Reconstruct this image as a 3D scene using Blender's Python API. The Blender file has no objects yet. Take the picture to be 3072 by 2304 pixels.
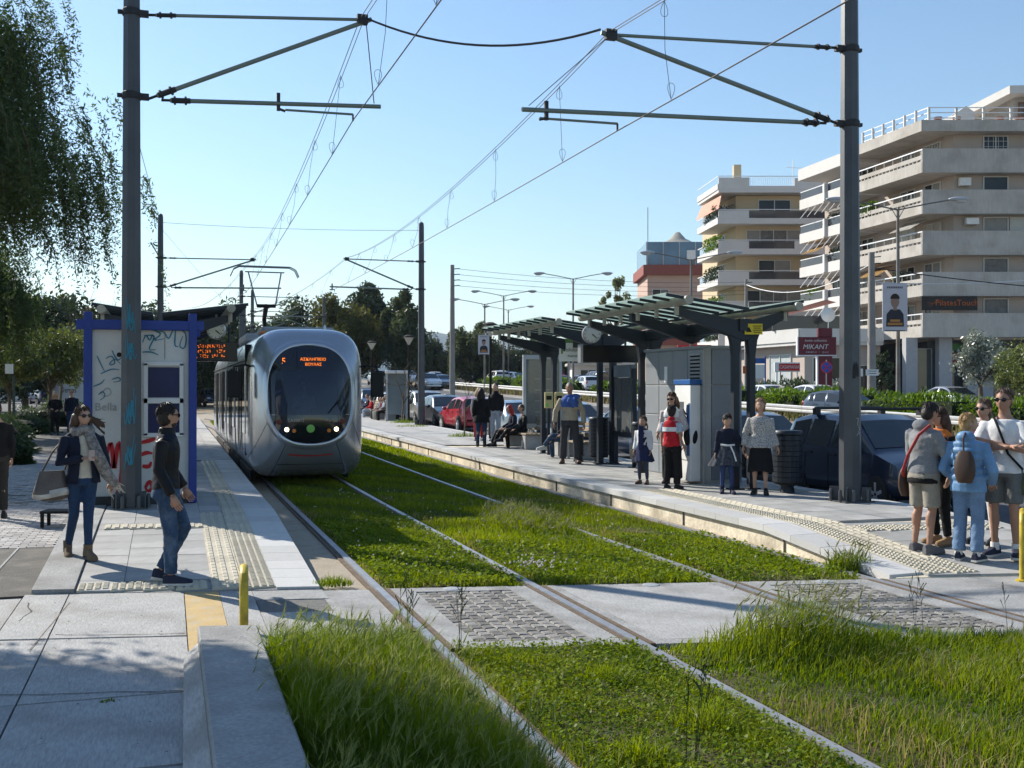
import bpy, bmesh, math, random
import numpy as np
from mathutils import Vector, Matrix
R = math.radians
rnd = random.Random(11)
nrs = np.random.RandomState(5)
scene = bpy.context.scene
COL = scene.collection

# ------------------------------------------------------------------ camera, sky, sun, exposure
cam_data = bpy.data.cameras.new('camera')
cam = bpy.data.objects.new('camera', cam_data); COL.objects.link(cam)
cam.location = (0, 0, 1.95)
cam.rotation_euler = (R(90.2), 0, R(-17.6))
cam_data.sensor_width = 36; cam_data.lens = 38.0
cam_data.clip_start = 0.05; cam_data.clip_end = 14000
scene.camera = cam

SUN_AZ, SUN_EL = -35.0, 33.0           # the sun stands ahead and to the left
world = bpy.data.worlds.new('World'); scene.world = world; world.use_nodes = True
wn = world.node_tree; bgn = wn.nodes['Background']
sky = wn.nodes.new('ShaderNodeTexSky'); sky.sky_type = 'NISHITA'; sky.sun_disc = False
sky.sun_elevation = R(SUN_EL); sky.sun_rotation = R(SUN_AZ)
sky.air_density = 1.3; sky.dust_density = 0.25; sky.ozone_density = 4.5
wn.links.new(sky.outputs[0], bgn.inputs[0]); bgn.inputs[1].default_value = 0.105
sd = bpy.data.lights.new('sun', 'SUN'); sd.energy = 5.0; sd.angle = R(0.55); sd.color = (1.0, 0.94, 0.84)
sun = bpy.data.objects.new('sun', sd); COL.objects.link(sun)
sdir = Vector((-math.sin(R(SUN_AZ)) * math.cos(R(SUN_EL)), -math.cos(R(SUN_AZ)) * math.cos(R(SUN_EL)), -math.sin(R(SUN_EL))))
sun.rotation_euler = sdir.to_track_quat('-Z', 'Y').to_euler(); sun.location = (-30, 40, 40)
vs = scene.view_settings
vs.view_transform = 'Standard'; vs.look = 'None'; vs.exposure = 0.65; vs.gamma = 1.0; vs.use_curve_mapping = False
scene.cycles.max_bounces = 6; scene.cycles.transparent_max_bounces = 8

# ------------------------------------------------------------------ materials
MATS = {}
def M(name, col, rough=.7, metal=0., var=.15, scale=3., fine=.1, fscale=60., bump=0., bscale=80., spec=.4, rand=0., stain=None, stain_amt=.0, stain_scale=1.2, coat=0., emit=None, estr=1., trans=0., ior=1.45, stretch=None):
    if name in MATS: return MATS[name]
    m = bpy.data.materials.new(name); m.use_nodes = True; nt = m.node_tree; N = nt.nodes; L = nt.links
    b = N['Principled BSDF']
    b.inputs['Roughness'].default_value = rough; b.inputs['Metallic'].default_value = metal
    b.inputs['Specular IOR Level'].default_value = spec; b.inputs['IOR'].default_value = ior
    if coat: b.inputs['Coat Weight'].default_value = coat; b.inputs['Coat Roughness'].default_value = .04
    if trans: b.inputs['Transmission Weight'].default_value = trans
    c = tuple(col[:3]) + (1,)
    tc = N.new('ShaderNodeTexCoord')
    def noise(sc, det=4.):
        n = N.new('ShaderNodeTexNoise'); n.inputs['Scale'].default_value = sc; n.inputs['Detail'].default_value = det
        if stretch and sc == fscale:
            mp = N.new('ShaderNodeMapping'); mp.inputs['Scale'].default_value = stretch; L.new(tc.outputs['Object'], mp.inputs['Vector']); L.new(mp.outputs[0], n.inputs['Vector'])
        else: L.new(tc.outputs['Object'], n.inputs['Vector'])
        return n
    out = None
    if var or fine or rand or stain:
        mix = N.new('ShaderNodeMix'); mix.data_type = 'RGBA'; mix.blend_type = 'MULTIPLY'; mix.inputs[0].default_value = 1.
        mix.inputs[6].default_value = c
        val = None
        def mul(sock, amt):
            nonlocal val
            mr = N.new('ShaderNodeMapRange'); mr.inputs[1].default_value = .25; mr.inputs[2].default_value = .75
            mr.inputs[3].default_value = 1 - amt; mr.inputs[4].default_value = 1 + amt
            L.new(sock, mr.inputs[0])
            if val is None: val = mr.outputs[0]
            else:
                mm = N.new('ShaderNodeMath'); mm.operation = 'MULTIPLY'; L.new(val, mm.inputs[0]); L.new(mr.outputs[0], mm.inputs[1]); val = mm.outputs[0]
        if var: mul(noise(scale, 5.).outputs[0], var)
        if fine: mul(noise(fscale, 3.).outputs[0], fine)
        if rand:
            oi = N.new('ShaderNodeObjectInfo'); mul(oi.outputs['Random'], rand)
        cb = N.new('ShaderNodeCombineColor')
        if val is None:
            v = N.new('ShaderNodeValue'); v.outputs[0].default_value = 1; val = v.outputs[0]
        for i in range(3): L.new(val, cb.inputs[i])
        L.new(cb.outputs[0], mix.inputs[7]); out = mix.outputs[2]
        if stain:
            ns = noise(stain_scale, 6.); mr = N.new('ShaderNodeMapRange')
            mr.inputs[1].default_value = .48; mr.inputs[2].default_value = .68; mr.inputs[3].default_value = 0; mr.inputs[4].default_value = stain_amt
            L.new(ns.outputs[0], mr.inputs[0]); mx = N.new('ShaderNodeMix'); mx.data_type = 'RGBA'
            L.new(mr.outputs[0], mx.inputs[0]); L.new(out, mx.inputs[6]); mx.inputs[7].default_value = tuple(stain) + (1,); out = mx.outputs[2]
        L.new(out, b.inputs['Base Color'])
    else: b.inputs['Base Color'].default_value = c
    if bump:
        nb = noise(bscale, 6.); bp = N.new('ShaderNodeBump'); bp.inputs['Strength'].default_value = bump; bp.inputs['Distance'].default_value = .02
        L.new(nb.outputs[0], bp.inputs['Height']); L.new(bp.outputs[0], b.inputs['Normal'])
    if emit:
        b.inputs['Emission Color'].default_value = tuple(emit) + (1,); b.inputs['Emission Strength'].default_value = estr
    m.diffuse_color = c
    MATS[name] = m; return m

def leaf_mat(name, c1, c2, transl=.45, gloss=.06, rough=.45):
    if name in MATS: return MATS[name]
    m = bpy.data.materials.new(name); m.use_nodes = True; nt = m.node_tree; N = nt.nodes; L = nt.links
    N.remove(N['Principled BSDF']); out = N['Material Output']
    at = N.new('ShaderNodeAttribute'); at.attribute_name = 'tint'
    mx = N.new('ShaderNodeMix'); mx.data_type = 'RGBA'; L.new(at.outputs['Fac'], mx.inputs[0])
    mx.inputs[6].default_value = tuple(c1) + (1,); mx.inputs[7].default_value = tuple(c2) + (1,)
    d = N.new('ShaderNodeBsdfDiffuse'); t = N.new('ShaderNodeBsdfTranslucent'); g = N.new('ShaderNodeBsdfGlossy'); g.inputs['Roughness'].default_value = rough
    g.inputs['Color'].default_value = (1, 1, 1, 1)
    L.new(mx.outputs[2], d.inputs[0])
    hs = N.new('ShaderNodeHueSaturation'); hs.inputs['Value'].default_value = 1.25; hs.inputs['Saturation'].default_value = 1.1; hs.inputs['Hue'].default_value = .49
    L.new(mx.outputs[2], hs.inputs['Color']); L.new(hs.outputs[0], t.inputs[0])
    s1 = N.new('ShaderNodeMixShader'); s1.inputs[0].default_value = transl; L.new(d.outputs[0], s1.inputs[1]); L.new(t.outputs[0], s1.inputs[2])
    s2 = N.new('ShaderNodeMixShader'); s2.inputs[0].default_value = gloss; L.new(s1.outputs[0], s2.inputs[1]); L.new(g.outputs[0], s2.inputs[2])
    L.new(s2.outputs[0], out.inputs['Surface']); MATS[name] = m; return m

def glass_mat(name, tint=(.8, .9, .9), trans=.6, rough=.03):
    # a tinted pane: mirror reflection over straight-through light
    if name in MATS: return MATS[name]
    m = bpy.data.materials.new(name); m.use_nodes = True; nt = m.node_tree; N = nt.nodes; L = nt.links
    N.remove(N['Principled BSDF']); out = N['Material Output']
    t = N.new('ShaderNodeBsdfTransparent'); t.inputs[0].default_value = tuple(c * trans for c in tint) + (1,)
    d = N.new('ShaderNodeBsdfDiffuse'); d.inputs[0].default_value = tuple(tint) + (1,)
    g = N.new('ShaderNodeBsdfGlossy'); g.inputs['Roughness'].default_value = rough
    fr = N.new('ShaderNodeFresnel'); fr.inputs[0].default_value = 1.5
    s0 = N.new('ShaderNodeMixShader'); s0.inputs[0].default_value = .12; L.new(t.outputs[0], s0.inputs[1]); L.new(d.outputs[0], s0.inputs[2])
    s1 = N.new('ShaderNodeMixShader'); L.new(fr.outputs[0], s1.inputs[0]); L.new(s0.outputs[0], s1.inputs[1]); L.new(g.outputs[0], s1.inputs[2])
    L.new(s1.outputs[0], out.inputs['Surface']); MATS[name] = m; return m

# ------------------------------------------------------------------ geometry helpers
class MB:
    def __init__(s): s.v = []; s.f = []; s.m = []
    def add(s, verts, faces, mi=0):
        o = len(s.v); s.v += [tuple(p) for p in verts]; s.f += [tuple(i + o for i in f) for f in faces]; s.m += [mi] * len(faces); return s
    def box(s, c, d, rz=0., mi=0, mat=None):
        x, y, z = d[0] / 2, d[1] / 2, d[2] / 2
        P = [Vector((a * x, b * y, e * z)) for e in (-1, 1) for b in (-1, 1) for a in (-1, 1)]
        if mat is None: mat = Matrix.Rotation(rz, 3, 'Z')
        P = [mat @ p + Vector(c) for p in P]
        return s.add(P, [(0, 2, 3, 1), (4, 5, 7, 6), (0, 1, 5, 4), (2, 6, 7, 3), (0, 4, 6, 2), (1, 3, 7, 5)], mi)
    def bar(s, a, b, w, h, mi=0, up=(0, 0, 1)):
        a = Vector(a); b = Vector(b); d = b - a; L = d.length
        if L < 1e-6: return s
        y = d / L; u = Vector(up)
        if abs(y.dot(u)) > .99: u = Vector((0, 1, 0))
        x = y.cross(u).normalized(); z = x.cross(y)
        return s.box((a + b) / 2, (w, L, h), mat=Matrix((x, y, z)).transposed(), mi=mi)
    def tube(s, pts, r, n=8, mi=0, caps=True):
        P = [Vector(p) for p in pts]; k = len(P)
        if not isinstance(r, (list, tuple)): r = [r] * k
        o = len(s.v); prev = None
        for i, p in enumerate(P):
            t = (P[min(i + 1, k - 1)] - P[max(i - 1, 0)]).normalized()
            if prev is None:
                a = Vector((0, 0, 1)) if abs(t.z) < .9 else Vector((1, 0, 0))
                x = t.cross(a).normalized()
            else: x = (prev - t * prev.dot(t)).normalized()
            prev = x; y = t.cross(x)
            for j in range(n):
                a = 2 * math.pi * j / n; s.v.append(tuple(p + (x * math.cos(a) + y * math.sin(a)) * r[i]))
        for i in range(k - 1):
            for j in range(n):
                s.f.append((o + i * n + j, o + i * n + (j + 1) % n, o + (i + 1) * n + (j + 1) % n, o + (i + 1) * n + j)); s.m.append(mi)
        if caps:
            s.f.append(tuple(o + j for j in range(n))[::-1]); s.m.append(mi); s.f.append(tuple(o + (k - 1) * n + j for j in range(n))); s.m.append(mi)
        return s
    def loft(s, rings, mi=0, caps=True, closed=True):
        n = len(rings[0]); o = len(s.v)
        for rg in rings: s.v += [tuple(p) for p in rg]
        for i in range(len(rings) - 1):
            for j in range(n if closed else n - 1):
                a, b = o + i * n + j, o + i * n + (j + 1) % n
                s.f.append((a, b, b + n, a + n)); s.m.append(mi)
        if caps:
            s.f.append(tuple(range(o + n - 1, o - 1, -1))); s.m.append(mi); e = o + (len(rings) - 1) * n; s.f.append(tuple(range(e, e + n))); s.m.append(mi)
        return s
    def lathe(s, prof, c=(0, 0, 0), n=16, mi=0, axis='Z'):
        rings = []
        for r, z in prof:
            rg = []
            for j in range(n):
                a = 2 * math.pi * j / n; x, y = r * math.cos(a), r * math.sin(a)
                p = {'Z': (x, y, z), 'Y': (x, z, -y), 'X': (z, x, y)}[axis]; rg.append((p[0] + c[0], p[1] + c[1], p[2] + c[2]))
            rings.append(rg)
        return s.loft(rings, mi)
    def prism(s, poly, z0, z1, mi=0):
        n = len(poly); o = len(s.v)
        a = sum(poly[i][0] * poly[(i + 1) % n][1] - poly[(i + 1) % n][0] * poly[i][1] for i in range(n))
        if a < 0: poly = poly[::-1]
        f0 = z0 if callable(z0) else (lambda x, y: z0); f1 = z1 if callable(z1) else (lambda x, y: z1)
        s.v += [(p[0], p[1], f0(*p[:2])) for p in poly] + [(p[0], p[1], f1(*p[:2])) for p in poly]
        s.f.append(tuple(range(o + n - 1, o - 1, -1))); s.f.append(tuple(range(o + n, o + 2 * n))); s.m += [mi, mi]
        for i in range(n): s.f.append((o + i, o + (i + 1) % n, o + n + (i + 1) % n, o + n + i)); s.m.append(mi)
        return s
    def ell(s, c, r, n=12, k=8, mi=0, mat=None):
        rings = []
        for i in range(k + 1):
            t = -math.pi / 2 + math.pi * i / k; cr = max(math.cos(t), .02)
            rg = [Vector((r[0] * cr * math.cos(2 * math.pi * j / n), r[1] * cr * math.sin(2 * math.pi * j / n), r[2] * math.sin(t))) for j in range(n)]
            if mat is not None: rg = [mat @ p for p in rg]
            rings.append([p + Vector(c) for p in rg])
        return s.loft(rings, mi)
    def mesh(s, name):
        me = bpy.data.meshes.new(name); me.from_pydata(s.v, [], s.f); me.update(); return me
    def build(s, name, mat=None, parent=None, smooth=False, bevel=0., loc=None, rz=None, seg=1):
        me = s.mesh(name)
        mats = mat if isinstance(mat, (list, tuple)) else [mat]
        for m in mats:
            if m: me.materials.append(m)
        if len(mats) > 1: me.polygons.foreach_set('material_index', s.m)
        if bevel:
            bm = bmesh.new(); bm.from_mesh(me)
            ed = [e for e in bm.edges if len(e.link_faces) == 2 and e.calc_face_angle(0) > .5]
            bmesh.ops.bevel(bm, geom=ed, offset=bevel, segments=seg, affect='EDGES', profile=.5); bm.to_mesh(me); bm.free()
        if smooth: smooth_mesh(me, smooth if smooth is not True else 40)
        return link(name, me, parent, loc, rz)
def smooth_mesh(me, ang=40):
    me.polygons.foreach_set('use_smooth', [True] * len(me.polygons))
    me.set_sharp_from_angle(angle=R(ang))
def link(name, me, parent=None, loc=None, rz=None):
    o = bpy.data.objects.new(name, me); COL.objects.link(o)
    if parent: o.parent = parent
    if loc: o.location = loc
    if rz is not None: o.rotation_euler[2] = rz
    return o
def tag(o, label, cat, group=None):
    o['label'] = label; o['category'] = cat
    if group: o['group'] = group
    return o
def thing(name, label, cat, loc=(0, 0, 0), rz=0., group=None):
    o = link(name, None, None, loc, rz); o.empty_display_size = .1
    return tag(o, label, cat, group)
def struct(o): o['kind'] = 'structure'; return o
def stuff(o): o['kind'] = 'stuff'; return o
def copy_tree(o, parent=None):
    c = o.copy(); COL.objects.link(c); c.parent = parent
    for ch in o.children: copy_tree(ch, c)
    return c
def text(body, size, mat, parent, loc, rot=(R(90), 0, 0), name='lettering', align='CENTER', ext=.002, sx=1., shear=0., bold=0.):
    cu = bpy.data.curves.new(name, 'FONT'); cu.body = body; cu.size = size; cu.extrude = ext; cu.align_x = align; cu.align_y = 'CENTER'
    cu.shear = shear; cu.offset = bold; cu.resolution_u = 2
    cu.materials.append(mat); o = bpy.data.objects.new(name, cu); COL.objects.link(o); o.parent = parent; o.location = loc; o.rotation_euler = rot; o.scale = (sx, 1, 1); return o
def sm(a, b, x):
    t = min(1, max(0, (x - a) / (b - a))); return t * t * (3 - 2 * t)
def T(x, y):
    a = .006 * min(max(0, y - 20), 90); b = max(0., .2 + .022 * (min(y, 160) - 30)); s = sm(13, 22, x); return a * (1 - s) + b * s
def attr_tint(me, vals):
    a = me.attributes.new('tint', 'FLOAT', 'FACE'); a.data.foreach_set('value', np.asarray(vals, dtype=np.float32))
# ------------------------------------------------------------------ the setting
concrete = M('concrete', (.30, .298, .29), .85, var=.2, scale=2.3, fine=.2, fscale=33, bump=.4, bscale=45, stain=(.17, .165, .155), stain_amt=.75, stain_scale=1.7)
concrete_l = M('concrete light', (.35, .345, .335), .85, var=.16, scale=1.9, fine=.22, fscale=31, bump=.35, bscale=55, stain=(.22, .205, .18), stain_amt=.7, stain_scale=1.3, stretch=(2.6, .35, 1))
slab_m = M('paving slab', (.355, .35, .335), .85, var=.15, scale=4, fine=.12, fscale=90, bump=.15, bscale=120, rand=.10, stain=(.2, .19, .175), stain_amt=.5, stain_scale=2.2)
kerb_m = M('kerb stone', (.48, .475, .46), .75, var=.1, scale=5, fine=.08, bump=.12, rand=.08, stain=(.36, .34, .30), stain_amt=.3, stain_scale=5)
cream_m = M('tactile cream', (.46, .42, .33), .8, var=.1, scale=9, fine=.1, bump=.1, rand=.08)
face_m = M('platform face', (.62, .55, .42), .9, var=.3, scale=1.1, fine=.2, fscale=14, bump=.4, bscale=25, stain=(.26, .22, .16), stain_amt=.6, stain_scale=1.6)
asphalt = M('asphalt', (.085, .085, .088), .9, var=.2, scale=.5, fine=.25, fscale=120, bump=.2, bscale=150)
asphalt_d = M('dark paving', (.075, .07, .062), .85, var=.25, scale=1.5, fine=.25, fscale=60, bump=.4, bscale=60, stain=(.2, .18, .15), stain_amt=.4, stain_scale=3)
dirt = M('dirt', (.23, .17, .105), .95, var=.3, scale=.8, fine=.25, fscale=22, bump=.5, bscale=30, stain=(.12, .12, .05), stain_amt=.7, stain_scale=.35)
sand = M('sandy verge', (.36, .31, .24), .95, var=.2, scale=2, fine=.22, fscale=50, bump=.5, bscale=60, stain=(.22, .18, .12), stain_amt=.6, stain_scale=2)
soil = M('soil', (.075, .06, .03), 1., var=.4, scale=3, fine=.3, fscale=40, bump=.6, bscale=50, stain=(.05, .07, .015), stain_amt=.8, stain_scale=4)
paver_m = M('path paver', (.35, .335, .32), .85, var=.1, scale=6, fine=.12, fscale=80, bump=.2, rand=.16)
sett_m = M('granite sett', (.19, .18, .165), .85, var=.3, scale=14, fine=.25, fscale=60, bump=.5, bscale=60, rand=.28)
ochre = M('ochre paint', (.47, .335, .15), .85, var=.15, scale=4, fine=.12, bump=.15, stain=(.42, .38, .3), stain_amt=.6, stain_scale=6)
steel = M('rail steel', (.34, .345, .36), .45, .5, var=.2, scale=8, fine=.1, fscale=30)
rust = M('rusty steel', (.13, .095, .065), .85, .1, var=.35, scale=9, fine=.3, fscale=60, bump=.3)
hill_m = M('hillside', (.07, .085, .07), 1., var=.35, scale=.004, fine=.35, fscale=.05)

def sheet(name, xs, ys, dz, mat, fn=T, parent=None):
    nx, ny = len(xs), len(ys); mb = MB()
    mb.add([(x, y, fn(x, y) + dz) for y in ys for x in xs], [(j * nx + i, j * nx + i + 1, (j + 1) * nx + i + 1, (j + 1) * nx + i) for j in range(ny - 1) for i in range(nx - 1)])
    return mb.build(name, mat, parent, smooth=60)
def fr(a, b, s):
    n = max(1, round((b - a) / s)); return [a + (b - a) * i / n for i in range(n + 1)]

xs = [-6000, -1500, -600, -250, -120] + fr(-80, 80, 4) + [120, 250, 600, 1500, 6000]
ys = [-300, -60, -20] + fr(-10, 160, 5) + [200, 300, 500, 900, 1800, 4000, 7000]
ground = struct(sheet('ground', xs, ys, -.11, dirt))
track_bed = struct(sheet('track_bed', fr(1.38, 7.15, .6), fr(-6, 75, 3), -.045, sand))
car_park = struct(sheet('car_park', fr(-75, -7.5, 8), fr(56, 170, 8), -.02, asphalt))
road = struct(sheet('road', fr(10.32, 24.6, .9), fr(-20, 200, 5), -.02, asphalt))
far_road = struct(sheet('far_road', fr(31.5, 43, 2), fr(-20, 200, 5), -.02, asphalt))
far_pavement = struct(sheet('far_pavement', fr(43, 70, 5), fr(-20, 200, 5), .10, concrete))
median = struct(sheet('median_strip', fr(24.6, 31.5, 1.2), fr(-20, 200, 5), .06, dirt))
for x0, w in ((24.45, .2), (31.45, .2), (42.9, .25)):
    mb = MB(); Y = fr(-20, 200, 10)
    mb.loft([[(x0, y, T(x0, y) - .1), (x0 + w, y, T(x0, y) - .1), (x0 + w, y, T(x0, y) + .12), (x0, y, T(x0, y) + .12)] for y in Y])
    struct(mb.build('kerb', concrete, None))
lane_w = M('lane paint', (.6, .6, .58), .7, var=.2, scale=3, fine=.15)
for x in (14.1, 17.6, 21.1):
    for k in range(12):
        y0 = 22 + k * 9; mb = MB()
        mb.add([(x, y0, T(x, y0) - .012), (x + .13, y0, T(x + .13, y0) - .012), (x + .13, y0 + 3.2, T(x + .13, y0 + 3.2) - .012), (x, y0 + 3.2, T(x, y0 + 3.2) - .012)], [(0, 1, 2, 3)])
        mb.build('lane_marking', lane_w, road)

# hills on the horizon
def hill(name, cx, cy, w, d, h, seed):
    r = np.random.RandomState(seed); ph = r.rand(8) * 6.28; mb = MB(); n = 60; k = 12
    vs_ = []
    for j in range(k + 1):
        for i in range(n + 1):
            u = i / n * 2 - 1; v = j / k * 2 - 1
            z = h * max(0, 1 - abs(u) ** 1.6) * max(0, 1 - v * v) * (1 + .16 * math.sin(5 * u + ph[0]) + .08 * math.sin(13 * u + ph[1] + 3 * v) + .04 * math.sin(29 * u + ph[2])) - 3
            vs_.append((cx + u * w, cy + v * d, z))
    mb.add(vs_, [(j * (n + 1) + i, j * (n + 1) + i + 1, (j + 1) * (n + 1) + i + 1, (j + 1) * (n + 1) + i) for j in range(k) for i in range(n)])
    return struct(mb.build(name, hill_m, None, smooth=60))
hill('hill', 1180, 4700, 1700, 500, 262, 3); hill('hill', 60, 5300, 2300, 450, 270, 4); hill('hill', 3600, 5200, 2400, 450, 190, 5)

# heights of the two platforms (each comes down to the crossing as a ramp)
SK = -.205
def zL(x, y): return .02 + .23 * min(1, max(0, (y - SK * x - 10.9) / 4.6)) + T(0, y)
def zR(x, y): return .015 + .235 * min(1, max(0, (y - SK * (x - 7) - 9.35) / 2.6)) + T(0, y)
def strip(name, x0, x1, y0, y1, step, zf, mat, parent=None, low=-.2, dz=0, skew0=True):
    mb = MB(); Y = fr(y0, y1, step); rings = []
    for i, y in enumerate(Y):
        ya = y + (SK * x0 if skew0 and i == 0 else 0); yb = y + (SK * x1 if skew0 and i == 0 else 0)
        rings.append([(x0, ya, low), (x1, yb, low), (x1, yb, zf(x1, yb) + dz), (x0, ya, zf(x0, ya) + dz)])
    mb.loft(rings); return mb.build(name, mat, parent)
platform_left = struct(strip('platform_left', -1.22, 1.36, 10.86, 62, 1.5, zL, concrete, dz=-.02))
platform_right = struct(strip('platform_right', 7.12, 10.25, 10.84, 75, 1.3, zR, face_m, dz=-.02))
def slab(parent, name, pts, zf, mat, gap=.006, th=.035, dz=0., rel=0.):
    cx = sum(p[0] for p in pts) / len(pts); cy = sum(p[1] for p in pts) / len(pts)
    w = max(p[0] for p in pts) - min(p[0] for p in pts); h = max(p[1] for p in pts) - min(p[1] for p in pts)
    q = [(cx + (p[0] - cx) * (1 - gap / max(w, .01)), cy + (p[1] - cy) * (1 - gap / max(h, .01))) for p in pts]
    ox, oy = q[0]
    mb = MB(); j = rnd.uniform(-rel, rel)
    mb.prism([(p[0] - ox, p[1] - oy) for p in q], lambda a, b: zf(a + ox, b + oy) - th, lambda a, b: zf(a + ox, b + oy) + dz + j)
    return mb.build(name, mat, parent, loc=(ox, oy, 0))
def rect(x0, x1, y0, y1): return [(x0, y0 + SK * x0), (x1, y0 + SK * x1), (x1, y1 + SK * x1), (x0, y1 + SK * x0)]

# left platform: border, slabs, tactile tiles
YL = 10.88
tile_cache = {}
def tactile(parent, x, y, kind, zf, s=.3):
    key = kind
    if key not in tile_cache:
        mb = MB()
        def bump(cx, cy, w, l, h=.011, c=.006):
            mb.add([(cx - w, cy - l, 0), (cx + w, cy - l, 0), (cx + w, cy + l, 0), (cx - w, cy + l, 0), (cx - w + c, cy - l + c, h), (cx + w - c, cy - l + c, h), (cx + w - c, cy + l - c, h), (cx - w + c, cy + l - c, h)],
                   [(0, 1, 5, 4), (1, 2, 6, 5), (2, 3, 7, 6), (3, 0, 4, 7), (4, 5, 6, 7)])
        h = s / 2 - .003
        mb.box((0, 0, -.012), (2 * h, 2 * h, .024))
        if kind == 'bars':
            for i in range(3):
                for k in range(2): bump((i - 1) * .1, (k - .5) * .15, .026, .07)
        elif kind == 'cross':
            for i in range(3): bump((i - 1) * .1, 0, .03, .13)
        elif kind == 'blister':
            for i in range(4):
                for j in range(5): bump((i - 1.5) * .072, (j - 2) * .058, .027, .018)
        tile_cache[key] = mb.mesh('tactile_tile'); tile_cache[key].materials.append(cream_m)
    o = link('tactile_tile', tile_cache[key], parent, (x, y, zf(x, y) + .001))
    dzdy = (zf(x, y + .15) - zf(x, y - .15)) / .3; o.rotation_euler = (math.atan(dzdy), 0, 0); return o
xsL = [-.84, -.42, 0., .4]
y = YL; row = 0
border = strip('border_strip', -1.24, -.86, 10.88, 62, 2., lambda a, b: zL(a, b) + .018, concrete, platform_left, low=-.15)
while y < 26:
    h = .42
    for a, b in zip(xsL[:-1], xsL[1:]):
        if row == 0 and a > -.8: continue
        slab(platform_left, 'paving_slab', rect(a, b, y, y + h), zL, slab_m, rel=.002)
    slab(platform_left, 'kerb_slab', rect(.99, 1.40, y, y + h), zL, kerb_m, rel=.002)
    y += h; row += 1
def far_rows(parent, cols, y0, y1, h, zf, mat, name='far_paving'):
    mb = MB(); y = y0
    while y < y1:
        for a, b in cols:
            o = .004; mb.add([(a + o, y + SK * a + o, zf(a, y)), (b - o, y + SK * b + o, zf(b, y)), (b - o, y + h + SK * b - o, zf(b, y + h)), (a + o, y + h + SK * a - o, zf(a, y + h))], [(0, 1, 2, 3)])
        y += h
    return stuff(mb.build(name, mat, parent))
far_rows(platform_left, [(-.84, -.42), (-.42, 0), (0, .4), (.4, .99), (.99, 1.4)], y, 62, .42, zL, slab_m)
for i in range(4):
    tactile(platform_left, -.69 + i * .3, YL + .17 + SK * (-.69 + i * .3), 'blister', zL)
for k in range(50):
    yy = YL + .17 + k * .3
    for i, xx in enumerate((.545, .845)):
        if k > 14 and i == 0: continue
        kind = 'blister' if (k == 0 or (i == 1 and k < 12)) else 'bars'
        tactile(platform_left, xx, yy + SK * xx, kind, zL)
for k in range(15, 36):
    slab(platform_left, 'paving_slab', rect(.4, .695, YL + .02 + k * .3, YL + .02 + k * .3 + .3), zL, slab_m)
for i in range(4): tactile(platform_left, -.62 + i * .3, 14.35 + SK * (-.62 + i * .3), 'cross', lambda a, b: zL(a, b) + .012)
# right platform: white kerb, slabs, tactile bands, joints in the stained face
y = 10.86
k = 0
while y < 46:
    L_ = .62; slab(platform_right, 'kerb_stone', [(7.06, y + SK * 7 ), (7.46, y + SK * 7), (7.46, y + L_ + SK * 7), (7.06, y + L_ + SK * 7)], zR, kerb_m, th=.085, rel=.003); y += L_
for y0 in np.arange(11.5, 44, 2.7):
    mb = MB(); mb.box((7.112, y0, .03 + T(0, y0)), (.016, .025, max(.06, zR(7, y0) - T(0, y0) - .02)))
    mb.build('expansion_joint', asphalt_d, platform_right)
cols = [7.46, 8.02, 8.46, 8.90, 9.34, 9.78, 10.1]
y = 10.86
while y < 30:
    for a, b in zip(cols[:-1], cols[1:]):
        pts = [(a, y + SK * a if y < 12 else y + SK * 7), (b, y + SK * b if y < 12 else y + SK * 7), (b, y + .5 + SK * 7 if y > 10.87 else y + .5 + SK * b), (a, y + .5 + SK * 7 if y > 10.87 else y + .5 + SK * a)]
        if y < 13: pts = rect(a, b, y, y + .5)
        else: pts = [(a, y + SK * 7), (b, y + SK * 7), (b, y + .5 + SK * 7), (a, y + .5 + SK * 7)]
        slab(platform_right, 'paving_slab', pts, zR, slab_m, rel=.002)
    y += .5
far_rows(platform_right, [(7.46, 8.02), (8.02, 8.9), (8.9, 10.1)], 31.5, 74, .6, zR, slab_m)
for k in range(24):
    yy = 11.05 + k * .3
    tactile(platform_right, 7.62, yy + SK * 7.62, 'blister', lambda a, b: zR(a, b) + .006)
    tactile(platform_right, 7.92, yy + SK * 7.92, 'bars' if k > 1 else 'blister', lambda a, b: zR(a, b) + .006)
for i in range(6):
    tactile(platform_right, 8.22 + i * .3, 13.05 + SK * (8.22 + i * .3), 'blister', lambda a, b: zR(a, b) + .006)
strip('road_kerb', 10.1, 10.32, 10.84, 75, 2, lambda a, b: zR(a, b) + .004, kerb_m, platform_right)

# rails, running grooves
def rail(x, parent):
    mb = MB(); Y = fr(-6, 62, 4)
    def off(y): return 0 if y < 46 else -((y - 46) ** 2) * .006
    mb.loft([[(x - .035 + off(y), y, T(0, y) - .1), (x + .035 + off(y), y, T(0, y) - .1), (x + .035 + off(y), y, T(0, y)), (x - .035 + off(y), y, T(0, y))] for y in Y])
    r = mb.build('rail', steel, parent)
    mb = MB()
    for s in (-1, 1):
        mb.loft([[(x + off(y) + s * .062 - .022, y, T(0, y) - .1), (x + off(y) + s * .062 + .022, y, T(0, y) - .1), (x + off(y) + s * .062 + .022, y, T(0, y) - .024), (x + off(y) + s * .062 - .022, y, T(0, y) - .024)] for y in Y])
    mb.build('rail_filler', rust, parent); return r
for nm, x in (('tram_track', 1.95), ('tram_track', 5.37)):
    e = link(nm, None); struct(e)
    rail(x, e); rail(x + 1.5, e)

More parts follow.
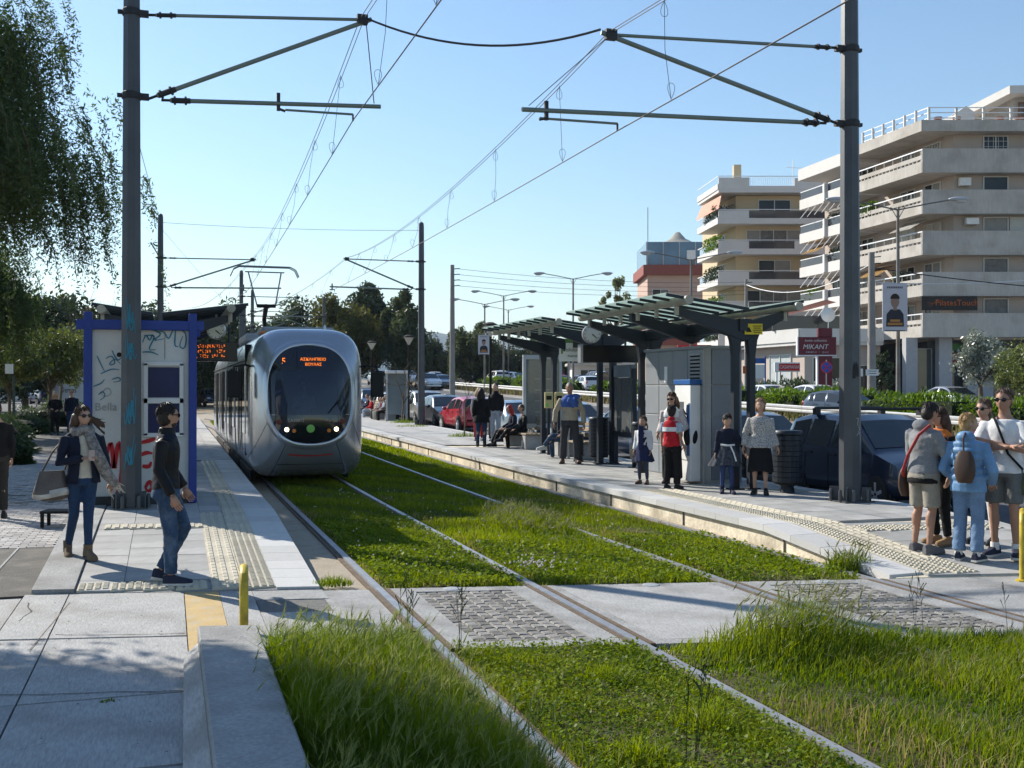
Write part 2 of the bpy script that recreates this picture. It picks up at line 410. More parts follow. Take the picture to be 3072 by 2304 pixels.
# the crossing: framed panels between the rails
crossing = link('crossing', None); struct(crossing)
zc = lambda a, b: -.004
def yf(x): return 10.82 + SK * x
def yn(x): return 8.27 + SK * x
def qd(x0, x1, a, b): # a,b fractions from the near to the far edge
    return [(x0, yn(x0) + a * (yf(x0) - yn(x0))), (x1, yn(x1) + a * (yf(x1) - yn(x1))), (x1, yn(x1) + b * (yf(x1) - yn(x1))), (x0, yn(x0) + b * (yf(x0) - yn(x0)))]
def panel(x0, x1, setts):
    if not setts:
        slab(crossing, 'concrete_panel', qd(x0 + .1, x1 - .1, .06, .94), zc, concrete_l, th=.12)
        for a, b in ((0, .06), (.94, 1)): slab(crossing, 'panel_frame', qd(x0 + .1, x1 - .1, a, b), zc, concrete, th=.12)
        for a, b in ((x0, x0 + .1), (x1 - .1, x1)): slab(crossing, 'panel_frame', qd(a, b, 0, 1), zc, concrete, th=.12)
        return
    for a, b in ((0, .08), (.92, 1)): slab(crossing, 'panel_frame', qd(x0 + .2, x1 - .2, a, b), zc, concrete, th=.12, gap=.001)
    for a, b in ((x0, x0 + .2), (x1 - .2, x1)): slab(crossing, 'panel_frame', qd(a, b, 0, 1), zc, concrete, th=.12, gap=.001)
    slab(crossing, 'sett_bed', qd(x0 + .2, x1 - .2, .08, .92), zc, soil, th=.1, dz=-.018, gap=0)
    nx, ny = 9, 17
    ms = []
    for q in range(4):
        mb = MB(); w, l = (x1 - x0 - .4) / nx / 2 - .003, (yf(0) - yn(0)) * .84 / ny / 2 - .003; c = .010
        j = lambda: rnd.uniform(-.003, .003)
        mb.add([(-w + j(), -l + j(), -.05), (w + j(), -l + j(), -.05), (w + j(), l + j(), -.05), (-w + j(), l + j(), -.05), (-w + j(), -l + j(), -.012), (w + j(), -l + j(), -.012), (w + j(), l + j(), -.012), (-w + j(), l + j(), -.012), (-w + c, -l + c, j()), (w - c, -l + c, j()), (w - c, l - c, j()), (-w + c, l - c, j())],
               [(0, 1, 5, 4), (1, 2, 6, 5), (2, 3, 7, 6), (3, 0, 4, 7), (4, 5, 9, 8), (5, 6, 10, 9), (6, 7, 11, 10), (7, 4, 8, 11), (8, 9, 10, 11)])
        me = mb.mesh('sett'); me.materials.append(sett_m); ms.append(me)
    for i in range(nx):
        for j in range(ny):
            x = x0 + .2 + (x1 - x0 - .4) * (i + .5) / nx
            y = yn(x) + (yf(x) - yn(x)) * (.08 + .84 * (j + .5) / ny)
            o = link('sett', rnd.choice(ms), crossing, (x, y, -.009 + rnd.uniform(-.003, .002)), rnd.choice((0, math.pi)) + rnd.uniform(-.05, .05))
panel(2.05, 3.35, True); panel(3.55, 5.27, False); panel(5.47, 6.77, True)
slab(crossing, 'concrete_panel', qd(6.97, 8.6, 0, 1), zc, concrete, th=.12); slab(crossing, 'concrete_panel', qd(8.6, 10.25, 0, 1), zc, concrete_l, th=.12)
slab(crossing, 'sand_edge', qd(1.38, 1.85, .0, 1.0), lambda a, b: -.012, concrete, th=.1)
for xa, xb in ((1.94 - .085, 1.94 - .045), (1.95 + .055, 1.95 + .095), (3.45 - .095, 3.45 - .055), (3.45 + .055, 3.45 + .095), (5.37 - .095, 5.37 - .055), (5.37 + .055, 5.37 + .095), (6.87 - .095, 6.87 - .055), (6.87 + .055, 6.87 + .095)):
    slab(crossing, 'edge_angle', qd(xa, xb, 0, 1), lambda a, b: .0, rust, th=.1, gap=0)
for x, f in ((2.62, .965), (4.55, .965), (6.3, .965)):
    mb = MB(); mb.lathe([(.001, .0), (.085, .0), (.085, .006), (.07, .01), (.001, .01)], n=20); q = qd(x, x + .01, f, 1)[0]
    mb.build('survey_disc', M('disc zinc', (.5, .5, .5), .45, .5), crossing, loc=(q[0], q[1], -.004), smooth=30)
# concrete path on the left, dark patch, small pavers
path = struct(MB().prism([(-1.32, -4), (.22, -4), (.22, 8.2), (1.42, 8.0), (1.42, 10.53), (-1.32, 11.1)], -.15, -.045).build('concrete_path', asphalt_d, None))
zp = lambda a, b: -.008
for y0, y1 in ((8.95, 10.86), (7.3, 8.93), (5.9, 7.28), (4.2, 5.88), (2.0, 4.18), (-2, 1.98)):
    for x0, x1 in ((-1.3, -.9), (-.9, .14)):
        if y0 > 8: q = rect(x0, x1, y0, y1)
        else: q = [(x0, y0), (x1, y0), (x1, y1 if y0 < 7 else y1 + SK * x1), (x0, y1 if y0 < 7 else y1 + SK * x0)]
        slab(path, 'concrete_slab', q, zp, concrete_l if rnd.random() < .7 else concrete, gap=.012, th=.1, rel=.003)
slab(path, 'ochre_strip', rect(.14, .46, 8.1, 10.86), zp, ochre, gap=.004, th=.1)
slab(path, 'concrete_slab', rect(.46, .76, 8.1, 10.86), zp, concrete_l, gap=.004, th=.1)
slab(path, 'concrete_slab', rect(.76, 1.42, 10.4, 10.86), zp, concrete, gap=.004, th=.1)
slab(path, 'aggregate_panel', rect(.76, 1.42, 9.82, 10.38), lambda a, b: -.014, M('aggregate', (.17, .165, .155), .95, var=.2, scale=20, fine=.4, fscale=120, bump=.7, bscale=110), gap=.01, th=.1)
slab(path, 'concrete_slab', rect(.76, 1.42, 8.1, 9.80), zp, concrete_l, gap=.004, th=.1)
dark = struct(MB().box((-3.2, 12.75, -.06), (3.9, 3.3, .1)).build('dark_pavement', asphalt_d))
for x in (-1.75, -2.4, -3.1): MB().box((x, 12.75, -.008), (.025, 3.3, .01)).build('joint_line', concrete, dark)
left_walk = struct(MB().prism([(-9, 4), (-1.32, 4), (-1.32, 11.09), (-9, 11.09)], -.14, -.03).build('left_pavement', concrete_l))
path_paving = struct(MB().prism([(-6.2, 14.42), (-1.26, 14.42), (-1.26, 44), (-5.5, 60), (-8, 60)], -.1, lambda a, b: -.035 + T(0, b)).build('path_paving', asphalt_d))
pm = MB(); pm.add([(-.097, -.047, -.03), (.097, -.047, -.03), (.097, .047, -.03), (-.097, .047, -.03), (-.094, -.044, 0), (.094, -.044, 0), (.094, .044, 0), (-.094, .044, 0)], [(0, 1, 5, 4), (1, 2, 6, 5), (2, 3, 7, 6), (3, 0, 4, 7), (4, 5, 6, 7)])
pme = pm.mesh('paver'); pme.materials.append(paver_m)
rest = MB(); cnt = 0
for j in range(190):
    yy = 14.48 + j * .1
    for i in range(23):
        xx = -1.37 - i * .2 - (.1 if j % 2 else 0)
        ang = (xx * .9533 - yy * .3024) / (xx * .3024 + yy * .9533)
        if ang < -.5: continue
        z = -.006 + T(0, yy) + rnd.uniform(-.003, .003)
        if cnt < 300: link('paver', pme, path_paving, (xx, yy, z)); cnt += 1
        else: rest.add([(p[0] + xx, p[1] + yy, p[2] + z) for p in pm.v], pm.f)
stuff(rest.build('paver_field', M('path paver far', (.35, .335, .32), .85, var=.2, scale=3, fine=.25, fscale=12), path_paving))

# low concrete block beside the tall grass
blk = tag(MB().prism([(.2, 8.24), (.62, 8.14), (.62, 2.2), (.2, 2.2)], -.1, .21).build('concrete_block', concrete, None, bevel=.012), 'long low grey concrete upstand beside the tall grass in the foreground', 'kerb block')
MB().prism([(.10, 8.0), (.198, 8.05), (.198, 2.2), (.02, 2.2)], -.1, lambda a, b: .02 + (a - .05) * .7).build('mortar_fillet', concrete_l, blk)

for a_, b_, w_, m_, n_ in (((.115, 2.2), (.155, 7.9), .05, soil, 'dirt_line'), ((-.99, 8.75), (-.86, 10.6), .008, rust, 'rusty_slot')):
    d_ = Vector((b_[0] - a_[0], b_[1] - a_[1])).normalized(); q_ = Vector((-d_.y, d_.x)) * w_ / 2; mb = MB(); N_ = 24; L2 = [Vector(a_).lerp(Vector(b_), i / N_) for i in range(N_ + 1)]
    mb.add([(p.x + q_.x * k * (1 + rnd.uniform(-.5, .5)), p.y + q_.y * k, -.004) for p in L2 for k in (-1, 1)], [(2 * i, 2 * i + 1, 2 * i + 3, 2 * i + 2) for i in range(N_)]); mb.build(n_, m_, path)
crack_m = M('crack', (.06, .055, .05), 1., var=.2)
def crack(pts, w, parent=path):
    mb = MB(); P = []
    for (a, b) in zip(pts[:-1], pts[1:]):
        for k in range(6): f = k / 6; P.append((a[0] + (b[0] - a[0]) * f + rnd.uniform(-.012, .012), a[1] + (b[1] - a[1]) * f + rnd.uniform(-.02, .02)))
    P.append(pts[-1]); mb.add([(p[0] + k * w * rnd.uniform(.3, 1), p[1] + k * w * rnd.uniform(.3, 1), -.0035) for p in P for k in (-.5, .5)], [(2 * i, 2 * i + 1, 2 * i + 3, 2 * i + 2) for i in range(len(P) - 1)]); mb.build('crack', crack_m, parent)
crack([(-.85, 9.25), (-.2, 9.05), (.12, 9.0)], .012); crack([(-1.28, 7.6), (-.5, 7.42), (.1, 7.3)], .014); crack([(-1.29, 6.2), (-.9, 6.28), (-.6, 6.5)], .008); crack([(-1.2, 9.9), (-1.15, 10.3), (-1.22, 10.7)], .014); crack([(-.3, 5.2), (.0, 5.6), (.1, 5.5)], .01); crack([(-.9, 4.9), (-.4, 4.7), (.1, 4.75)], .008); crack([(-1.28, 8.2), (-1.22, 8.7), (-1.27, 9.3)], .02)

gum = MB()
for k in range(70):
    gx, gy = rnd.uniform(-1.28, .1), rnd.uniform(4, 10.7); r_ = rnd.uniform(.003, .009); gum.add([(gx + r_ * math.cos(a) * rnd.uniform(.7, 1.2), gy + r_ * math.sin(a), -.0042) for a in [i * math.pi / 4 for i in range(8)]], [tuple(range(8))])
stuff(gum.build('gum_spots', crack_m, path))
# ------------------------------------------------------------------ vegetation
def np_mesh(name, V, Q, Tn=None):
    V = np.asarray(V, np.float32); Q = np.asarray(Q, np.int32).reshape(-1, 4); Tn = np.zeros((0, 3), np.int32) if Tn is None else np.asarray(Tn, np.int32).reshape(-1, 3)
    me = bpy.data.meshes.new(name); me.vertices.add(len(V)); me.vertices.foreach_set('co', V.ravel())
    nl = len(Q) * 4 + len(Tn) * 3; me.loops.add(nl); me.loops.foreach_set('vertex_index', np.concatenate([Q.ravel(), Tn.ravel()]))
    me.polygons.add(len(Q) + len(Tn)); st = np.concatenate([np.arange(len(Q)) * 4, len(Q) * 4 + np.arange(len(Tn)) * 3]).astype(np.int32)
    me.polygons.foreach_set('loop_start', st); me.update(calc_edges=True); me.validate(); return me
def blades(name, P, h, w, lean, tint, mat, parent=None, seed=1, spread=.35):
    rs = np.random.RandomState(seed); n = len(P); P = np.asarray(P); h = np.broadcast_to(h, n); w = np.broadcast_to(w, n)
    a = rs.rand(n) * 6.283; side = np.stack([np.cos(a), np.sin(a), np.zeros(n)], 1)
    b = rs.rand(n) * 6.283; bend = np.stack([np.cos(b), np.sin(b), np.zeros(n)], 1) * spread * rs.rand(n, 1) + np.asarray(lean)[None, :] * (.4 + .8 * rs.rand(n, 1))
    up = np.array([0, 0, 1.])
    mid = P + up * (h * .55)[:, None] + bend * (h * .3)[:, None]
    tip = P + up * (h * (1 - .25 * np.minimum(1, np.linalg.norm(bend, axis=1))))[:, None] + bend * h[:, None]
    hw = (w / 2)[:, None]
    V = np.stack([P - side * hw, P + side * hw, mid + side * hw * .8, mid - side * hw * .8, tip], 1).reshape(-1, 3)
    i = np.arange(n) * 5; Q = np.stack([i, i + 1, i + 2, i + 3], 1); Tn = np.stack([i + 3, i + 2, i + 4], 1)
    me = np_mesh(name, V, Q, Tn); attr_tint(me, np.concatenate([tint, tint])); me.materials.append(mat)
    return link(name, me, parent), tip
def ears(name, tips, size, lean, mat, parent, seed=2, wf=.085, awn=7):
    rs = np.random.RandomState(seed); n = len(tips); d = np.asarray(lean)[None, :] * (.5 + rs.rand(n, 1)) + rs.normal(0, .3, (n, 3)); d[:, 2] += .25
    d /= np.linalg.norm(d, axis=1)[:, None]; L = (size * (.7 + .6 * rs.rand(n)))[:, None]
    V = []; Q = []; o = 0
    for k in range(3):
        a = rs.normal(0, 1, (n, 3)); s = np.cross(d, a); s /= np.linalg.norm(s, axis=1)[:, None]
        w = L * wf
        V.append(np.stack([tips - d * L * .15, tips + d * L * .3 + s * w, tips + d * L, tips + d * L * .3 - s * w], 1).reshape(-1, 3)); i = o + np.arange(n) * 4; Q.append(np.stack([i, i + 1, i + 2, i + 3], 1)); o += 4 * n
    for k in range(awn):
        a = rs.normal(0, 1, (n, 3)); s = np.cross(d, a); s /= np.linalg.norm(s, axis=1)[:, None]; e = d + s * rs.uniform(.15, .45, (n, 1)); b = tips + d * L * rs.uniform(.2, .9, (n, 1)); t = np.cross(e, a); t /= np.linalg.norm(t, axis=1)[:, None]; t *= .0012
        V.append(np.stack([b - t, b + t, b + e * L * .7 + t * .3, b + e * L * .7 - t * .3], 1).reshape(-1, 3)); i = o + np.arange(n) * 4; Q.append(np.stack([i, i + 1, i + 2, i + 3], 1)); o += 4 * n
    me = np_mesh(name, np.concatenate(V), np.concatenate(Q)); attr_tint(me, rs.rand((3 + awn) * n)); me.materials.append(mat); return stuff(link(name, me, parent))
grass_m = leaf_mat('grass blades', (.055, .115, .008), (.235, .285, .025), .5, .012)
tall_m = leaf_mat('tall grass', (.045, .105, .008), (.21, .27, .025), .55, .01)
dry_m = leaf_mat('grass ears', (.16, .19, .07), (.36, .34, .17), .4, .03)
clover_m = leaf_mat('clover', (.07, .125, .01), (.22, .28, .03), .4, .008)
flower_m = M('clover flower', (.55, .48, .42), .8, var=.2)

turf = struct(MB().add([], []).build('turf_base', soil))
def turf_strip(x0, x1, y0, y1):
    mb = MB(); nx = 6; X = fr(x0, x1, .22); Y = fr(y0, y1, .4)
    g = [(x, y, T(0, y) - .03 + .03 * math.sin(math.pi * (x - x0) / (x1 - x0)) + rnd.uniform(-.008, .008)) for y in Y for x in X]; n = len(X)
    mb.add(g, [(j * n + i, j * n + i + 1, (j + 1) * n + i + 1, (j + 1) * n + i) for j in range(len(Y) - 1) for i in range(n - 1)])
    return struct(mb.build('turf', soil, turf, smooth=60))
for a, b in ((2.07, 3.35), (3.56, 5.27), (5.47, 6.77)): turf_strip(a, b, 10.9 + SK * (a + b) / 2, 60)
turf_strip(2.05, 3.36, 1.5, 8.25 + SK * 2.7); turf_strip(3.55, 12, 1.5, 8.2 + SK * 5.5 - .35); turf_strip(.63, 1.86, 1.5, 7.95)
turf_strip(3.56, 5.3, 6.9, 8.2 + SK * 4.4)
def patch_noise(x, y, s, ph):
    return .5 + .25 * np.sin(x * s + ph) * np.cos(y * s * .8 + ph * 2) + .25 * np.sin(x * s * 2.3 + y * s * 1.7 + ph * 3)
def scatter(n, x0, x1, yfun0, yfun1, seed):
    rs = np.random.RandomState(seed); x = x0 + (x1 - x0) * rs.rand(n); y0 = yfun0(x) if callable(yfun0) else yfun0; y1 = yfun1(x) if callable(yfun1) else yfun1
    y = y0 + (y1 - y0) * rs.rand(n); return x, y, rs
Tv = lambda y: .006 * np.clip(y - 20, 0, 90)
# track turf, near to far
lst = []
for (a, b) in ((2.0, 3.38), (3.53, 5.30), (5.44, 6.78)):
    for (y0, y1, dens, h, w) in ((None, 16, 2200, .075, .012), (16, 28, 800, .085, .02), (28, 58, 260, .1, .04)):
        A = (b - a) * (y1 - (y0 or 10)); n = int(A * dens)
        x, y, rs = scatter(n, a, b, (lambda x: yf(x) + .03) if y0 is None else y0, y1, int(a * 100 + y1))
        pn = patch_noise(x, y, 1.9, a); hh = h * (.45 + .8 * rs.rand(n)) * (.6 + .9 * pn)
        if a > 3.4 and a < 4: hh *= 1 + 2.2 * np.exp(-(((x - 4.9) / .5) ** 2 + ((y - 14.6) / 1.6) ** 2))
        edge = np.minimum(x - a, b - x); hh *= np.clip(.35 + edge * 3, .3, 1)
        lst.append((x, y, hh, np.full(n, w), np.clip(.15 + .75 * pn + .2 * rs.randn(n), 0, 1)))
x, y, hh, w, tn = [np.concatenate(q) for q in zip(*lst)]
g, tips = blades('track_grass', np.stack([x, y, Tv(y) - .03], 1), hh, w, (.08, -.03, 0), tn, grass_m, seed=3, spread=.6); stuff(tag(g, 'short green grass growing between the rails beyond the crossing', 'grass'))
sel = np.where((hh > .13) & (y < 17))[0][::6]
ears('seed_heads', tips[sel], .07, (.1, 0, .1), dry_m, g, 7)
def dry_mix(parent, x0, x1, y0, y1, n, h, w, seed):
    x, y, rs = scatter(n, x0, x1, y0, y1, seed); pn = patch_noise(x, y, 1.3, seed * .1); k = pn > .5; x, y = x[k], y[k]; n = len(x)
    o, _ = blades('dry_blades', np.stack([x, y, Tv(y) - .03], 1), h * (.5 + rs.rand(n)), w, (.05, 0, 0), rs.rand(n), leaf_mat('dry blades', (.20, .17, .06), (.36, .30, .13), .4, .01), parent, seed, .9); stuff(o)
for a_, b_ in ((2.0, 3.38), (3.53, 5.3), (5.44, 6.78)): dry_mix(g, a_, b_, lambda x: yf(x) + .05, 19, 4500, .07, .011, int(a_ * 77))
# clover leaves and flowers
def clover(n, x0, x1, y0, y1, seed, parent, s=.018):
    x, y, rs = scatter(n, x0, x1, y0, y1, seed); z = .015 + .05 * rs.rand(n) + Tv(y); nrm = rs.normal(0, .45, (n, 3)); nrm[:, 2] += 1
    nrm /= np.linalg.norm(nrm, axis=1)[:, None]; a = np.cross(nrm, rs.normal(0, 1, (n, 3))); a /= np.linalg.norm(a, axis=1)[:, None]; b = np.cross(nrm, a); c = np.stack([x, y, z], 1); sz = (s * (.6 + .8 * rs.rand(n)))[:, None]
    V = np.stack([c - a * sz, c - b * sz, c + a * sz, c + b * sz], 1).reshape(-1, 3); me = np_mesh('clover', V, np.arange(4 * n)); attr_tint(me, np.clip(.2 + .6 * patch_noise(x, y, 3, 1) + .2 * rs.randn(n), 0, 1)); me.materials.append(clover_m); return link('clover', me, parent)
clover(7000, 2.03, 3.36, lambda x: yf(x) + .04, 16, 21, g); clover(4000, 3.55, 5.25, lambda x: yf(x) + .04, 13, 22, g); clover(3500, 5.46, 6.78, lambda x: yf(x) + .04, 13, 23, g)
mb = MB()
for k in range(150):
    xx = rnd.choice((rnd.uniform(2.1, 3.3), rnd.uniform(3.5, 4.3), rnd.uniform(5.4, 6.7))); yy = rnd.uniform(10.4, 20) if k > 60 else rnd.gauss(10.9, .25)
    if k <= 60: xx = rnd.gauss(3.75, .16)
    r = .011; mb.ell((xx, yy, rnd.uniform(.07, .11)), (r, r, r), 5, 3)
stuff(mb.build('clover_flowers', flower_m, g))
# foreground, between the rails
n = 32000; x, y, rs = scatter(n, 2.03, 3.37, 3.0, lambda x: yn(x) - .03, 31); pn = patch_noise(x, y, 3.1, .7)
hh = (.03 + .05 * rs.rand(n)) * (.6 + .9 * pn)
for cx, cy in ((2.75, 6.6), (2.95, 5.6), (2.35, 5.2), (3.1, 6.9)): hh *= 1 + 1.6 * np.exp(-(((x - cx) / .14) ** 2 + ((y - cy) / .16) ** 2))
g2, tips = blades('lawn_grass', np.stack([x, y, np.full(n, -.03)], 1), hh, .007, (.1, -.03, 0), np.clip(.25 + .6 * pn + .2 * rs.randn(n), 0, 1), grass_m, seed=32, spread=.9); stuff(tag(g2, 'short clover lawn between the rails in the foreground', 'grass'))
clover(13000, 2.03, 3.36, 3.2, lambda x: yn(x) - .02, 33, g2, .011)
ears('seed_heads', tips[::120], .05, (.1, 0, .05), dry_m, g2, 34)
dry_mix(g2, 2.03, 3.37, 3.0, lambda x: yn(x) - .03, 6000, .05, .006, 36)
# foreground left, tall feathery barley grass
n = 40000; x, y, rs = scatter(n, .66, 1.78, 3.2, 8.02, 41); pn = patch_noise(x, y, 2.2, .2)
hh = (.16 + .26 * rs.rand(n)) * (.7 + .55 * pn) * np.clip(.45 + np.minimum((8.1 - y) * 1.3, (1.82 - x) * 2.2 - .05), .28, 1)
g3, tips = blades('tall_grass', np.stack([x, y, np.full(n, -.04)], 1), hh, .0048, (.10, -.04, 0), np.clip(.05 + .6 * pn + .2 * rs.randn(n), 0, 1), tall_m, seed=42, spread=.75); stuff(tag(g3, 'tall feathery green grass leaning right beside the concrete upstand', 'grass'))
ear_m = leaf_mat('green ears', (.15, .20, .05), (.34, .36, .14), .45, .01)
dry_mix(g3, .68, 1.75, 3.2, 7.95, 4000, .26, .004, 46)
ears('seed_heads', tips[hh > .25][::16], .075, (.28, -.05, .45), ear_m, g3, 43, wf=.06)
# foreground right, rough meadow with a tall dry clump
n = 90000; x, y, rs = scatter(n, 3.53, 11.5, lambda x: np.maximum(2.9, .0 * x + 3.1), lambda x: yn(x) - .05 - .25 * np.clip(x - 6.2, 0, 2), 51); keep = (x * .9533 - y * .3024) / (x * .3024 + y * .9533) < .53; x, y = x[keep], y[keep]; n = len(x)
pn = patch_noise(x, y, 1.7, .9); cl = np.exp(-(((x - 4.55) / .62) ** 2 + ((y - 7.0) / .34) ** 2)); cl2 = np.exp(-(((x - 6.6) / .9) ** 2 + ((y - 6.1) / .3) ** 2)); cl3 = np.exp(-(((x - 3.75) / .12) ** 2 + ((y - 4.7) / 1.5) ** 2))
rr = nrs.rand(n); hh = (.05 + .1 * rr) * (.5 + 1.0 * pn) * (1 + 2.6 * cl + 1.5 * cl2) * np.clip(.25 + (x - 3.5) * 1.2, .25, 1)
g4, tips = blades('meadow_grass', np.stack([x, y, np.full(n, -.035)], 1), hh, np.where(cl > .4, .008, .009), (.2, -.05, 0), np.clip(.15 + .65 * pn + .25 * cl2 + .2 * nrs.randn(n), 0, 1), grass_m, seed=52, spread=.6); stuff(tag(g4, 'rough bright green meadow grass in the right foreground', 'grass'))
e = np.where(((cl > .35) & (hh > .26)) | ((cl2 > .4) & (hh > .2)))[0][::2]
ears('seed_heads', tips[e][::2], .085, (.4, -.08, .4), dry_m, g4, 53, wf=.07); ears('seed_heads', tips[np.where((hh > .12) & (cl < .2))[0][::90]], .06, (.3, 0, .2), dry_m, g4, 54)
dry_mix(g4, 3.55, 9, 3.2, lambda x: yn(x) - .2, 9000, .13, .007, 56)
# single weeds and tufts
def tuft(name, label, x, y, n, r, h, seed, mat=grass_m, lean=(.05, 0, 0), z=None, ear=0, group=None):
    rs = np.random.RandomState(seed); a = rs.rand(n) * 6.283; q = np.sqrt(rs.rand(n)) * r; px, py = x + q * np.cos(a), y + q * np.sin(a) * .7
    o, tips = blades(name, np.stack([px, py, np.full(n, (T(x, y) if z is None else z) - .01)], 1), h * (.4 + .7 * rs.rand(n)) * (1.15 - .6 * q / r), .008 + r * .006, lean, np.clip(.4 + .3 * rs.randn(n), 0, 1), mat, seed=seed + 1, spread=.8)
    if ear: ears('seed_heads', tips[::ear], h * .3, (.2, 0, .4), dry_m, o, seed)
    return tag(o, label, 'weed', group)
tuft('weed_tuft', 'low weed tuft at the sandy end of the left platform edge', 1.55, 10.75, 260, .2, .14, 61)
tuft('weed_tuft', 'green weed clump against the white ramp kerb on the right', 7.0, 10.05, 420, .26, .3, 63, ear=9)
tuft('weed_tuft', 'flat dry weed on the concrete path beside a joint', -.35, 7.2, 40, .06, .03, 64, z=0)
tuft('weed_tuft', 'grass tuft round the thin sapling on the right platform', 9.23, 34.4, 300, .55, .25, 65, z=.33)
tuft('weed_tuft', 'grass tuft in front of the far steel mast', 9.3, 42.6, 260, .7, .2, 66, z=.37)
tuft('weed_tuft', 'grass tuft round the leaning sapling beyond the far steel mast', 9.75, 46.5, 280, .6, .3, 67, z=.4)
mb = MB()
for k in range(16):
    bx, by = rnd.choice(((1.62, 7.9), (2.0, 7.6), (1.75, 8.05), (2.6, 5.0), (5.6, 7.1), (6.2, 6.9))); bx += rnd.uniform(-.08, .08); by += rnd.uniform(-.1, .1); h = rnd.uniform(.35, .6); dx = rnd.uniform(-.06, .1)
    pts = [(bx, by, -.03), (bx + dx * .4, by, h * .5), (bx + dx, by, h)]; mb.tube(pts, [.0028, .002, .0012], 4)
    for q in range(5): z = h * (.62 + .08 * q); mb.tube([(bx + dx * .8, by, z - .02), (bx + dx * .8 + rnd.uniform(-.05, .05), by + rnd.uniform(-.03, .03), z + .05)], [.0012, .004], 4)
stuff(tag(mb.build('grass_stalks', leaf_mat('stalks', (.05, .07, .02), (.12, .11, .05), .2, .03)), 'thin dark flowering grass stalks standing above the foreground lawns', 'grass'))

# ---- trees
bark = M('bark', (.11, .085, .06), .95, var=.3, scale=6, fine=.3, fscale=30, bump=.5, bscale=30)
bark_l = M('pale bark', (.25, .21, .16), .95, var=.3, scale=6, fine=.3, fscale=30, bump=.4, bscale=30)
def leafcloud(name, C, size, tint, mat, parent, seed, aspect=.45, hang=0., loc=None):
    rs = np.random.RandomState(seed); n = len(C); a = rs.normal(0, 1, (n, 3)); a[:, 2] = a[:, 2] * (1 - hang) - hang * 1.6; a /= np.linalg.norm(a, axis=1)[:, None]
    b = np.cross(a, rs.normal(0, 1, (n, 3))); b /= np.linalg.norm(b, axis=1)[:, None]; s = (np.broadcast_to(size, n) * (.6 + .8 * rs.rand(n)))[:, None]
    V = np.stack([C - a * s, C + b * s * aspect, C + a * s, C - b * s * aspect], 1).reshape(-1, 3)
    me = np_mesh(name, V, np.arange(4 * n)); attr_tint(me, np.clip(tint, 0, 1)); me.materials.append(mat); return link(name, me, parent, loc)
def tree(name, label, x, y, h, rx, rz, nl, leaf, mat, tr=.2, seed=1, clumps=26, z0=None, group=None, lean=(0, 0), bm=bark, hang=0., cr=.3, trunk_top=.5, cat='tree', flat=0.):
    rs = np.random.RandomState(seed); z0 = T(x, y) - .1 if z0 is None else z0
    root = thing(name, label, cat, (x, y, z0), 0, group); cz = h - rz
    u = rs.normal(0, 1, (clumps, 3)); u /= np.linalg.norm(u, axis=1)[:, None]; q = rs.rand(clumps) ** .45
    C = u * q[:, None] * np.array([rx, rx, rz]) * (1 - cr * .6) + np.array([lean[0], lean[1], cz])
    if flat: C[:, 2] = np.maximum(C[:, 2], cz - rz * (1 - flat))
    k = rs.randint(0, clumps, nl); crad = rs.uniform(.6, 1.25, clumps) * cr
    g = rs.normal(0, 1, (nl, 3)); g /= np.maximum(np.linalg.norm(g, axis=1), .01)[:, None]; g *= (rs.rand(nl) ** .5)[:, None] * 1.15
    P = C[k] + g * (crad[k] * rx)[:, None] * np.array([1, 1, min(1.2, rz / rx + .2)])
    if hang: P[:, 2] -= rs.rand(nl) ** 2 * hang * rz
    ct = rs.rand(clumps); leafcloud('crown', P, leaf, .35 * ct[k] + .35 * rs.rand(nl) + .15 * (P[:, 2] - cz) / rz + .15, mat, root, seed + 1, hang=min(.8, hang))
    mb = MB(); tt = np.array([lean[0] * .5, lean[1] * .5, h * trunk_top])
    mb.tube([(0, 0, 0), tuple(tt * .5 + np.array([rs.uniform(-.1, .1), 0, 0]) * tr * 4), tuple(tt)], [tr, tr * .8, tr * .55], 8)
    for i in range(min(clumps, 12)):
        c = C[i]; m = (tt * .9 + c) / 2 + rs.normal(0, .15, 3) * rx * .3; mb.tube([tuple(tt * rs.uniform(.6, 1)), tuple(m), tuple(c)], [tr * .4, tr * .24, tr * .08], 5)
    mb.build('trunk', bm, root, smooth=60); return root
euc = leaf_mat('eucalyptus leaves', (.024, .045, .018), (.09, .11, .042), .35, .03)
gold = leaf_mat('golden leaves', (.045, .062, .014), (.14, .13, .035), .35, .02)
pine = leaf_mat('pine leaves', (.014, .03, .012), (.05, .07, .025), .25, .04)
pepper = leaf_mat('pepper tree leaves', (.026, .058, .016), (.095, .135, .035), .45, .03)
olive = leaf_mat('olive leaves', (.08, .10, .065), (.27, .30, .23), .25, .12)
bushy = leaf_mat('hedge leaves', (.035, .085, .010), (.15, .24, .025), .35, .02)
light = leaf_mat('light leaves', (.08, .11, .03), (.2, .22, .08), .4, .05)
def CW(px, d):   # camera-side bearing and distance to a place on the ground
    l = (px - 1106) / 2335 * d; return (l * .9532 + d * .3024, -l * .3024 + d * .9532)
def H(py, d): return 1.95 + (837.5 - py) / 2335 * d
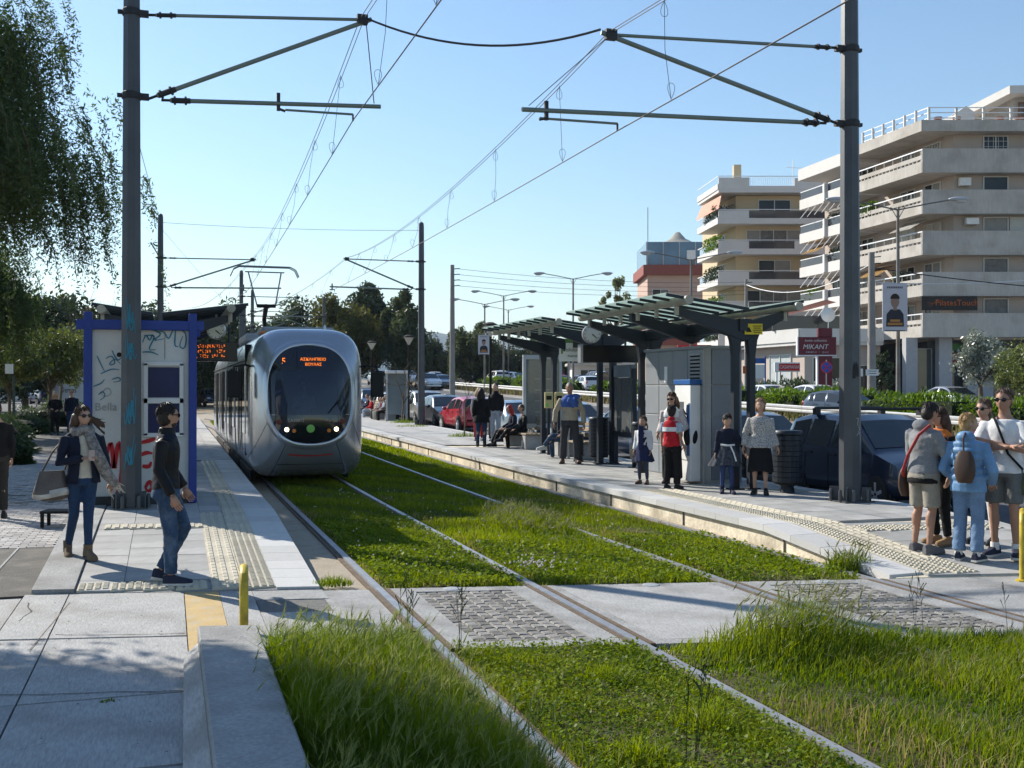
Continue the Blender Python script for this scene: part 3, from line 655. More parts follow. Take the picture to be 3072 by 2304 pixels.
# the big drooping pepper tree on the left
def pepper_tree(label, x, y, h, rx, rz, strands, leaf, seed, tr=.35):
    rs = np.random.RandomState(seed); root = thing('pepper_tree', label, 'tree', (x, y, -.1)); cz = h - rz
    mb = MB(); top = np.array([0, 0, cz - rz * .35]); mb.tube([(0, 0, 0), (.15, .1, top[2] * .5), tuple(top)], [tr, tr * .85, tr * .6], 10)
    u = rs.normal(0, 1, (46, 3)); u[:, 2] = np.abs(u[:, 2]) * .45 + u[:, 2] * .55; u /= np.linalg.norm(u, axis=1)[:, None]; q = .45 + .5 * rs.rand(46)
    C = u * q[:, None] * np.array([rx, rx, rz]) + np.array([0, 0, cz])
    for c in C:
        m = (top + c) / 2 + np.array([0, 0, .3 * rz]) * rs.rand() + rs.normal(0, .2, 3); mb.tube([tuple(top * rs.uniform(.8, 1)), tuple(m), tuple(c)], [tr * .3, tr * .17, .02], 6)
    pts = []; tn = []
    for s in range(strands):
        k = rs.randint(0, len(C)); o = C[k] + rs.normal(0, .15, 3) * rx; out = o - np.array([0, 0, cz]); out[2] = 0; out /= max(np.linalg.norm(out), .1)
        L = rs.uniform(.7, 2.3); m = 22; t = np.linspace(0, 1, m)[:, None]
        path = o + out * (t * .38 * L * (1 - .4 * t)) + np.array([0, 0, -1.]) * (t ** 1.6 * L * .85) + rs.normal(0, .03, 3) * t
        if s % 5 == 0: mb.tube([tuple(path[0]), tuple(path[10]), tuple(path[20])], [.022, .014, .005], 4)
        pts.append(np.repeat(path, 3, 0) + rs.normal(0, .075, (m * 3, 3))); tn.append(np.full(m * 3, rs.rand() * .5) + rs.rand(m * 3) * .5)
    leafcloud('crown', np.concatenate(pts), leaf, np.concatenate(tn), pepper, root, seed, aspect=.3, hang=.45)
    mb.build('trunk', bark, root, smooth=60); return root
px_, py_ = CW(-250, 32)
pepper_tree('big drooping pepper tree hanging into the top left corner', px_, py_, 14.9, 6.0, 6.0, 4400, .068, 71)
pepper_tree('smaller pepper tree whose shade falls on the near concrete path', -5.65, 11.25, 7.6, 2.1, 1.7, 2500, .085, 72, tr=.2)
X, Y = CW(-60, 42); pepper_tree('olive green drooping tree below the big pepper tree', X, Y, 8.6, 2.3, 3.0, 700, .075, 73, tr=.16)
BG = 'trees behind the tram stop'
spec = [ # bearing px, distance, top py, half width px, leaf material, label, leaves
 (55, 72, 620, 140, pine, 'broad dark pine behind the car park at the left edge', 9000),
 (165, 84, 640, 75, gold, 'brownish round tree just left of the kiosk top', 6000),
 (250, 90, 650, 60, pine, 'dark tree behind the left end of the platform roof', 5000),
 (345, 98, 665, 70, pine, 'dark tree behind the blue kiosk and left mast', 5500),
 (430, 92, 680, 65, euc, 'grey green tree behind the left platform clock', 5500),
 (505, 105, 632, 60, euc, 'thin grey green tree behind the pantograph masts', 3600),
 (590, 112, 660, 62, euc, 'grey green tree behind the tram roof and pantograph', 7000),
 (672, 116, 640, 60, euc, 'tall grey green tree right of the pantograph', 7000),
 (748, 112, 618, 62, gold, 'golden brown tree in the clump above the tram', 8000),
 (806, 118, 596, 46, pine, 'tallest dark tree in the clump above the tram', 8000),
 (868, 110, 612, 40, euc, 'dark tree touching the far right steel mast', 7000),
 (905, 140, 700, 34, pine, 'narrow dark tree just right of the far steel mast', 3000),
 (945, 140, 742, 34, euc, 'low grey tree left of the wooden utility pole', 3000),
 (1017, 125, 690, 40, euc, 'rounded grey tree beneath the hill right of the wooden pole', 5000),
 (1085, 150, 728, 46, pine, 'dark tree behind the first poster banner lamp', 3600),
 (1140, 160, 748, 52, gold, 'brownish tree behind the rear shelter roof', 3600),
 (1215, 150, 752, 60, pine, 'dark tree seen through the rear shelter', 3600),
 (1330, 98, 584, 38, light, 'sparse pale leafed young tree above the front shelter roof', 750)]
for i, (bx, d, ty, hw, mt, lb, nl) in enumerate(spec):
    X, Y = CW(bx, d); h = H(ty, d) - T(X, Y) + .1; rx = hw / 2335 * d * (1.5 if nl > 1000 else 1); rz = h * .48
    if bx == 1330: rz = h * .3
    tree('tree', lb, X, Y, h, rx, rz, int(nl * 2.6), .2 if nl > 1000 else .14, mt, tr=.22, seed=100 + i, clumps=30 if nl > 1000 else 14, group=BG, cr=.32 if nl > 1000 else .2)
# wood in the far distance, low shrubs below the trees
rs = np.random.RandomState(9); n = 26000; t = rs.rand(n); d = rs.uniform(165, 230, n); b = 860 + 520 * t; X = (b - 1106) / 2335 * d; P = np.stack([X * .9532 + d * .3024, -X * .3024 + d * .9532, 2.2 + rs.rand(n) ** 1.2 * (5 + 2.5 * np.sin(b * .045) + 1.5 * np.sin(b * .11))], 1)
w_ = stuff(leafcloud('distant_wood', P, .5, rs.rand(n), euc, None, 5)); w_['label'] = 'far grey green wood along the avenue below the hill'; w_['category'] = 'wood'
n = 16000; b = -60 + 560 * rs.rand(n); d = rs.uniform(120, 150, n); X = (b - 1106) / 2335 * d; P = np.stack([X * .9532 + d * .3024, -X * .3024 + d * .9532, .4 + rs.rand(n) * (4.5 + 1.5 * np.sin(b * .03))], 1)
w_ = stuff(leafcloud('distant_wood', P, .45, rs.rand(n), pine, None, 6)); w_['label'] = 'dark wood closing the car park on the left'; w_['category'] = 'wood'
# left: low tree with a bent trunk, bare tree, shrubs
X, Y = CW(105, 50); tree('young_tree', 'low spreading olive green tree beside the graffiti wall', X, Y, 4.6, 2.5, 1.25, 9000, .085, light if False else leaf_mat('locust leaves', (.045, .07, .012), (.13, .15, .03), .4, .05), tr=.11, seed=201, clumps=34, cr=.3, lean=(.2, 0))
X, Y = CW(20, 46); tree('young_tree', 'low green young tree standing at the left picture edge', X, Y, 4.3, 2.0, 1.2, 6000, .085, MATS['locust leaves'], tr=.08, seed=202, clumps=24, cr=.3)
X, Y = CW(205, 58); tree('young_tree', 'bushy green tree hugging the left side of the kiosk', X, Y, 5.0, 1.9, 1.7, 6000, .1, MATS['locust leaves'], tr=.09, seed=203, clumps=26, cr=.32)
def bare_tree(label, x, y, h, seed, spread=.55, tr=.06, name='bare_tree', levels=4):
    rs = np.random.RandomState(seed); root = thing(name, label, 'tree', (x, y, T(x, y) - .05)); mb = MB()
    def br(p, dr, L, r, k):
        q = p + dr * L; mb.tube([tuple(p), tuple((p + q) / 2 + rs.normal(0, .04, 3) * L), tuple(q)], [r, r * .8, r * .6], 5)
        if k:
            for i in range(3 if k > 1 else 4):
                nd = dr + rs.normal(0, spread, 3); nd[2] = abs(nd[2]) * .7 + .2; nd /= np.linalg.norm(nd); br(p + (q - p) * rs.uniform(.5, 1), nd, L * rs.uniform(.55, .8), r * .55, k - 1)
    br(np.zeros(3), np.array([.05, 0, 1.]), h * .4, tr, levels); mb.build('trunk', bark, root, smooth=60); return root
X, Y = CW(125, 62); bare_tree('leafless grey tree rising behind the left mast', X, Y, 7.6, 301, .5, .1, levels=5)
shrub_m = leaf_mat('juniper', (.02, .045, .012), (.07, .10, .03), .3, .04)
def shrub(label, x, y, rx, ry, h, n, leaf, mat, seed, name='shrub', cat='shrub', group=None, z=None):
    rs = np.random.RandomState(seed); u = rs.normal(0, 1, (n, 3)); u /= np.linalg.norm(u, axis=1)[:, None]; u[:, 2] = np.abs(u[:, 2]); q = rs.rand(n) ** .25
    if name == 'hedge': u /= (np.sum(np.abs(u) ** 4, axis=1) ** .25)[:, None]
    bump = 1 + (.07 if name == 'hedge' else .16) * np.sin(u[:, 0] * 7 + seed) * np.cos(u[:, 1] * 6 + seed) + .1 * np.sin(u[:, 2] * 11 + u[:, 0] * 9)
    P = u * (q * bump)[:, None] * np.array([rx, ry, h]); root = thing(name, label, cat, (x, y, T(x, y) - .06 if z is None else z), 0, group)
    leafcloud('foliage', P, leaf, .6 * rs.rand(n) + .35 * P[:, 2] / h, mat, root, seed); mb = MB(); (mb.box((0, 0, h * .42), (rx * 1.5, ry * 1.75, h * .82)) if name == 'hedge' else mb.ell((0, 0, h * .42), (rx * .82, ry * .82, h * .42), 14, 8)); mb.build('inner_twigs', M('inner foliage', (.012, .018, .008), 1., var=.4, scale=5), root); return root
for i, (bx, d, rx, h, lb) in enumerate(((-38, 31, 1.5, 1.1, 'low dark juniper at the left edge behind the walking person'), (30, 43, 1.7, .75, 'spreading juniper left of the walking couple'), (140, 52, 2.6, 1.2, 'juniper behind the walking couple below the graffiti wall'), (22, 27, .55, .7, 'small clipped round bush at the path edge'))):
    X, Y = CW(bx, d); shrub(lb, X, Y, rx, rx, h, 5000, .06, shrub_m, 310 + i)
# right: olive, tamarisk, conifer, hedges in the median, shrubs by the shops
X, Y = CW(2118, 62); tree('olive_tree', 'silver leafed olive tree in front of the glass shopfront', X, Y, H(706, 62) - T(X, Y), 1.75, 1.7, 5200, .10, olive, tr=.16, seed=401, clumps=26, cr=.3, trunk_top=.42)
X, Y = CW(2212, 56); tree('tamarisk_tree', 'soft green rounded tree at the right picture edge', X, Y, H(722, 56) - T(X, Y), 1.75, 1.6, 9000, .09, leaf_mat('tamarisk', (.07, .10, .02), (.17, .2, .06), .4, .04), tr=.14, seed=402, clumps=22, hang=.3, cr=.36)
X, Y = CW(1908, 74); tree('conifer', 'small dark conifer behind the red shop pylon', X, Y, H(745, 74) - T(X, Y), .95, 1.6, 5000, .1, pine, tr=.1, seed=403, clumps=20)
HG = 'clipped hedges along the median strip'
for i, (y0, y1, lb) in enumerate(((30.2, 33.3, 'bright green clipped hedge at the right picture edge behind the man with folded arms'), (33.5, 39.5, 'long bright green hedge right of the near mast'), (40.0, 44.1, 'bright green hedge hidden partly by the near mast'), (44.4, 49, 'bright green hedge above the elderly woman'), (50, 58, 'hedge behind the front shelter posts'), (58.6, 66, 'hedge seen between the front shelter and map board'), (67, 70.5, 'hedge seen left of the map board'), (76, 81, 'hedge seen between the two shelters'), (85, 89, 'hedge right of the tall glass advert case'), (92.5, 99.6, 'farthest hedge behind the guard rail near the lamp with the poster'))):
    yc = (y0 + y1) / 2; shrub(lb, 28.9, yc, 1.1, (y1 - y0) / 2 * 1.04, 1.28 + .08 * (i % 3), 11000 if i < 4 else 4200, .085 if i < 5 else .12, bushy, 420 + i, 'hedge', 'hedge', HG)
for i, (bx, d, rx, h, lb) in enumerate(((1716, 70, 1.9, 1.7, 'dark green shrub below the red and white shop sign'), (1790, 71, 2.0, 1.6, 'grey green shrub at the foot of the red shop pylon'), (1650, 74, 1.5, 1.4, 'dark shrub beside the blue parking sign post'), (2020, 66, 1.6, 1.2, 'shrub in front of the shop columns'))):
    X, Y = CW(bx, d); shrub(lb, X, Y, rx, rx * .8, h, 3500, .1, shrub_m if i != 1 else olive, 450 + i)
bare_tree('thin bare sapling with a few branches on the right platform', 9.23, 34.4, 3.2, 501, .6, .03, 'sapling', 2)
bare_tree('leaning bare sapling beside the far steel mast', 9.75, 46.8, 4.0, 502, .8, .05, 'sapling', 3)
# ------------------------------------------------------------------ the tram
silver = M('tram silver', (.43, .455, .50), .24, .7, var=.06, scale=1.2, fine=.03, coat=.4, bump=.015, bscale=3, stain=(.36, .35, .33), stain_amt=.25, stain_scale=1.1)
tram_dark = M('tram black', (.012, .013, .018), .12, .0, var=0, fine=0, spec=.6, coat=.5)
tram_glass = M('tram side glass', (.018, .022, .028), .05, .1, var=.1, scale=2, fine=0, spec=.8, coat=.6)
seam_m = M('seam black', (.01, .01, .01), .8, var=0, fine=0)
red_m = M('signal red', (.45, .02, .015), .5, var=.1)
rubber = M('rubber', (.018, .018, .018), .75, var=.15, fine=.1)
white_p = M('white paint', (.72, .72, .70), .5, var=.06, fine=.04)
orange_lamp = M('orange lens', (.7, .2, .02), .3, var=0, fine=0)
led = M('amber led', (.1, .02, 0), .6, var=0, fine=0, emit=(1., .22, .02), estr=1.1)
headlamp = M('lit headlamp', (.9, .85, .7), .3, var=0, fine=0, emit=(1., .82, .5), estr=6)
windscreen = glass_mat('windscreen glass', (.22, .30, .48), .5, .02)
interior = M('dark interior', (.02, .022, .028), .9, var=.2)
W_, ZC, HZ, NN, DN = 1.1, 1.66, 1.46, 4.3, .95
tram = thing('tram', 'silver low floor tram with an oval black windscreen arriving at the stop', 'tram', (2.60, 20.85, .0))
def nn(q): return NN if q >= 0 else NN + 3.2 * min(1, -q * 3)
def outl(a, s=1.):
    c, q = math.cos(a), math.sin(a); n = nn(q); k = (abs(c) ** n + abs(q) ** n) ** (-1 / n); return (W_ * c * k * s, ZC + HZ * q * k * s)
def fy(x, z):
    n = nn((z - ZC) / HZ / max(1e-6, math.hypot(x / W_, (z - ZC) / HZ))); r = min(.9999, (abs(x / W_) ** n + abs((z - ZC) / HZ) ** n) ** (1 / n)); return DN * (1 - (1 - r ** 2.9) ** (1 / 2.0)) + .16 * max(0, z - 1.3) ** 1.3 * (1 - r ** 6)
def fp(x, z, off=0.): return (x, fy(x, z) - off, z)
OC, OX, OZ, ON = 1.83, .80, .95, 2.5
def oval(x, z): return (abs(x / OX) ** ON + abs((z - OC) / OZ) ** ON) ** (1 / ON)
na = 72; rr_ = [0.001] + [i / 22 for i in range(1, 19)] + [.86, .9, .93, .955, .975, .99, 1.]
mb = MB(); grid = []
for r in rr_:
    grid.append([(*[outl(2 * math.pi * j / na, r)[0]], 0, outl(2 * math.pi * j / na, r)[1]) for j in range(na)])
grid = [[(p[0], fy(p[0], p[2]), p[2]) for p in g_] for g_ in grid]
end = [(p[0], 5.4, p[2]) for p in grid[-1]]; mid = [(p[0], DN + .5, p[2]) for p in grid[-1]]
rings = grid + [mid, end]; o = 0; mb.v = [p for g_ in rings for p in g_]
for i in range(len(rings) - 1):
    for j in range(na):
        q = (i * na + j, i * na + (j + 1) % na, (i + 1) * na + (j + 1) % na, (i + 1) * na + j)
        cx = sum(mb.v[k][0] for k in q) / 4; cz_ = sum(mb.v[k][2] for k in q) / 4; cy = sum(mb.v[k][1] for k in q) / 4
        if cy < DN and oval(cx, cz_) < .84 and 1.42 < cz_ < 2.34: continue
        mb.f.append(q); mb.m.append(0)
mb.build('cab_shell', silver, tram, smooth=50)
def front_grid(name, test, mat, off, n=46, parent=tram, x0=-.85, x1=.85, z0=.8, z1=2.85, clip=None):
    # a patch of the curved front, cut to the superellipse
    mb = MB(); pts = {}
    def sx(u, z): # horizontal squeeze so that the border follows the outline
        k = max(0., 1 - abs((z - OC) / (OZ * test)) ** ON) ** (1 / ON) * OX * test; return u * k
    Z = fr(OC - OZ * test * .999, OC + OZ * test * .999, .05)
    if clip: Z = [z for z in Z if clip[0] <= z <= clip[1]]
    U = [i / 12 for i in range(-12, 13)]
    vs_ = [fp(sx(u, z), z, off) for z in Z for u in U]; n_ = len(U)
    mb.add(vs_, [(j * n_ + i, (j + 1) * n_ + i, (j + 1) * n_ + i + 1, j * n_ + i + 1) for j in range(len(Z) - 1) for i in range(n_ - 1)])
    return mb.build(name, mat, parent, smooth=60)
# rim around the black oval
mb = MB(); ring = []
for j in range(80):
    a = 2 * math.pi * j / 80; c, q = math.cos(a), math.sin(a); k = (abs(c) ** ON + abs(q) ** ON) ** (-1 / ON)
    P = [fp(OX * c * k * s, OC + OZ * q * k * s, f) for s, f in ((1.0, .002), (1.02, .02), (1.09, .016), (1.12, .001))]; ring.append(P)
mb.loft(ring + [ring[0]], caps=False, closed=False); mb.build('windscreen_rim', silver, tram, smooth=60)
# black surround: everything in the oval except the see-through window
mb = MB()
for j in range(80):
    pass
front_grid('lower_mask', 1.0, tram_dark, .006, clip=(.86, 1.46)); front_grid('upper_mask', 1.0, tram_dark, .006, clip=(2.27, 2.8))
for s in (-1, 1):
    mb = MB(); Z = fr(1.44, 2.30, .06); n_ = 6
    def kx(z, t): return OX * t * max(0., 1 - abs((z - OC) / (OZ * t)) ** ON) ** (1 / ON)
    vs_ = [fp(s * (kx(z, .84) + (kx(z, 1.0) - kx(z, .84)) * i / (n_ - 1)), z, .006) for z in Z for i in range(n_)]
    mb.add(vs_, [(j * n_ + i, j * n_ + i + 1, (j + 1) * n_ + i + 1, (j + 1) * n_ + i) for j in range(len(Z) - 1) for i in range(n_ - 1)]); mb.build('side_mask', tram_dark, tram, smooth=60)
front_grid('windscreen', .9, windscreen, .0035, clip=(1.40, 2.36))
MB().box((0, 2.2, 1.7), (2.2, .05, 2.3)).build('cab_rear_wall', interior, tram)
MB().box((0, .95, 1.28), (1.7, .8, .2)).build('dashboard', interior, tram, bevel=.05)
MB().tube([(.32, fy(.1, 1.47) - .02, 1.47), (.55, fy(.3, 1.75) - .02, 1.72)], .012, 6).build('wiper', seam_m, tram)
for s in (-1, 1):
    hl = MB().lathe([(.001, -.03), (.052, -.03), (.056, -.01), (.056, .03)], n=18, axis='Y').build('headlight', M('lamp bezel', (.12, .12, .13), .3, .6), tram, smooth=40, loc=(.47 * s, fy(.47, 1.155) - .008, 1.155))
    MB().lathe([(.001, -.036), (.036, -.034), (.042, -.028)], n=18, axis='Y').build('lens', headlamp, hl, smooth=40)
    MB().lathe([(.001, -.03), (.036, -.03), (.04, .02)], n=14, axis='Y').build('indicator', orange_lamp, tram, smooth=40, loc=(.33 * s, fy(.33, 1.13) - .006, 1.13))
    MB().lathe([(.001, -.03), (.05, -.028), (.055, .02)], n=14, axis='Y').build('marker_lamp', M('dark red lens', (.12, .012, .01), .3, var=0), tram, smooth=40, loc=(.6 * s, fy(.6, 1.3) - .004, 1.3))
    # mirrors on arms
    mir = MB().box((0, 0, 0), (.26, .10, .52)).build('mirror', rubber, tram, bevel=.03, seg=2, loc=(1.40 * s, .75, 2.02))
    MB().tube([(1.04 * s, .95, 2.36), (1.2 * s, .8, 2.40), (1.40 * s, .75, 2.36), (1.40 * s, .75, 2.2)], .022, 8).build('mirror_arm', rubber, tram)
    # cab side glass
    mb = MB(); Z = fr(.95, 2.42, .15)
    def xs_(z): return W_ * (1 - min(.999, abs((z - ZC) / HZ)) ** 6) ** (1 / 6)
    mb.add([(s * (xs_(z) + .006), y, z) for z in Z for y in (1.28, 1.95)], [(2 * i, 2 * i + 1, 2 * i + 3, 2 * i + 2) if s < 0 else (2 * i, 2 * i + 2, 2 * i + 3, 2 * i + 1) for i in range(len(Z) - 1)]); mb.build('cab_side_window', tram_dark, tram)
    # seams running down from the oval
    P = [fp(s * (.42 + .3 * t), 1.03 - .75 * t, .003) for t in [i / 10 for i in range(11)]]
    mb = MB(); mb.tube(P, .006, 5); mb.build('panel_seam', seam_m, tram)
    P = [fp(s * (.72 + .4 * t), 1.5 - .9 * t, .003) for t in [i / 8 for i in range(9)]]
    MB().tube(P, .005, 5).build('panel_seam', seam_m, tram)
MB().lathe([(.001, -.014), (.075, -.012), (.08, 0)], n=24, axis='Y').build('emblem', M('emblem green', (.22, .48, .10), .5, var=0), tram, smooth=30, loc=(-.02, fy(0, 1.17) - .008, 1.17))
mb = MB(); P = [(x, .64 + .03 * (x / .42) ** 2) for x in fr(-.42, .42, .06)]
mb.add([fp(x, z + d, .005) for x, z in P for d in (-.012, .012)], [(2 * i, 2 * i + 2, 2 * i + 3, 2 * i + 1) for i in range(len(P) - 1)]); mb.build('red_stripe', red_m, tram)
def tilt(z): return (R(90 - 8), 0, 0)
text('5', .17, led, tram, (-.50, fy(-.5, 2.47) - .016, 2.46), tilt(0), 'route_number'); text('ΑΣΚΛΗΠΙΕΙΟ', .078, led, tram, (.06, fy(0, 2.5) - .016, 2.50), tilt(0), 'destination', sx=1.05); text('ΒΟΥΛΑΣ', .078, led, tram, (.06, fy(0, 2.4) - .016, 2.40), tilt(0), 'destination')
text('TA10012', .085, M('dull lettering', (.35, .36, .38), .6, var=0), tram, (-.3, fy(-.3, 1.33) - .014, 1.325), (R(96), 0, 0), 'fleet_number')
text('·ΤΡΑΜ·', .05, MATS['dull lettering'], tram, (.33, fy(.3, 1.34) - .014, 1.34), (R(96), 0, 0), 'operator_lettering')
MB().tube([fp(-.62 + .04 * i, .47 + .012 * abs(i - 15.5) * 0, .003) for i in range(32)], .005, 5).build('panel_seam', seam_m, tram)
for s in (-1, 1):
    for z_ in (.98, 1.02): MB().lathe([(.001, -.008), (.012, -.006), (.014, .0)], n=8, axis='Y').build('bolt', seam_m, tram, loc=(s * .5, fy(.5, z_ - .08) - .002, z_ - .08))
# body modules behind the cab with glazing, doors and lower panels
mods = [(1.95, 5.4, True), (5.85, 9.6, False), (10.0, 13.4, False), (13.8, 18.6, False)]
for a, b, first in mods:
    if not first:
        O = [outl(2 * math.pi * j / na) for j in range(na)]; mb = MB(); mb.loft([[(p[0], y, p[1]) for p in O] for y in (a, b)]); mb.build('body_module', silver, tram, smooth=50)
    for s in (-1, 1):
        y0 = a + .1
        while y0 < b - .5:
            y1 = min(y0 + 1.12, b - .06); door = (int((y0 - a) / 1.12) % 3 == 1)
            Z = fr(.5 if door else 1.0, 2.42, .16); mb = MB()
            mb.add([(s * (xs_(z) + .007), y, z) for z in Z for y in (y0, y1)], [(2 * i, 2 * i + 1, 2 * i + 3, 2 * i + 2) if s < 0 else (2 * i, 2 * i + 2, 2 * i + 3, 2 * i + 1) for i in range(len(Z) - 1)])
            w = mb.build('door_leaf' if door else 'side_window', tram_glass, tram)
            for yy in ((y0, y1, (y0 + y1) / 2) if door else (y0,)):
                MB().tube([(s * (xs_(z) + .008), yy, z) for z in Z], .012, 5).build('mullion', seam_m if door else silver, w)
            if door: MB().box((s * (W_ + .013), y0 + .12, .62), (.02, .05, .03)).build('door_button', red_m, w)
            y0 = y1 + .06
        MB().box((s * (W_ - .01), (a + b) / 2, 2.52), (.03, b - a - .1, .02)).build('gutter', seam_m, tram)
        MB().box((s * .98, (a + b) / 2, .16), (.06, b - a, .2)).build('skirt', rubber, tram)
    if not first: continue
for a, b in ((5.4, 5.85), (9.6, 10.0), (13.4, 13.8)):
    mb = MB(); n = 6; O = [outl(2 * math.pi * j / na) for j in range(na)]
    mb.loft([[(p[0] * k, y, ZC + (p[1] - ZC) * k) for p in O] for y, k in [(a + (b - a) * i / n, .95 if i % 2 else .985) for i in range(n + 1)]]); mb.build('gangway_bellows', rubber, tram)
mb = MB(); mb.box((0, 2.9, 3.16), (1.5, 1.4, .14)); mb.build('roof_unit', M('roof grey', (.3, .3, .3), .7), tram, bevel=.04); MB().box((0, 8.0, 3.2), (1.6, 2.8, .2)).build('roof_unit', MATS['roof grey'], tram, bevel=.04)
MB().lathe([(.03, 0), (.028, .16), (.001, .2)], (.45, 1.5, 3.05), 10).build('antenna', white_p, tram, smooth=40)
for s in (-.78, .72): MB().box((s, 1.6, 3.07), (.1, .1, .07)).build('roof_lamp', orange_lamp, tram, bevel=.02)
for y in (3, 7.4, 12, 16): 
    for s in (-.75, .75): MB().lathe([(.001, -.06), (.3, -.06), (.3, .02), (.27, .06), (.001, .06)], (s, y, .3), 20, axis='X').build('wheel', rust, tram, smooth=40)
# pantograph
pan = MB(); y = 10.4
pan.box((0, y, 3.3), (.7, .7, .12)); pan.tube([(0, y, 3.3), (0, y + .5, 3.9), (0, y - .2, 4.25)], [.07, .06, .07], 8); pan.tube([(-.26, y - .2, 4.25), (.26, y - .2, 4.25)], .05, 8)
p_ = pan.build('pantograph', seam_m, tram, smooth=40)
mb = MB()
for s in (-1, 1): mb.tube([(.25 * s, y - .2, 4.25), (.46 * s, y + .3, 5.25)], .022, 6)
mb.tube([(.26, y - .2, 4.25), (.62, y + .3, 5.22)], .008, 5); mb.tube([(-.55, y + .3, 5.25), (.55, y + .3, 5.25)], .02, 6); mb.build('pantograph_arm', M('grey metal', (.2, .2, .21), .5, .5), p_)
for dy in (-.14, .14):
    mb = MB(); mb.tube([(-.95, y + .3 + dy, 5.12), (-.86, y + .3 + dy, 5.32), (-.7, y + .3 + dy, 5.40), (.7, y + .3 + dy, 5.40), (.86, y + .3 + dy, 5.32), (.95, y + .3 + dy, 5.12)], .018, 6); mb.build('contact_strip', MATS['grey metal'], p_)

# ------------------------------------------------------------------ overhead line: masts and wires
galv = M('galvanised steel', (.075, .08, .087), .45, .3, var=.18, scale=2.2, fine=.1, bump=.05, stain=(.12, .12, .125), stain_amt=.4, stain_scale=1.3)
arm_m = M('arm green grey', (.17, .21, .19), .5, .35, var=.1)
fit_m = M('fitting dark', (.035, .037, .04), .6, .3, var=.2)
wire_m = M('wire', (.055, .055, .06), .5, .5, var=0, fine=0)
MG = 'steel overhead line masts'
def mast(label, x, y, z0, h, dirn, zt, zl, top_end, low_end, reg, r0=.15, r1=.11, detail=True):
    m = thing('overhead_line_mast', label, 'mast', (x, y, z0), 0, MG); a0 = math.pi / 8
    mb = MB(); mb.loft([[(r * math.cos(a0 + i * math.pi / 4), r * math.sin(a0 + i * math.pi / 4), z) for i in range(8)] for r, z in ((r0, .03), (r0, .6), (r1, h - .12), (r1 * .85, h), (r1 * .3, h + .05))]); mb.build('pole', galv, m, smooth=20)
    bp = MB().box((0, 0, .015), (r0 * 3.1, r0 * 3.1, .03)).build('base_plate', galv, m)
    if detail:
        for i in range(4):
            a = math.pi / 4 * (2 * i + 1); mb = MB(); q = r0 * 1.05
            mb.bar((q * math.cos(a), q * math.sin(a), .13), (q * 1.75 * math.cos(a), q * 1.75 * math.sin(a), .13), .02, .2); mb.build('gusset', galv, bp)
            for s in (-.35, .35): MB().lathe([(.028, .03), (.028, .16), (.02, .2)], (r0 * 1.7 * math.cos(a + s), r0 * 1.7 * math.sin(a + s), 0), 8).build('anchor_bolt', galv, bp)
    z = lambda v: v - z0
    def rad(zz): return r0 + (r1 - r0) * zz / h
    for zz in (zt, zl):
        q = rad(z(zz)); c = MB().lathe([(q + .006, -.05), (q + .012, -.04), (q + .012, .04), (q + .006, .05)], (0, 0, z(zz)), 12); c.box((dirn * (q + .05), 0, z(zz)), (.12, .1, .08)); c.box((-dirn * (q + .03), 0, z(zz)), (.08, .06, .05)); c.build('clamp', fit_m, m)
    s = dirn; x1 = s * (rad(z(zt)) + .1)
    def ins(p, q, name, r, mat=arm_m):
        p = Vector(p); q = Vector(q); d = (q - p).normalized(); MB().tube([p, q], r, 10).build(name, mat, m, smooth=40)
        mb = MB(); mb.tube([p - d * .12, p], .02, 6)
        for t in (.05, .2): mb.tube([p + d * t, p + d * (t + .03)], r * 1.9, 10)
        mb.tube([p + d * .02, p + d * .28], r * 1.25, 10); mb.build('insulator', fit_m, m)
    ins((x1 + s * .1, 0, z(zt)), (s * top_end[0], 0, z(top_end[1])), 'top_arm', .024); ins((x1 + s * .12, 0, z(zl) + .03), (s * (top_end[0] + .14), 0, z(top_end[1]) + .02), 'diagonal_strut', .034); ins((x1 + s * .3, 0, z(zl) - .02), (s * low_end[0], 0, z(low_end[1])), 'lower_arm', .032)
    mb = MB(); rx, rz_ = s * reg[0], z(reg[2]); mb.box((rx, 0, rz_ + .1), (.05, .05, .26)); mb.tube([(rx, 0, rz_), (rx + s * .1, 0, rz_ - .03)], .02, 6); mb.build('registration_bracket', fit_m, m); MB().tube([(s * reg[1], 0, rz_ - .0), (s * reg[1], 0, rz_ - .1)], .015, 6).build('wire_clip', fit_m, m); MB().box((s * top_end[0], 0, z(top_end[1])), (.16, .1, .14)).build('end_clamp', fit_m, m)
    MB().tube([(rx + s * .1, 0, rz_ - .01), (s * reg[1], 0, rz_)], .018, 8).build('registration_arm', arm_m, m)
    return m
mast('tall steel mast with graffiti standing in front of the white kiosk', -.51, 16.2, .24, 8.9, 1, 7.26, 6.08, (3.28, 7.5), (3.56, 6.21), (2.04, 3.14, 6.06))
mast('tall steel mast on the right platform in front of the dark people carrier', 9.72, 13.9, .24, 8.9, -1, 7.02, 5.9, (3.87, 6.86), (5.17, 5.72), (4.82, 3.77, 5.63), .165, .12)
mast('far steel mast behind the left platform roof', -.33, 45, .4, 8.4, 1, 7.1, 5.95, (3.55, 7.15), (4.7, 6.02), (3.2, 3.3, 5.9), detail=False)
mast('far steel mast beside the bench on the right platform', 10.0, 44.0, .4, 8.4, -1, 7.2, 6.05, (3.1, 7.2), (3.8, 6.05), (3.7, 3.6, 5.95))
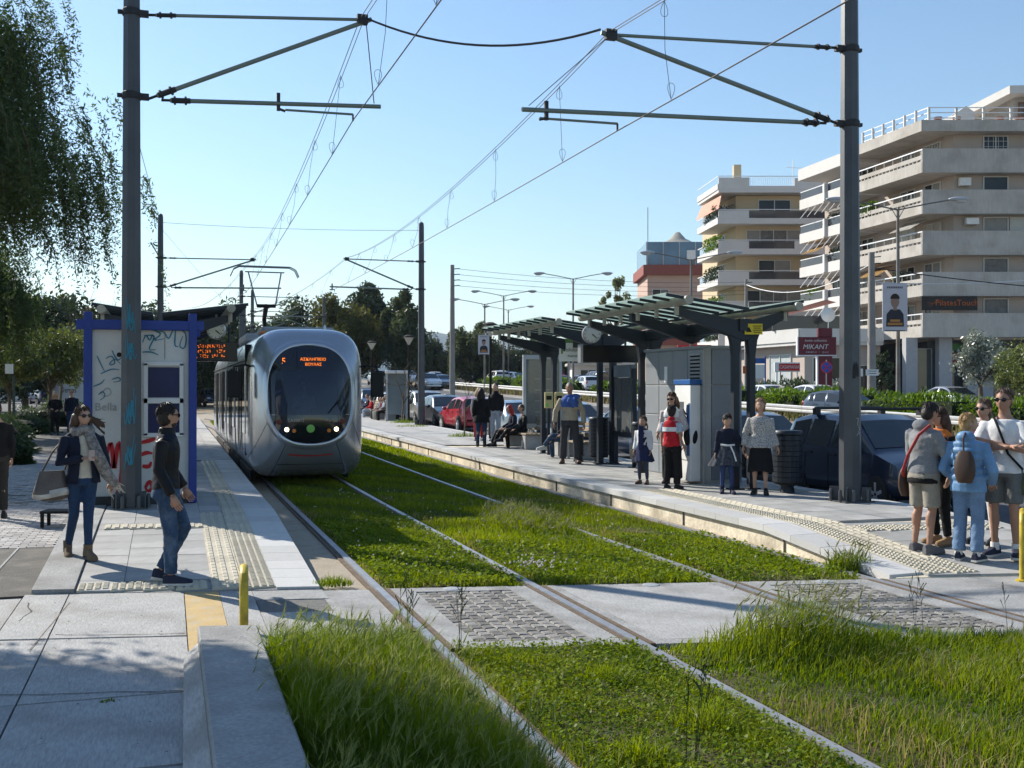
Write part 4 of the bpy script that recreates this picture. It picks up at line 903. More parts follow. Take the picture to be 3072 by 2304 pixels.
for i, (bx, d, ty) in enumerate(((521, 62, 600), (545, 74, 590), (700, 80, 690), (528, 86, 640))):
    X, Y = CW(bx, d); mast(['slim distant mast left of the pantograph', 'slim distant mast under the pantograph', 'slim distant mast above the tram roof', 'slimmest distant mast beside the pantograph'][i], X, Y, .45, 8.2, 1 if i != 2 else -1, 7.2, 6.1, (3.2, 7.2), (3.6, 6.1), (3.0, 3.2, 6.0), detail=False)
def paint_scrawl(parent, name, strokes, mat, pos, scale, w=.03, cyl=None):
    # flat sprayed ribbons; strokes are polylines in local units on the plane facing -Y (or wrapped on a pole of radius cyl)
    mb = MB()
    for st in strokes:
        P = [Vector((p[0] * scale, 0, p[1] * scale)) for p in st]; Q = []
        for i in range(len(P) - 1):
            for t in (0, .34, .67): Q.append(P[i].lerp(P[i + 1], t))
        Q.append(P[-1])
        for _ in range(2): Q = [Q[0]] + [(Q[i - 1] + Q[i] * 2 + Q[i + 1]) / 4 for i in range(1, len(Q) - 1)] + [Q[-1]]
        vs_ = []
        for i, p in enumerate(Q):
            t = (Q[min(i + 1, len(Q) - 1)] - Q[max(i - 1, 0)]).normalized(); nrm = Vector((t.z, 0, -t.x)); ww = w * (.5 + .5 * math.sin(math.pi * min(1, (i + 1) / len(Q) * 1.1)))
            for s in (-1, 1):
                v = p + nrm * ww / 2 * s
                if cyl:
                    a = v.x / cyl; v = Vector((math.sin(a) * cyl, -math.cos(a) * cyl, v.z))
                vs_.append(v + Vector(pos))
        n = len(Q); mb.add(vs_, [(2 * i, 2 * i + 2, 2 * i + 3, 2 * i + 1) for i in range(n - 1)])
    return mb.build(name, mat, parent)
rs_ = random.Random(4)
def scribble(n, w, h, seed):
    r = random.Random(seed); x, z = 0., 0.; P = []
    for i in range(n): P.append((w * (i / n) + r.uniform(-.1, .1) * w, h * (.5 + .5 * math.sin(i * 2.1 + seed)) * r.uniform(.5, 1))); 
    return P
spray_b = M('blue spray', (.035, .19, .27), .7, var=.2, fine=.2); spray_r = M('red spray', (.45, .02, .025), .7, var=.12); spray_k = M('black spray', (.02, .02, .022), .7, var=.2)
mL = [o for o in COL.objects if o.name == 'overhead_line_mast'][0]
for zz, hh_, sd_ in ((2.45, .5, 1), (2.05, .35, 2), (1.1, .6, 3), (.55, .45, 4)):
    P = [(p[0] - .09, p[1]) for p in scribble(9, .17, hh_, sd_)]; paint_scrawl(mL, 'graffiti', [P, [(q[0] * .6, q[1] + .1) for q in P]], spray_b, (0, 0, zz), 1., .02, cyl=.152)
mRt = [o for o in COL.objects if o.name == 'overhead_line_mast.001'][0]
paint_scrawl(mRt, 'graffiti', [[(-.03, .3), (.02, .32), (-.02, .2), (.03, .2)], [(.0, .18), (.04, .16), (.0, .1), (.05, .1)], [(-.02, .05), (.03, .12), (.06, -.08)]], M('white scratch', (.4, .42, .45), .6), (.02, 0, .95), 1., .008, cyl=.168)
paint_scrawl(mRt, 'graffiti', [[(-.04, 0), (.0, .3), (.03, .02)], [(-.02, .1), (.04, .16)]], spray_k, (0, 0, 1.85), 1., .05, cyl=.166)

def span(p, q, sag, n=14):
    p = Vector(p); q = Vector(q); return [p.lerp(q, i / n) - Vector((0, 0, sag * 4 * (i / n) * (1 - i / n))) for i in range(n + 1)]
def catenary(label, con, mes, drops):
    o = thing('overhead_wire', label, 'wire', con[1])
    off = Vector(con[1])
    def loc(P): return [Vector(p) - off for p in P]
    C = []; Ms = []
    for i in range(len(con) - 1): C += span(con[i], con[i + 1], .06, 10)[:-1]
    for i in range(len(mes) - 1): Ms += span(mes[i], mes[i + 1], .55, 16)[:-1]
    C.append(Vector(con[-1])); Ms.append(Vector(mes[-1]))
    MB().tube(loc(C), .0085, 6).build('contact_wire', wire_m, o)
    for s in (-.03, .03): MB().tube(loc([p + Vector((s, 0, 0)) for p in Ms]), .0065, 5).build('messenger_wire', wire_m, o)
    def at(P, y):
        for a, b in zip(P[:-1], P[1:]):
            if min(a.y, b.y) <= y <= max(a.y, b.y): return a.lerp(b, (y - a.y) / (b.y - a.y))
        return None
    for y in drops:
        a, b = at(Ms, y), at(C, y)
        if a is None or b is None: continue
        m = (a + b) / 2 + Vector((rnd.uniform(-.04, .04), 0, 0))
        mb = MB(); mb.tube(loc([a, m, b]), .004, 5)
        for e, sg in ((a, -1), (b, 1)):
            P = [e + Vector((.05 * math.sin(t * 6.28), 0, sg * (.02 + .2 * math.sin(t * 3.14)))) for t in [i / 10 for i in range(11)]]; mb.tube(loc(P), .0035, 4)
        mb.build('dropper', wire_m, o)
    return o
catenary('twin messenger and contact wire above the tram track', [(2.78, -14, 5.95), (2.63, 16.2, 5.97), (3.0, 45, 5.85), (1.2, 74, 6.0)], [(2.78, -14, 7.5), (2.77, 16.2, 7.52), (3.22, 45, 7.2), (1.2, 74, 7.2)], [11, 14.2, 18.6, 22.5, 26.5, 30.5, 34.5, 38.5, 42.5, 48, 52, 56])
catenary('twin messenger and contact wire above the right hand track', [(5.9, -14, 5.6), (5.95, 13.9, 5.53), (6.4, 44, 5.95), (4.9, 74, 6.0)], [(5.9, -14, 6.9), (5.85, 13.9, 6.90), (6.9, 44, 7.25), (4.9, 74, 7.2)], [8.5, 12.2, 16.2, 20.2, 24.2, 28.2, 32.2, 36.2, 40.2, 47, 51])
def cable(label, P, r, name='cable', mat=wire_m, cat='cable'):
    o = Vector(P[0]); return tag(MB().tube([Vector(p) - o for p in P], r, 6).build(name, mat, None, loc=tuple(o)), label, cat)
cable('thick black feeder cable sagging between the two near masts arms', span((2.8, 16.2, 7.54), (5.7, 13.9, 6.92), .32, 18), .017)
cable('thin guy wire from the near left mast to the far left mast', [(-.51, 16.3, 5.8), (-.36, 44.9, 8.5)], .006)
cable('thin span wire joining the tops of the two far masts', span((-.3, 45, 8.5), (9.9, 44, 8.5), .1), .008)
cable('thin stay wire falling from the far left mast towards the pantograph', [(-.25, 45, 8.2), (2.8, 60, 6.6)], .006)
cable('tie wire running from the right arm tip to its strut', [(4.65, 13.9, 5.78), (5.8, 13.9, 6.82)], .006)
cable('pair of hanger rods between the left cantilever arms', [(2.83, 16.2, 7.45), (2.95, 16.2, 6.25)], .008)
# ------------------------------------------------------------------ shelters and platform furniture
navy = M('dark blue grey paint', (.022, .028, .038), .45, .2, var=.12, fine=.06)
tube_m = M('cream tube', (.36, .34, .28), .5, .1, var=.1, stain=(.2, .18, .13), stain_amt=.4, stain_scale=4)
pane_m = leaf_mat('roof glass', (.58, .66, .62), (.58, .66, .62), .75, .14, .06)
def shelter(label, x0, y0, y1, side, xin, xout, zv=3.26, zt=3.46, base=zR, wing2=1.0, group='glass butterfly roof shelters'):
    s = thing('platform_shelter', label, 'shelter', (x0, (y0 + y1) / 2, base(x0, (y0 + y1) / 2)), 0, group); oz = s.location.z; L = y1 - y0
    zz = lambda v: v - oz
    for yy in (-L / 2 + .35, L / 2 - .35):
        for k, dx in enumerate((-.06, .24)):
            c = MB(); c.loft([[(dx + a * w, yy + b * w2, z) for a, b in ((-1, -1), (1, -1), (1, 1), (-1, 1))] for w, w2, z in ((.055, .055, .02), (.055, .055, 2.25), (.09, .06, 2.5), (.14, .06, 2.62))]); c.box((dx, yy, .012), (.24, .22, .024)); c.build('column', navy, s)
        tx = side * xin; c = MB()
        def beam(p, q, d0, d1, w=.07):
            p = Vector(p); q = Vector(q); mb = MB(); mb.add([p + Vector((0, -w, -d0)), p + Vector((0, w, -d0)), p + Vector((0, w, 0)), p + Vector((0, -w, 0)), q + Vector((0, -w, -d1)), q + Vector((0, w, -d1)), q + Vector((0, w, 0)), q + Vector((0, -w, 0))], [(0, 1, 2, 3), (7, 6, 5, 4), (0, 4, 5, 1), (1, 5, 6, 2), (2, 6, 7, 3), (3, 7, 4, 0)]); mb.build('roof_beam', navy, s, bevel=.008)
        beam((.1, yy, zz(3.06)), (tx, yy, zz(3.27)), .34, .12); beam((.1, yy + .001, zz(3.055)), (-side * wing2 * .92, yy + .001, zz(3.27)), .33, .12)
    beam((.09, -.01, zz(3.06)), (side * (xin - .02), -.01, zz(3.27)), .3, .12); beam((.09, -.012, zz(3.055)), (-side * wing2 * .9, -.012, zz(3.26)), .3, .12)
    MB().box((.09, 0, zz(3.0)), (.22, L - .5, .2)).build('gutter_beam', navy, s)
    for sd, xx, zt_ in ((side, xin, zt - .1), (-side, wing2 * .86, zt - .16)):
        t = MB().tube([(sd * xx, -L / 2 - .15, zz(zt_ - .0)), (sd * xx, L / 2 + .15, zz(zt_ - .0))], .075, 14).build('roof_tube', tube_m, s, smooth=40)
        for i in range(6):
            yy = -L / 2 + .3 + (L - .6) * i / 5
            MB().tube([(sd * xx, yy, zz(zt_ - .06)), (sd * xx, yy, zz(zt_ - .22))], .04, 8).build('hanger', tube_m, t)
    n = 9
    for sd, xo, zo in ((side, xout, zt), (-side, wing2, zt - .05)):
        xi = .03 if sd == side else .12
        for i in range(n):
            a, b = -L / 2 - .05 + (L + .1) * i / n + .012, -L / 2 - .05 + (L + .1) * (i + 1) / n - .012
            P = [(sd * xi, a, zz(zv)), (sd * xo, a, zz(zo)), (sd * xo, b, zz(zo)), (sd * xi, b, zz(zv))]
            mb = MB(); mb.add(P + [(p[0], p[1], p[2] + .012) for p in P], [(0, 1, 2, 3), (7, 6, 5, 4), (0, 4, 5, 1), (1, 5, 6, 2), (2, 6, 7, 3), (3, 7, 4, 0)]); mb.build('roof_pane', pane_m, s)
        for i in range(n + 1):
            a = -L / 2 - .05 + (L + .1) * i / n; MB().bar((sd * xi, a, zz(zv) - .02), (sd * xo, a, zz(zo) - .02), .022, .05).build('glazing_bar', navy, s)
    return s
shR = shelter('front glass roofed shelter over the ticket machine on the right platform', 9.08, 15.75, 20.2, -1, 1.16, 1.52)
shR2 = shelter('rear glass roofed shelter behind the platform clock', 9.12, 21.8, 26.3, -1, 1.2, 1.56)
shL = shelter('dark butterfly roofed shelter behind the blue kiosk', -.15, 19.9, 24.4, 1, 1.2, 1.5, base=zL, wing2=1.12)
# kiosk
kw = M('kiosk white panel', (.56, .57, .55), .5, var=.08, fine=.05, stain=(.38, .37, .33), stain_amt=.35, stain_scale=1.5)
kb = M('kiosk blue', (.014, .042, .24), .45, var=.1, fine=.05)
kg = M('kiosk window film', (.008, .016, .075), .25, var=.25, scale=3, fine=0, spec=.25)
alu = M('white aluminium', (.62, .62, .61), .45, var=.05)
kx, ky = -.39, 16.62
kiosk = thing('kiosk', 'white cabin with bright blue corner frame covered in graffiti', 'kiosk', (kx, ky, zL(kx, ky)))
MB().box((0, 1.0, 1.36), (1.42, 1.92, 2.46)).build('wall', kw, kiosk)
MB().box((0, 1.0, .065), (1.5, 2.0, .13)).build('plinth', M('plinth dark', (.05, .05, .05), .8), kiosk)
for sx in (-.72, .72):
    for yy in (0, 2.0): MB().box((sx, yy, 1.4), (.115, .115, 2.78)).build('corner_post', kb, kiosk, bevel=.008)
for yy in (.002, 2.0): MB().box((0, yy, 2.61), (1.76, .1, .14)).build('top_beam', kb, kiosk, bevel=.008)
for sx in (-.72, .72): MB().box((sx, 1.0, 2.612), (.1, 2.12, .13)).build('top_beam', kb, kiosk, bevel=.008)
MB().box((0, 1.0, 2.64), (1.5, 2.05, .05)).build('roof', M('kiosk roof', (.25, .25, .25), .8), kiosk)
fx = -.005 + .32; win = MB(); 
for cx, cz, w, h in ((fx, 2.05, .56, .06), (fx, 1.01, .56, .06), (fx, 1.51, .56, .08), (fx - .25, 1.53, .06, 1.06), (fx + .25, 1.53, .06, 1.06)): win.box((cx, .025, cz), (w, .05, h))
wn_ = win.build('window', alu, kiosk, bevel=.006)
for cz in (1.78, 1.26): MB().box((fx, .033, cz), (.44, .012, .44)).build('pane', kg, wn_)
MB().lathe([(.001, -.012), (.032, -.01), (.035, 0)], (-.30, .04, 2.18), 14, axis='Y').build('vent_hole', seam_m, kiosk)
MB().box((.33, .036, 2.32), (.006, .006, .4)).build('panel_joint', MATS['plinth dark'], kiosk); MB().box((-.1, .036, 1.2), (.006, .006, 2.1)).build('panel_joint', MATS['plinth dark'], kiosk)
gz = .037
paint_scrawl(kiosk, 'graffiti', [[(0, 0), (.05, .14), (.1, .0), (.14, .15), (.18, .02)], [(.02, .1), (.2, .12), (.06, -.12), (.18, -.1)], [(.2, .15), (.3, .18), (.36, .02), (.42, .2), (.46, .18)], [(.46, .18), (.44, -.06), (.50, -.05)], [(.5, .2), (.62, .16), (.6, -.1), (.5, -.06), (.56, .1)], [(.0, -.14), (.12, -.13), (.22, -.18)], [(.08, .2), (.3, .14), (.12, .02), (.3, .06)]], spray_b, (.02, gz - .006, 2.36), 1., .022)
paint_scrawl(kiosk, 'graffiti', [[(0, .14), (.06, .0), (.1, -.08)], [(.12, .1), (.2, .16), (.26, .02), (.14, .0), (.24, .12), (.32, .02)], [(.2, .22), (.28, .05), (.34, .14)], [(.05, -.12), (.2, -.04), (.3, -.06)], [(.2, -.2), (.3, -.16), (.33, -.22), (.22, -.24)], [(-.05, -.3), (.06, -.26), (.1, -.2)], [(.02, -.42), (.08, -.36), (.12, -.44), (.04, -.5)]], spray_b, (-.6, gz - .006, 2.02), 1., .018)
paint_scrawl(kiosk, 'graffiti', [[(0, -.2), (.04, .12), (.09, .3), (.12, .0), (.13, -.2), (.17, .2), (.22, .28), (.24, -.1), (.2, -.4), (.16, -.5)], [(.5, .24), (.66, .28), (.7, .3)], [(.5, .06), (.58, .1), (.66, .08)], [(.52, -.1), (.62, -.12), (.64, -.04)], [(.56, -.42), (.62, -.3), (.68, -.42), (.6, -.48), (.56, -.42)]], spray_r, (-.5, gz - .006, .66), 1., .062)
text('Bella', .16, M('grey spray', (.3, .31, .31), .7), kiosk, (-.48, gz - .004, 1.42), name='graffiti'); paint_scrawl(kiosk, 'graffiti', [[(0, 0), (.1, .1), (.16, 0), (.06, -.06), (0, 0)]], MATS['grey spray'], (-.55, gz - .006, 1.62), 1., .015)
# small step stool
st = thing('step_stool', 'small black metal step by the left of the platform', 'step', (-1.47, 16.45, 0.0), R(-12))
MB().box((0, 0, .21), (.44, .34, .035)).build('tread', seam_m, st, bevel=.004)
for a in (-.19, .19):
    for b in (-.14, .14): MB().box((a, b, .1), (.04, .04, .2)).build('leg', seam_m, st)
# clocks and displays
face_w = M('clock face', (.60, .60, .52), .4, var=.06); rimm = M('clock rim', (.35, .35, .36), .35, .6)
def clock(label, x, y, z, r, hang):
    c = thing('platform_clock', label, 'clock', (x, y, z), R(-12), 'round platform clocks')
    MB().lathe([(.001, -.085), (r * .9, -.085), (r, -.07), (r, .07), (r * .9, .085), (.001, .085)], n=28, axis='Y').build('drum', rimm, c, smooth=40)
    MB().lathe([(.001, -.089), (r * .9, -.087)], n=28, axis='Y').build('dial', face_w, c)
    mb = MB()
    for i in range(12): a = i * math.pi / 6; mb.bar((math.sin(a) * r * .72, -.091, math.cos(a) * r * .72), (math.sin(a) * r * .84, -.091, math.cos(a) * r * .84), .012, .004, up=(0, 1, 0))
    mb.build('hour_marks', seam_m, c)
    for a, l, w in ((2.3, .48, .02), (2.25 + .05, .72, .014)): MB().bar((0, -.094, 0), (math.sin(a) * r * l, -.094, math.cos(a) * r * l), w, .005, up=(0, 1, 0)).build('hand', seam_m, c)
    MB().tube([(0, 0, r), (0, 0, hang)], .02, 8).build('hanger', rimm, c); return c
clock('round white clock hanging between the two right shelters', 8.42, 21.05, 3.07, .195, .32)
clock('round clock hanging under the left shelter roof above the display', .84, 20.9, 3.02, .17, .3)
dsp = M('display face', (.008, .008, .009), .25, var=0, fine=0)
d1 = tag(MB().box((0, 0, 0), (1.34, .2, .36)).build('display_board', dsp, None, bevel=.01, loc=(8.86, 21.0, 2.66), rz=R(-4)), 'long black switched off display board between the right shelters', 'display'); MB().box((-.69, 0, 0), (.05, .22, .38)).build('end_cap', rimm, d1); 
for a in (-.4, .3): MB().tube([(a, 0, .18), (a, 0, .5)], .025, 8).build('hanger', navy, d1)
d2 = tag(MB().box((0, 0, 0), (1.0, .18, .36)).build('display_board', dsp, None, bevel=.01, loc=(.72, 20.9, 2.62), rz=R(-3)), 'black display board with glowing amber text on the left platform', 'display')
r_ = random.Random(8)
for k in range(3):
    mb = MB()
    for i in range(17):
        if r_.random() < .85:
            for q in range(4): mb.box((-.42 + i * .042 + r_.uniform(0, .02), -.092, .1 - k * .09 + r_.uniform(-.03, .03)), (r_.choice((.008, .022)), .004, r_.choice((.008, .02))))
    mb.build('led_row', M('dim amber led', (.1, .02, 0), .6, var=0, fine=0, emit=(1., .2, .02), estr=.55), d2)
for a in (-.35, .35): MB().tube([(a, 0, .18), (a, 0, .45)], .025, 8).build('hanger', navy, d2)
# equipment cabinet with cladding panels, louvre and ticket machine
clad = M('cladding grey', (.26, .275, .29), .45, .25, var=.05, rand=.05); clad_e = M('cladding edge', (.33, .32, .30), .55, var=.1)
cab = thing('equipment_cabinet', 'grey panelled equipment cabinet under the front shelter', 'cabinet', (9.33, 18.3, .25))
MB().box((0, 0, 1.2), (.74, 2.44, 2.4)).build('core', clad_e, cab)
MB().box((0, 0, 2.42), (.8, 2.5, .05)).build('cap', clad, cab)
for i, (ya, yb) in enumerate(((-1.2, -.62), (-.6, -.02), (0., .58), (.6, 1.2))):
    for z0, z1 in ((.08, .62), (.64, 1.18), (1.2, 1.74), (1.76, 2.38)):
        MB().box((-.375, (ya + yb) / 2, (z0 + z1) / 2), (.02, yb - ya, z1 - z0)).build('cladding_panel', clad, cab, bevel=.004)
MB().box((-.372, -1.225, 1.22), (.03, .05, 2.36)).build('corner_strip', clad_e, cab)
for z0, z1 in ((.08, .62), (.64, 1.18), (1.2, 1.74), (1.76, 2.38)): MB().box((.06, -1.23, (z0 + z1) / 2), (.58, .02, z1 - z0)).build('cladding_panel', M('cladding dark', (.17, .18, .20), .45, .25, var=.05, rand=.05), cab, bevel=.004)
MB().box((-.30, -1.232, 1.22), (.10, .024, 2.36)).build('corner_strip', clad_e, cab)
lou = MB().box((-.387, -.92, 2.06), (.012, .42, .5)).build('louvre', rimm, cab)
for i in range(7): MB().box((-.396, -.92, 1.87 + i * .065), (.012, .36, .03)).build('louvre_slat', seam_m, lou)
MB().box((-.388, .28, 1.95), (.008, .12, .3)).build('notice', white_p, cab); MB().prism([(-.08, 0), (.08, 0), (0, .14)], 0, .004).build('warning_triangle', M('warning yellow', (.62, .48, .03), .5), cab, loc=(-.39, -.32, 1.35)).rotation_euler = (R(90), 0, R(-90))
tm = thing('ticket_machine', 'white and blue ticket machine beside the grey cabinet', 'ticket machine', (8.84, 17.48, .25))
MB().box((0, 0, .9), (.2, .62, 1.7)).build('housing', white_p, tm, bevel=.012, seg=2)
MB().box((0, 0, 1.8), (.24, .66, .09)).build('header', M('ticket blue', (.02, .10, .30), .4), tm, bevel=.01)
MB().box((-.102, .08, 1.28), (.006, .26, .34)).build('screen', M('screen grey', (.12, .14, .15), .15), tm); MB().box((-.103, -.22, .95), (.01, .1, .9)).build('blue_stripe', MATS['ticket blue'], tm); MB().box((-.106, .08, .9), (.01, .16, .14)).build('slot', seam_m, tm); MB().box((-.104, .02, .42), (.006, .5, .006)).build('door_seam', seam_m, tm); MB().box((0, -.312, .9), (.16, .006, 1.5)).build('side_panel', white_p, tm)
# tall map boards, station sign, validators, bins, benches
mapm = M('printed map', (.66, .76, .70), .5, var=.3, scale=6, fine=.25, fscale=30)
def map_board(label, x, y, rz, w=1.0):
    b = thing('map_board', label, 'notice board', (x, y, zR(x, y)), rz, 'glazed map boards')
    for s in (-1, 1): MB().box((0, s * w / 2, 1.05), (.09, .07, 2.1)).build('post', navy, b, bevel=.008); MB().box((0, s * w / 2, .01), (.2, .2, .02)).build('foot_plate', navy, b)
    MB().box((0, 0, 2.05), (.15, w - .09, .26)).build('head_box', M('blue grey panel', (.14, .17, .2), .4, .3), b, bevel=.01); MB().box((0, 0, .68), (.12, w - .09, .1)).build('lower_rail', navy, b); MB().box((0, 0, 1.32), (.04, w - .09, 1.17)).build('map_sheet', mapm, b); MB().box((-.022, .18, 1.68), (.006, .24, .3)).build('paper_notice', white_p, b)
    MB().box((-.05, 0, 1.32), (.008, w - .09, 1.17)).build('pane', glass_mat('case glass', (.8, .85, .85), .85, .03), b); return b
map_board('dark framed map board with a pale map between the shelter columns', 9.40, 21.55, 0)
ad = thing('advert_case', 'tall glass advert case behind the rear shelter columns', 'advert case', (9.75, 28.0, .29), R(-8))
for s in (-.5, .5): MB().box((s, 0, 1.55), (.08, .16, 1.9)).build('frame_post', M('case grey', (.42, .44, .45), .4, .3), ad)
for z in (.62, 2.5): MB().box((0, 0, z), (1.08, .17, .12)).build('frame_rail', MATS['case grey'], ad)
MB().box((0, .03, 1.55), (.92, .02, 1.78)).build('backing', M('case back', (.25, .3, .33), .5, var=.1), ad); MB().box((0, -.06, 1.55), (.92, .008, 1.78)).build('pane', MATS['case glass'], ad); MB().box((0, 0, .28), (.3, .12, .56)).build('pedestal', navy, ad)
for z in (1.0, 1.3, 1.6, 1.9): MB().box((.1, .0, z), (.6, .02, .03)).build('shelf_light', white_p, ad)
pb = thing('phone_booth', 'grey glazed phone booth beyond the far right mast', 'phone booth', (9.9, 48.6, .42), R(-10))
for a in (-.45, .45):
    for b in (-.4, .4): MB().box((a, b, 1.1), (.07, .07, 2.2)).build('post', MATS['case grey'], pb)
MB().box((0, 0, 2.25), (1.05, .95, .14)).build('roof', white_p, pb, bevel=.03)
for s in (-.45, .45): MB().box((s, 0, 1.3), (.012, .74, 1.6)).build('pane', MATS['case glass'], pb)
MB().box((0, .4, 1.25), (.84, .03, 1.9)).build('back_panel', MATS['case back'], pb)
sg = thing('stop_name_sign', 'white and green stop name sign on a thin pole at the rear shelter', 'sign', (9.02, 24.0, zR(9, 24)), R(-15))
MB().tube([(0, 0, 0), (0, 0, 2.9)], .03, 10).build('pole', rimm, sg); MB().box((.05, -.035, 2.52), (.56, .03, .44)).build('panel', white_p, sg, bevel=.006); MB().box((.05, -.037, 2.79), (.56, .034, .09)).build('green_band', M('sign green', (.10, .22, .06), .5), sg)
text('Καλαμάκι', .105, seam_m, sg, (.1, -.053, 2.57)); text('Kalamaki', .07, seam_m, sg, (.1, -.053, 2.43)); MB().box((-.16, -.052, 2.55), (.04, .004, .14)).build('green_symbol', MATS['sign green'], sg)
vy = M('validator cream', (.50, .43, .22), .45, var=.08)
for i, (x, y, lb) in enumerate(((9.0, 25.35, 'cream ticket validator left of its twin at the rear shelter columns'), (9.27, 25.35, 'cream ticket validator right of its twin at the rear shelter columns'))):
    v = thing('ticket_validator', lb, 'validator', (x, y, zR(x, y)), R(-15), 'ticket validators'); MB().box((0, .03, .6), (.07, .07, 1.2)).build('post', navy, v); MB().box((0, -.02, 1.36), (.21, .16, .40)).build('housing', vy, v, bevel=.02, seg=2); MB().box((0, -.105, 1.42), (.13, .008, .1)).build('screen', seam_m, v); MB().box((-.04, -.105, 1.24), (.07, .008, .09)).build('green_label', M('label green', (.2, .5, .12), .5), v)
def bin_(label, x, y, h=.86, r=.21):
    b = thing('litter_bin', label, 'litter bin', (x, y, zR(x, y)), 0, 'slatted dark litter bins'); MB().lathe([(.12, 0), (.1, .1), (.16, .16)], n=14).build('foot', navy, b, smooth=40); MB().lathe([(r * .9, .14), (r * .9, h - .02)], n=20).build('liner', seam_m, b)
    for i in range(9):
        z = .18 + i * (h - .22) / 9; MB().lathe([(r - .012, z), (r, z + .002), (r, z + (h - .22) / 9 - .007), (r - .012, z + (h - .22) / 9 - .006)], n=20).build('hoop', navy, b)
    MB().lathe([(r * .92, h), (r * 1.04, h - .03), (r * 1.04, h - .0), (r * .95, h + .03)], n=20).build('rim', navy, b, smooth=40); return b
bin_('dark slatted litter bin left of the map board', 9.16, 22.45, 1.0, .23); bin_('dark slatted litter bin right of the map board', 9.42, 20.75, .95, .2); bin_('dark slatted litter bin behind the elderly woman', 9.55, 15.35, .98, .24); bin_('small dark litter bin beside the bench with the seated man', 8.92, 23.1, .6, .12)
wood = M('bench wood', (.30, .235, .16), .7, var=.25, scale=3, fine=.2, fscale=40, rand=.12)
def bench(label, x, y, L=1.9):
    b = thing('platform_bench', label, 'bench', (x, y, zR(x, y)), 0, 'benches facing the track')
    for s in (-1, 1): MB().box((0, s * (L / 2 - .25), .19), (.46, .3, .38)).build('concrete_support', concrete_l, b, bevel=.015); MB().bar((.25, s * (L / 2 - .25), .38), (.33, s * (L / 2 - .25), .86), .05, .04).build('back_bracket', navy, b)
    for i in range(4): MB().box((-.2 + i * .125, 0, .41), (.11, L, .045)).build('seat_slat', wood, b, bevel=.006)
    for i in range(3):
        q = MB().box((.255 + i * .026, 0, .55 + i * .13), (.03, L, .1)).build('back_slat', wood, b, bevel=.006)
    return b
bench('wooden bench behind the man in the beige cardigan', 9.26, 24.2); bench('wooden bench with two seated women', 9.30, 28.4, 2.2); bench('far wooden bench with schoolchildren seated on it', 9.75, 50.3, 2.4); bench('farthest wooden bench beside the tram mirror', 9.75, 54.2, 2.4)
# yellow hoops, globe lamps, warning sign, brick
yel = M('yellow paint', (.50, .36, .03), .45, var=.2, scale=6, fine=.15, stain=(.16, .11, .03), stain_amt=.6, stain_scale=7)
def hoop(label, x, y, h, rz, w=.4):
    P = [(0, -w / 2, 0), (0, -w / 2, h - .12), (0, -w / 2 + .05, h - .03), (0, -w / 2 + .14, h), (0, w / 2 - .14, h), (0, w / 2 - .05, h - .03), (0, w / 2, h - .12), (0, w / 2, 0)]
    b = thing('barrier_hoop', label, 'barrier', (x, y, -.02), rz, 'yellow hoop barriers'); MB().tube(P, .034, 12).build('tube', yel, b, smooth=40)
    for s in (-1, 1): MB().lathe([(.07, 0), (.07, .02), (.04, .03)], (0, s * w / 2, .01), 12).build('flange', yel, b)
hoop('yellow metal hoop standing behind the concrete upstand', .56, 8.72, .55, R(-3.5)); hoop('yellow metal hoop at the right picture edge', 8.36, 9.0, .70, R(-43))
def globe(label, x, y, h):
    g = thing('platform_lamp', label, 'street lamp', (x, y, T(0, y) + .25), 0, 'black lantern lamps on the platform'); MB().tube([(0, 0, 0), (0, 0, 1.), (0, 0, h - .45)], [.055, .045, .04], 10).build('post', seam_m, g); MB().lathe([(.04, 0), (.2, .3), (.23, .33)], (0, 0, h - .5), 8).build('lantern_glass', M('milky glass', (.5, .48, .42), .4, var=.05), g); MB().lathe([(.25, 0), (.25, .05), (.1, .12), (.001, .13)], (0, 0, h - .17), 8).build('cap', seam_m, g); return g
globe('black lantern lamp beneath the rear shelter roof tip', 9.72, 32.9, 3.75); globe('black lantern lamp beside the far right mast', 10.2, 47.4, 3.95); globe('black lantern lamp right of the tram mirror', 9.9, 55, 3.95)
ws = tag(MB().box((0, 0, 0), (.30, .012, .18)).build('warning_sign', MATS['warning yellow'], None, loc=(9.30, 15.98, 2.93), rz=R(-16)), 'yellow warning sign on the front shelter column', 'sign')
mb = MB(); mb.prism([(-.13, -.05), (-.03, -.05), (-.08, .04)], 0, .002); q = mb.build('triangle', seam_m, ws); q.rotation_euler = (R(90), 0, 0); q.location = (0, -.008, 0)
for i in range(4): MB().box((.06, -.008, .05 - i * .034), (.15 - .03 * (i % 2), .002, .012)).build('text_line', seam_m, ws)
tag(MB().box((0, 0, .03), (.13, .06, .06)).build('brick_piece', M('brick red', (.28, .10, .05), .9, var=.2), None, bevel=.012, loc=(7.25, 9.55, -.03), rz=.6), 'broken red brick lying at the foot of the right ramp', 'brick')
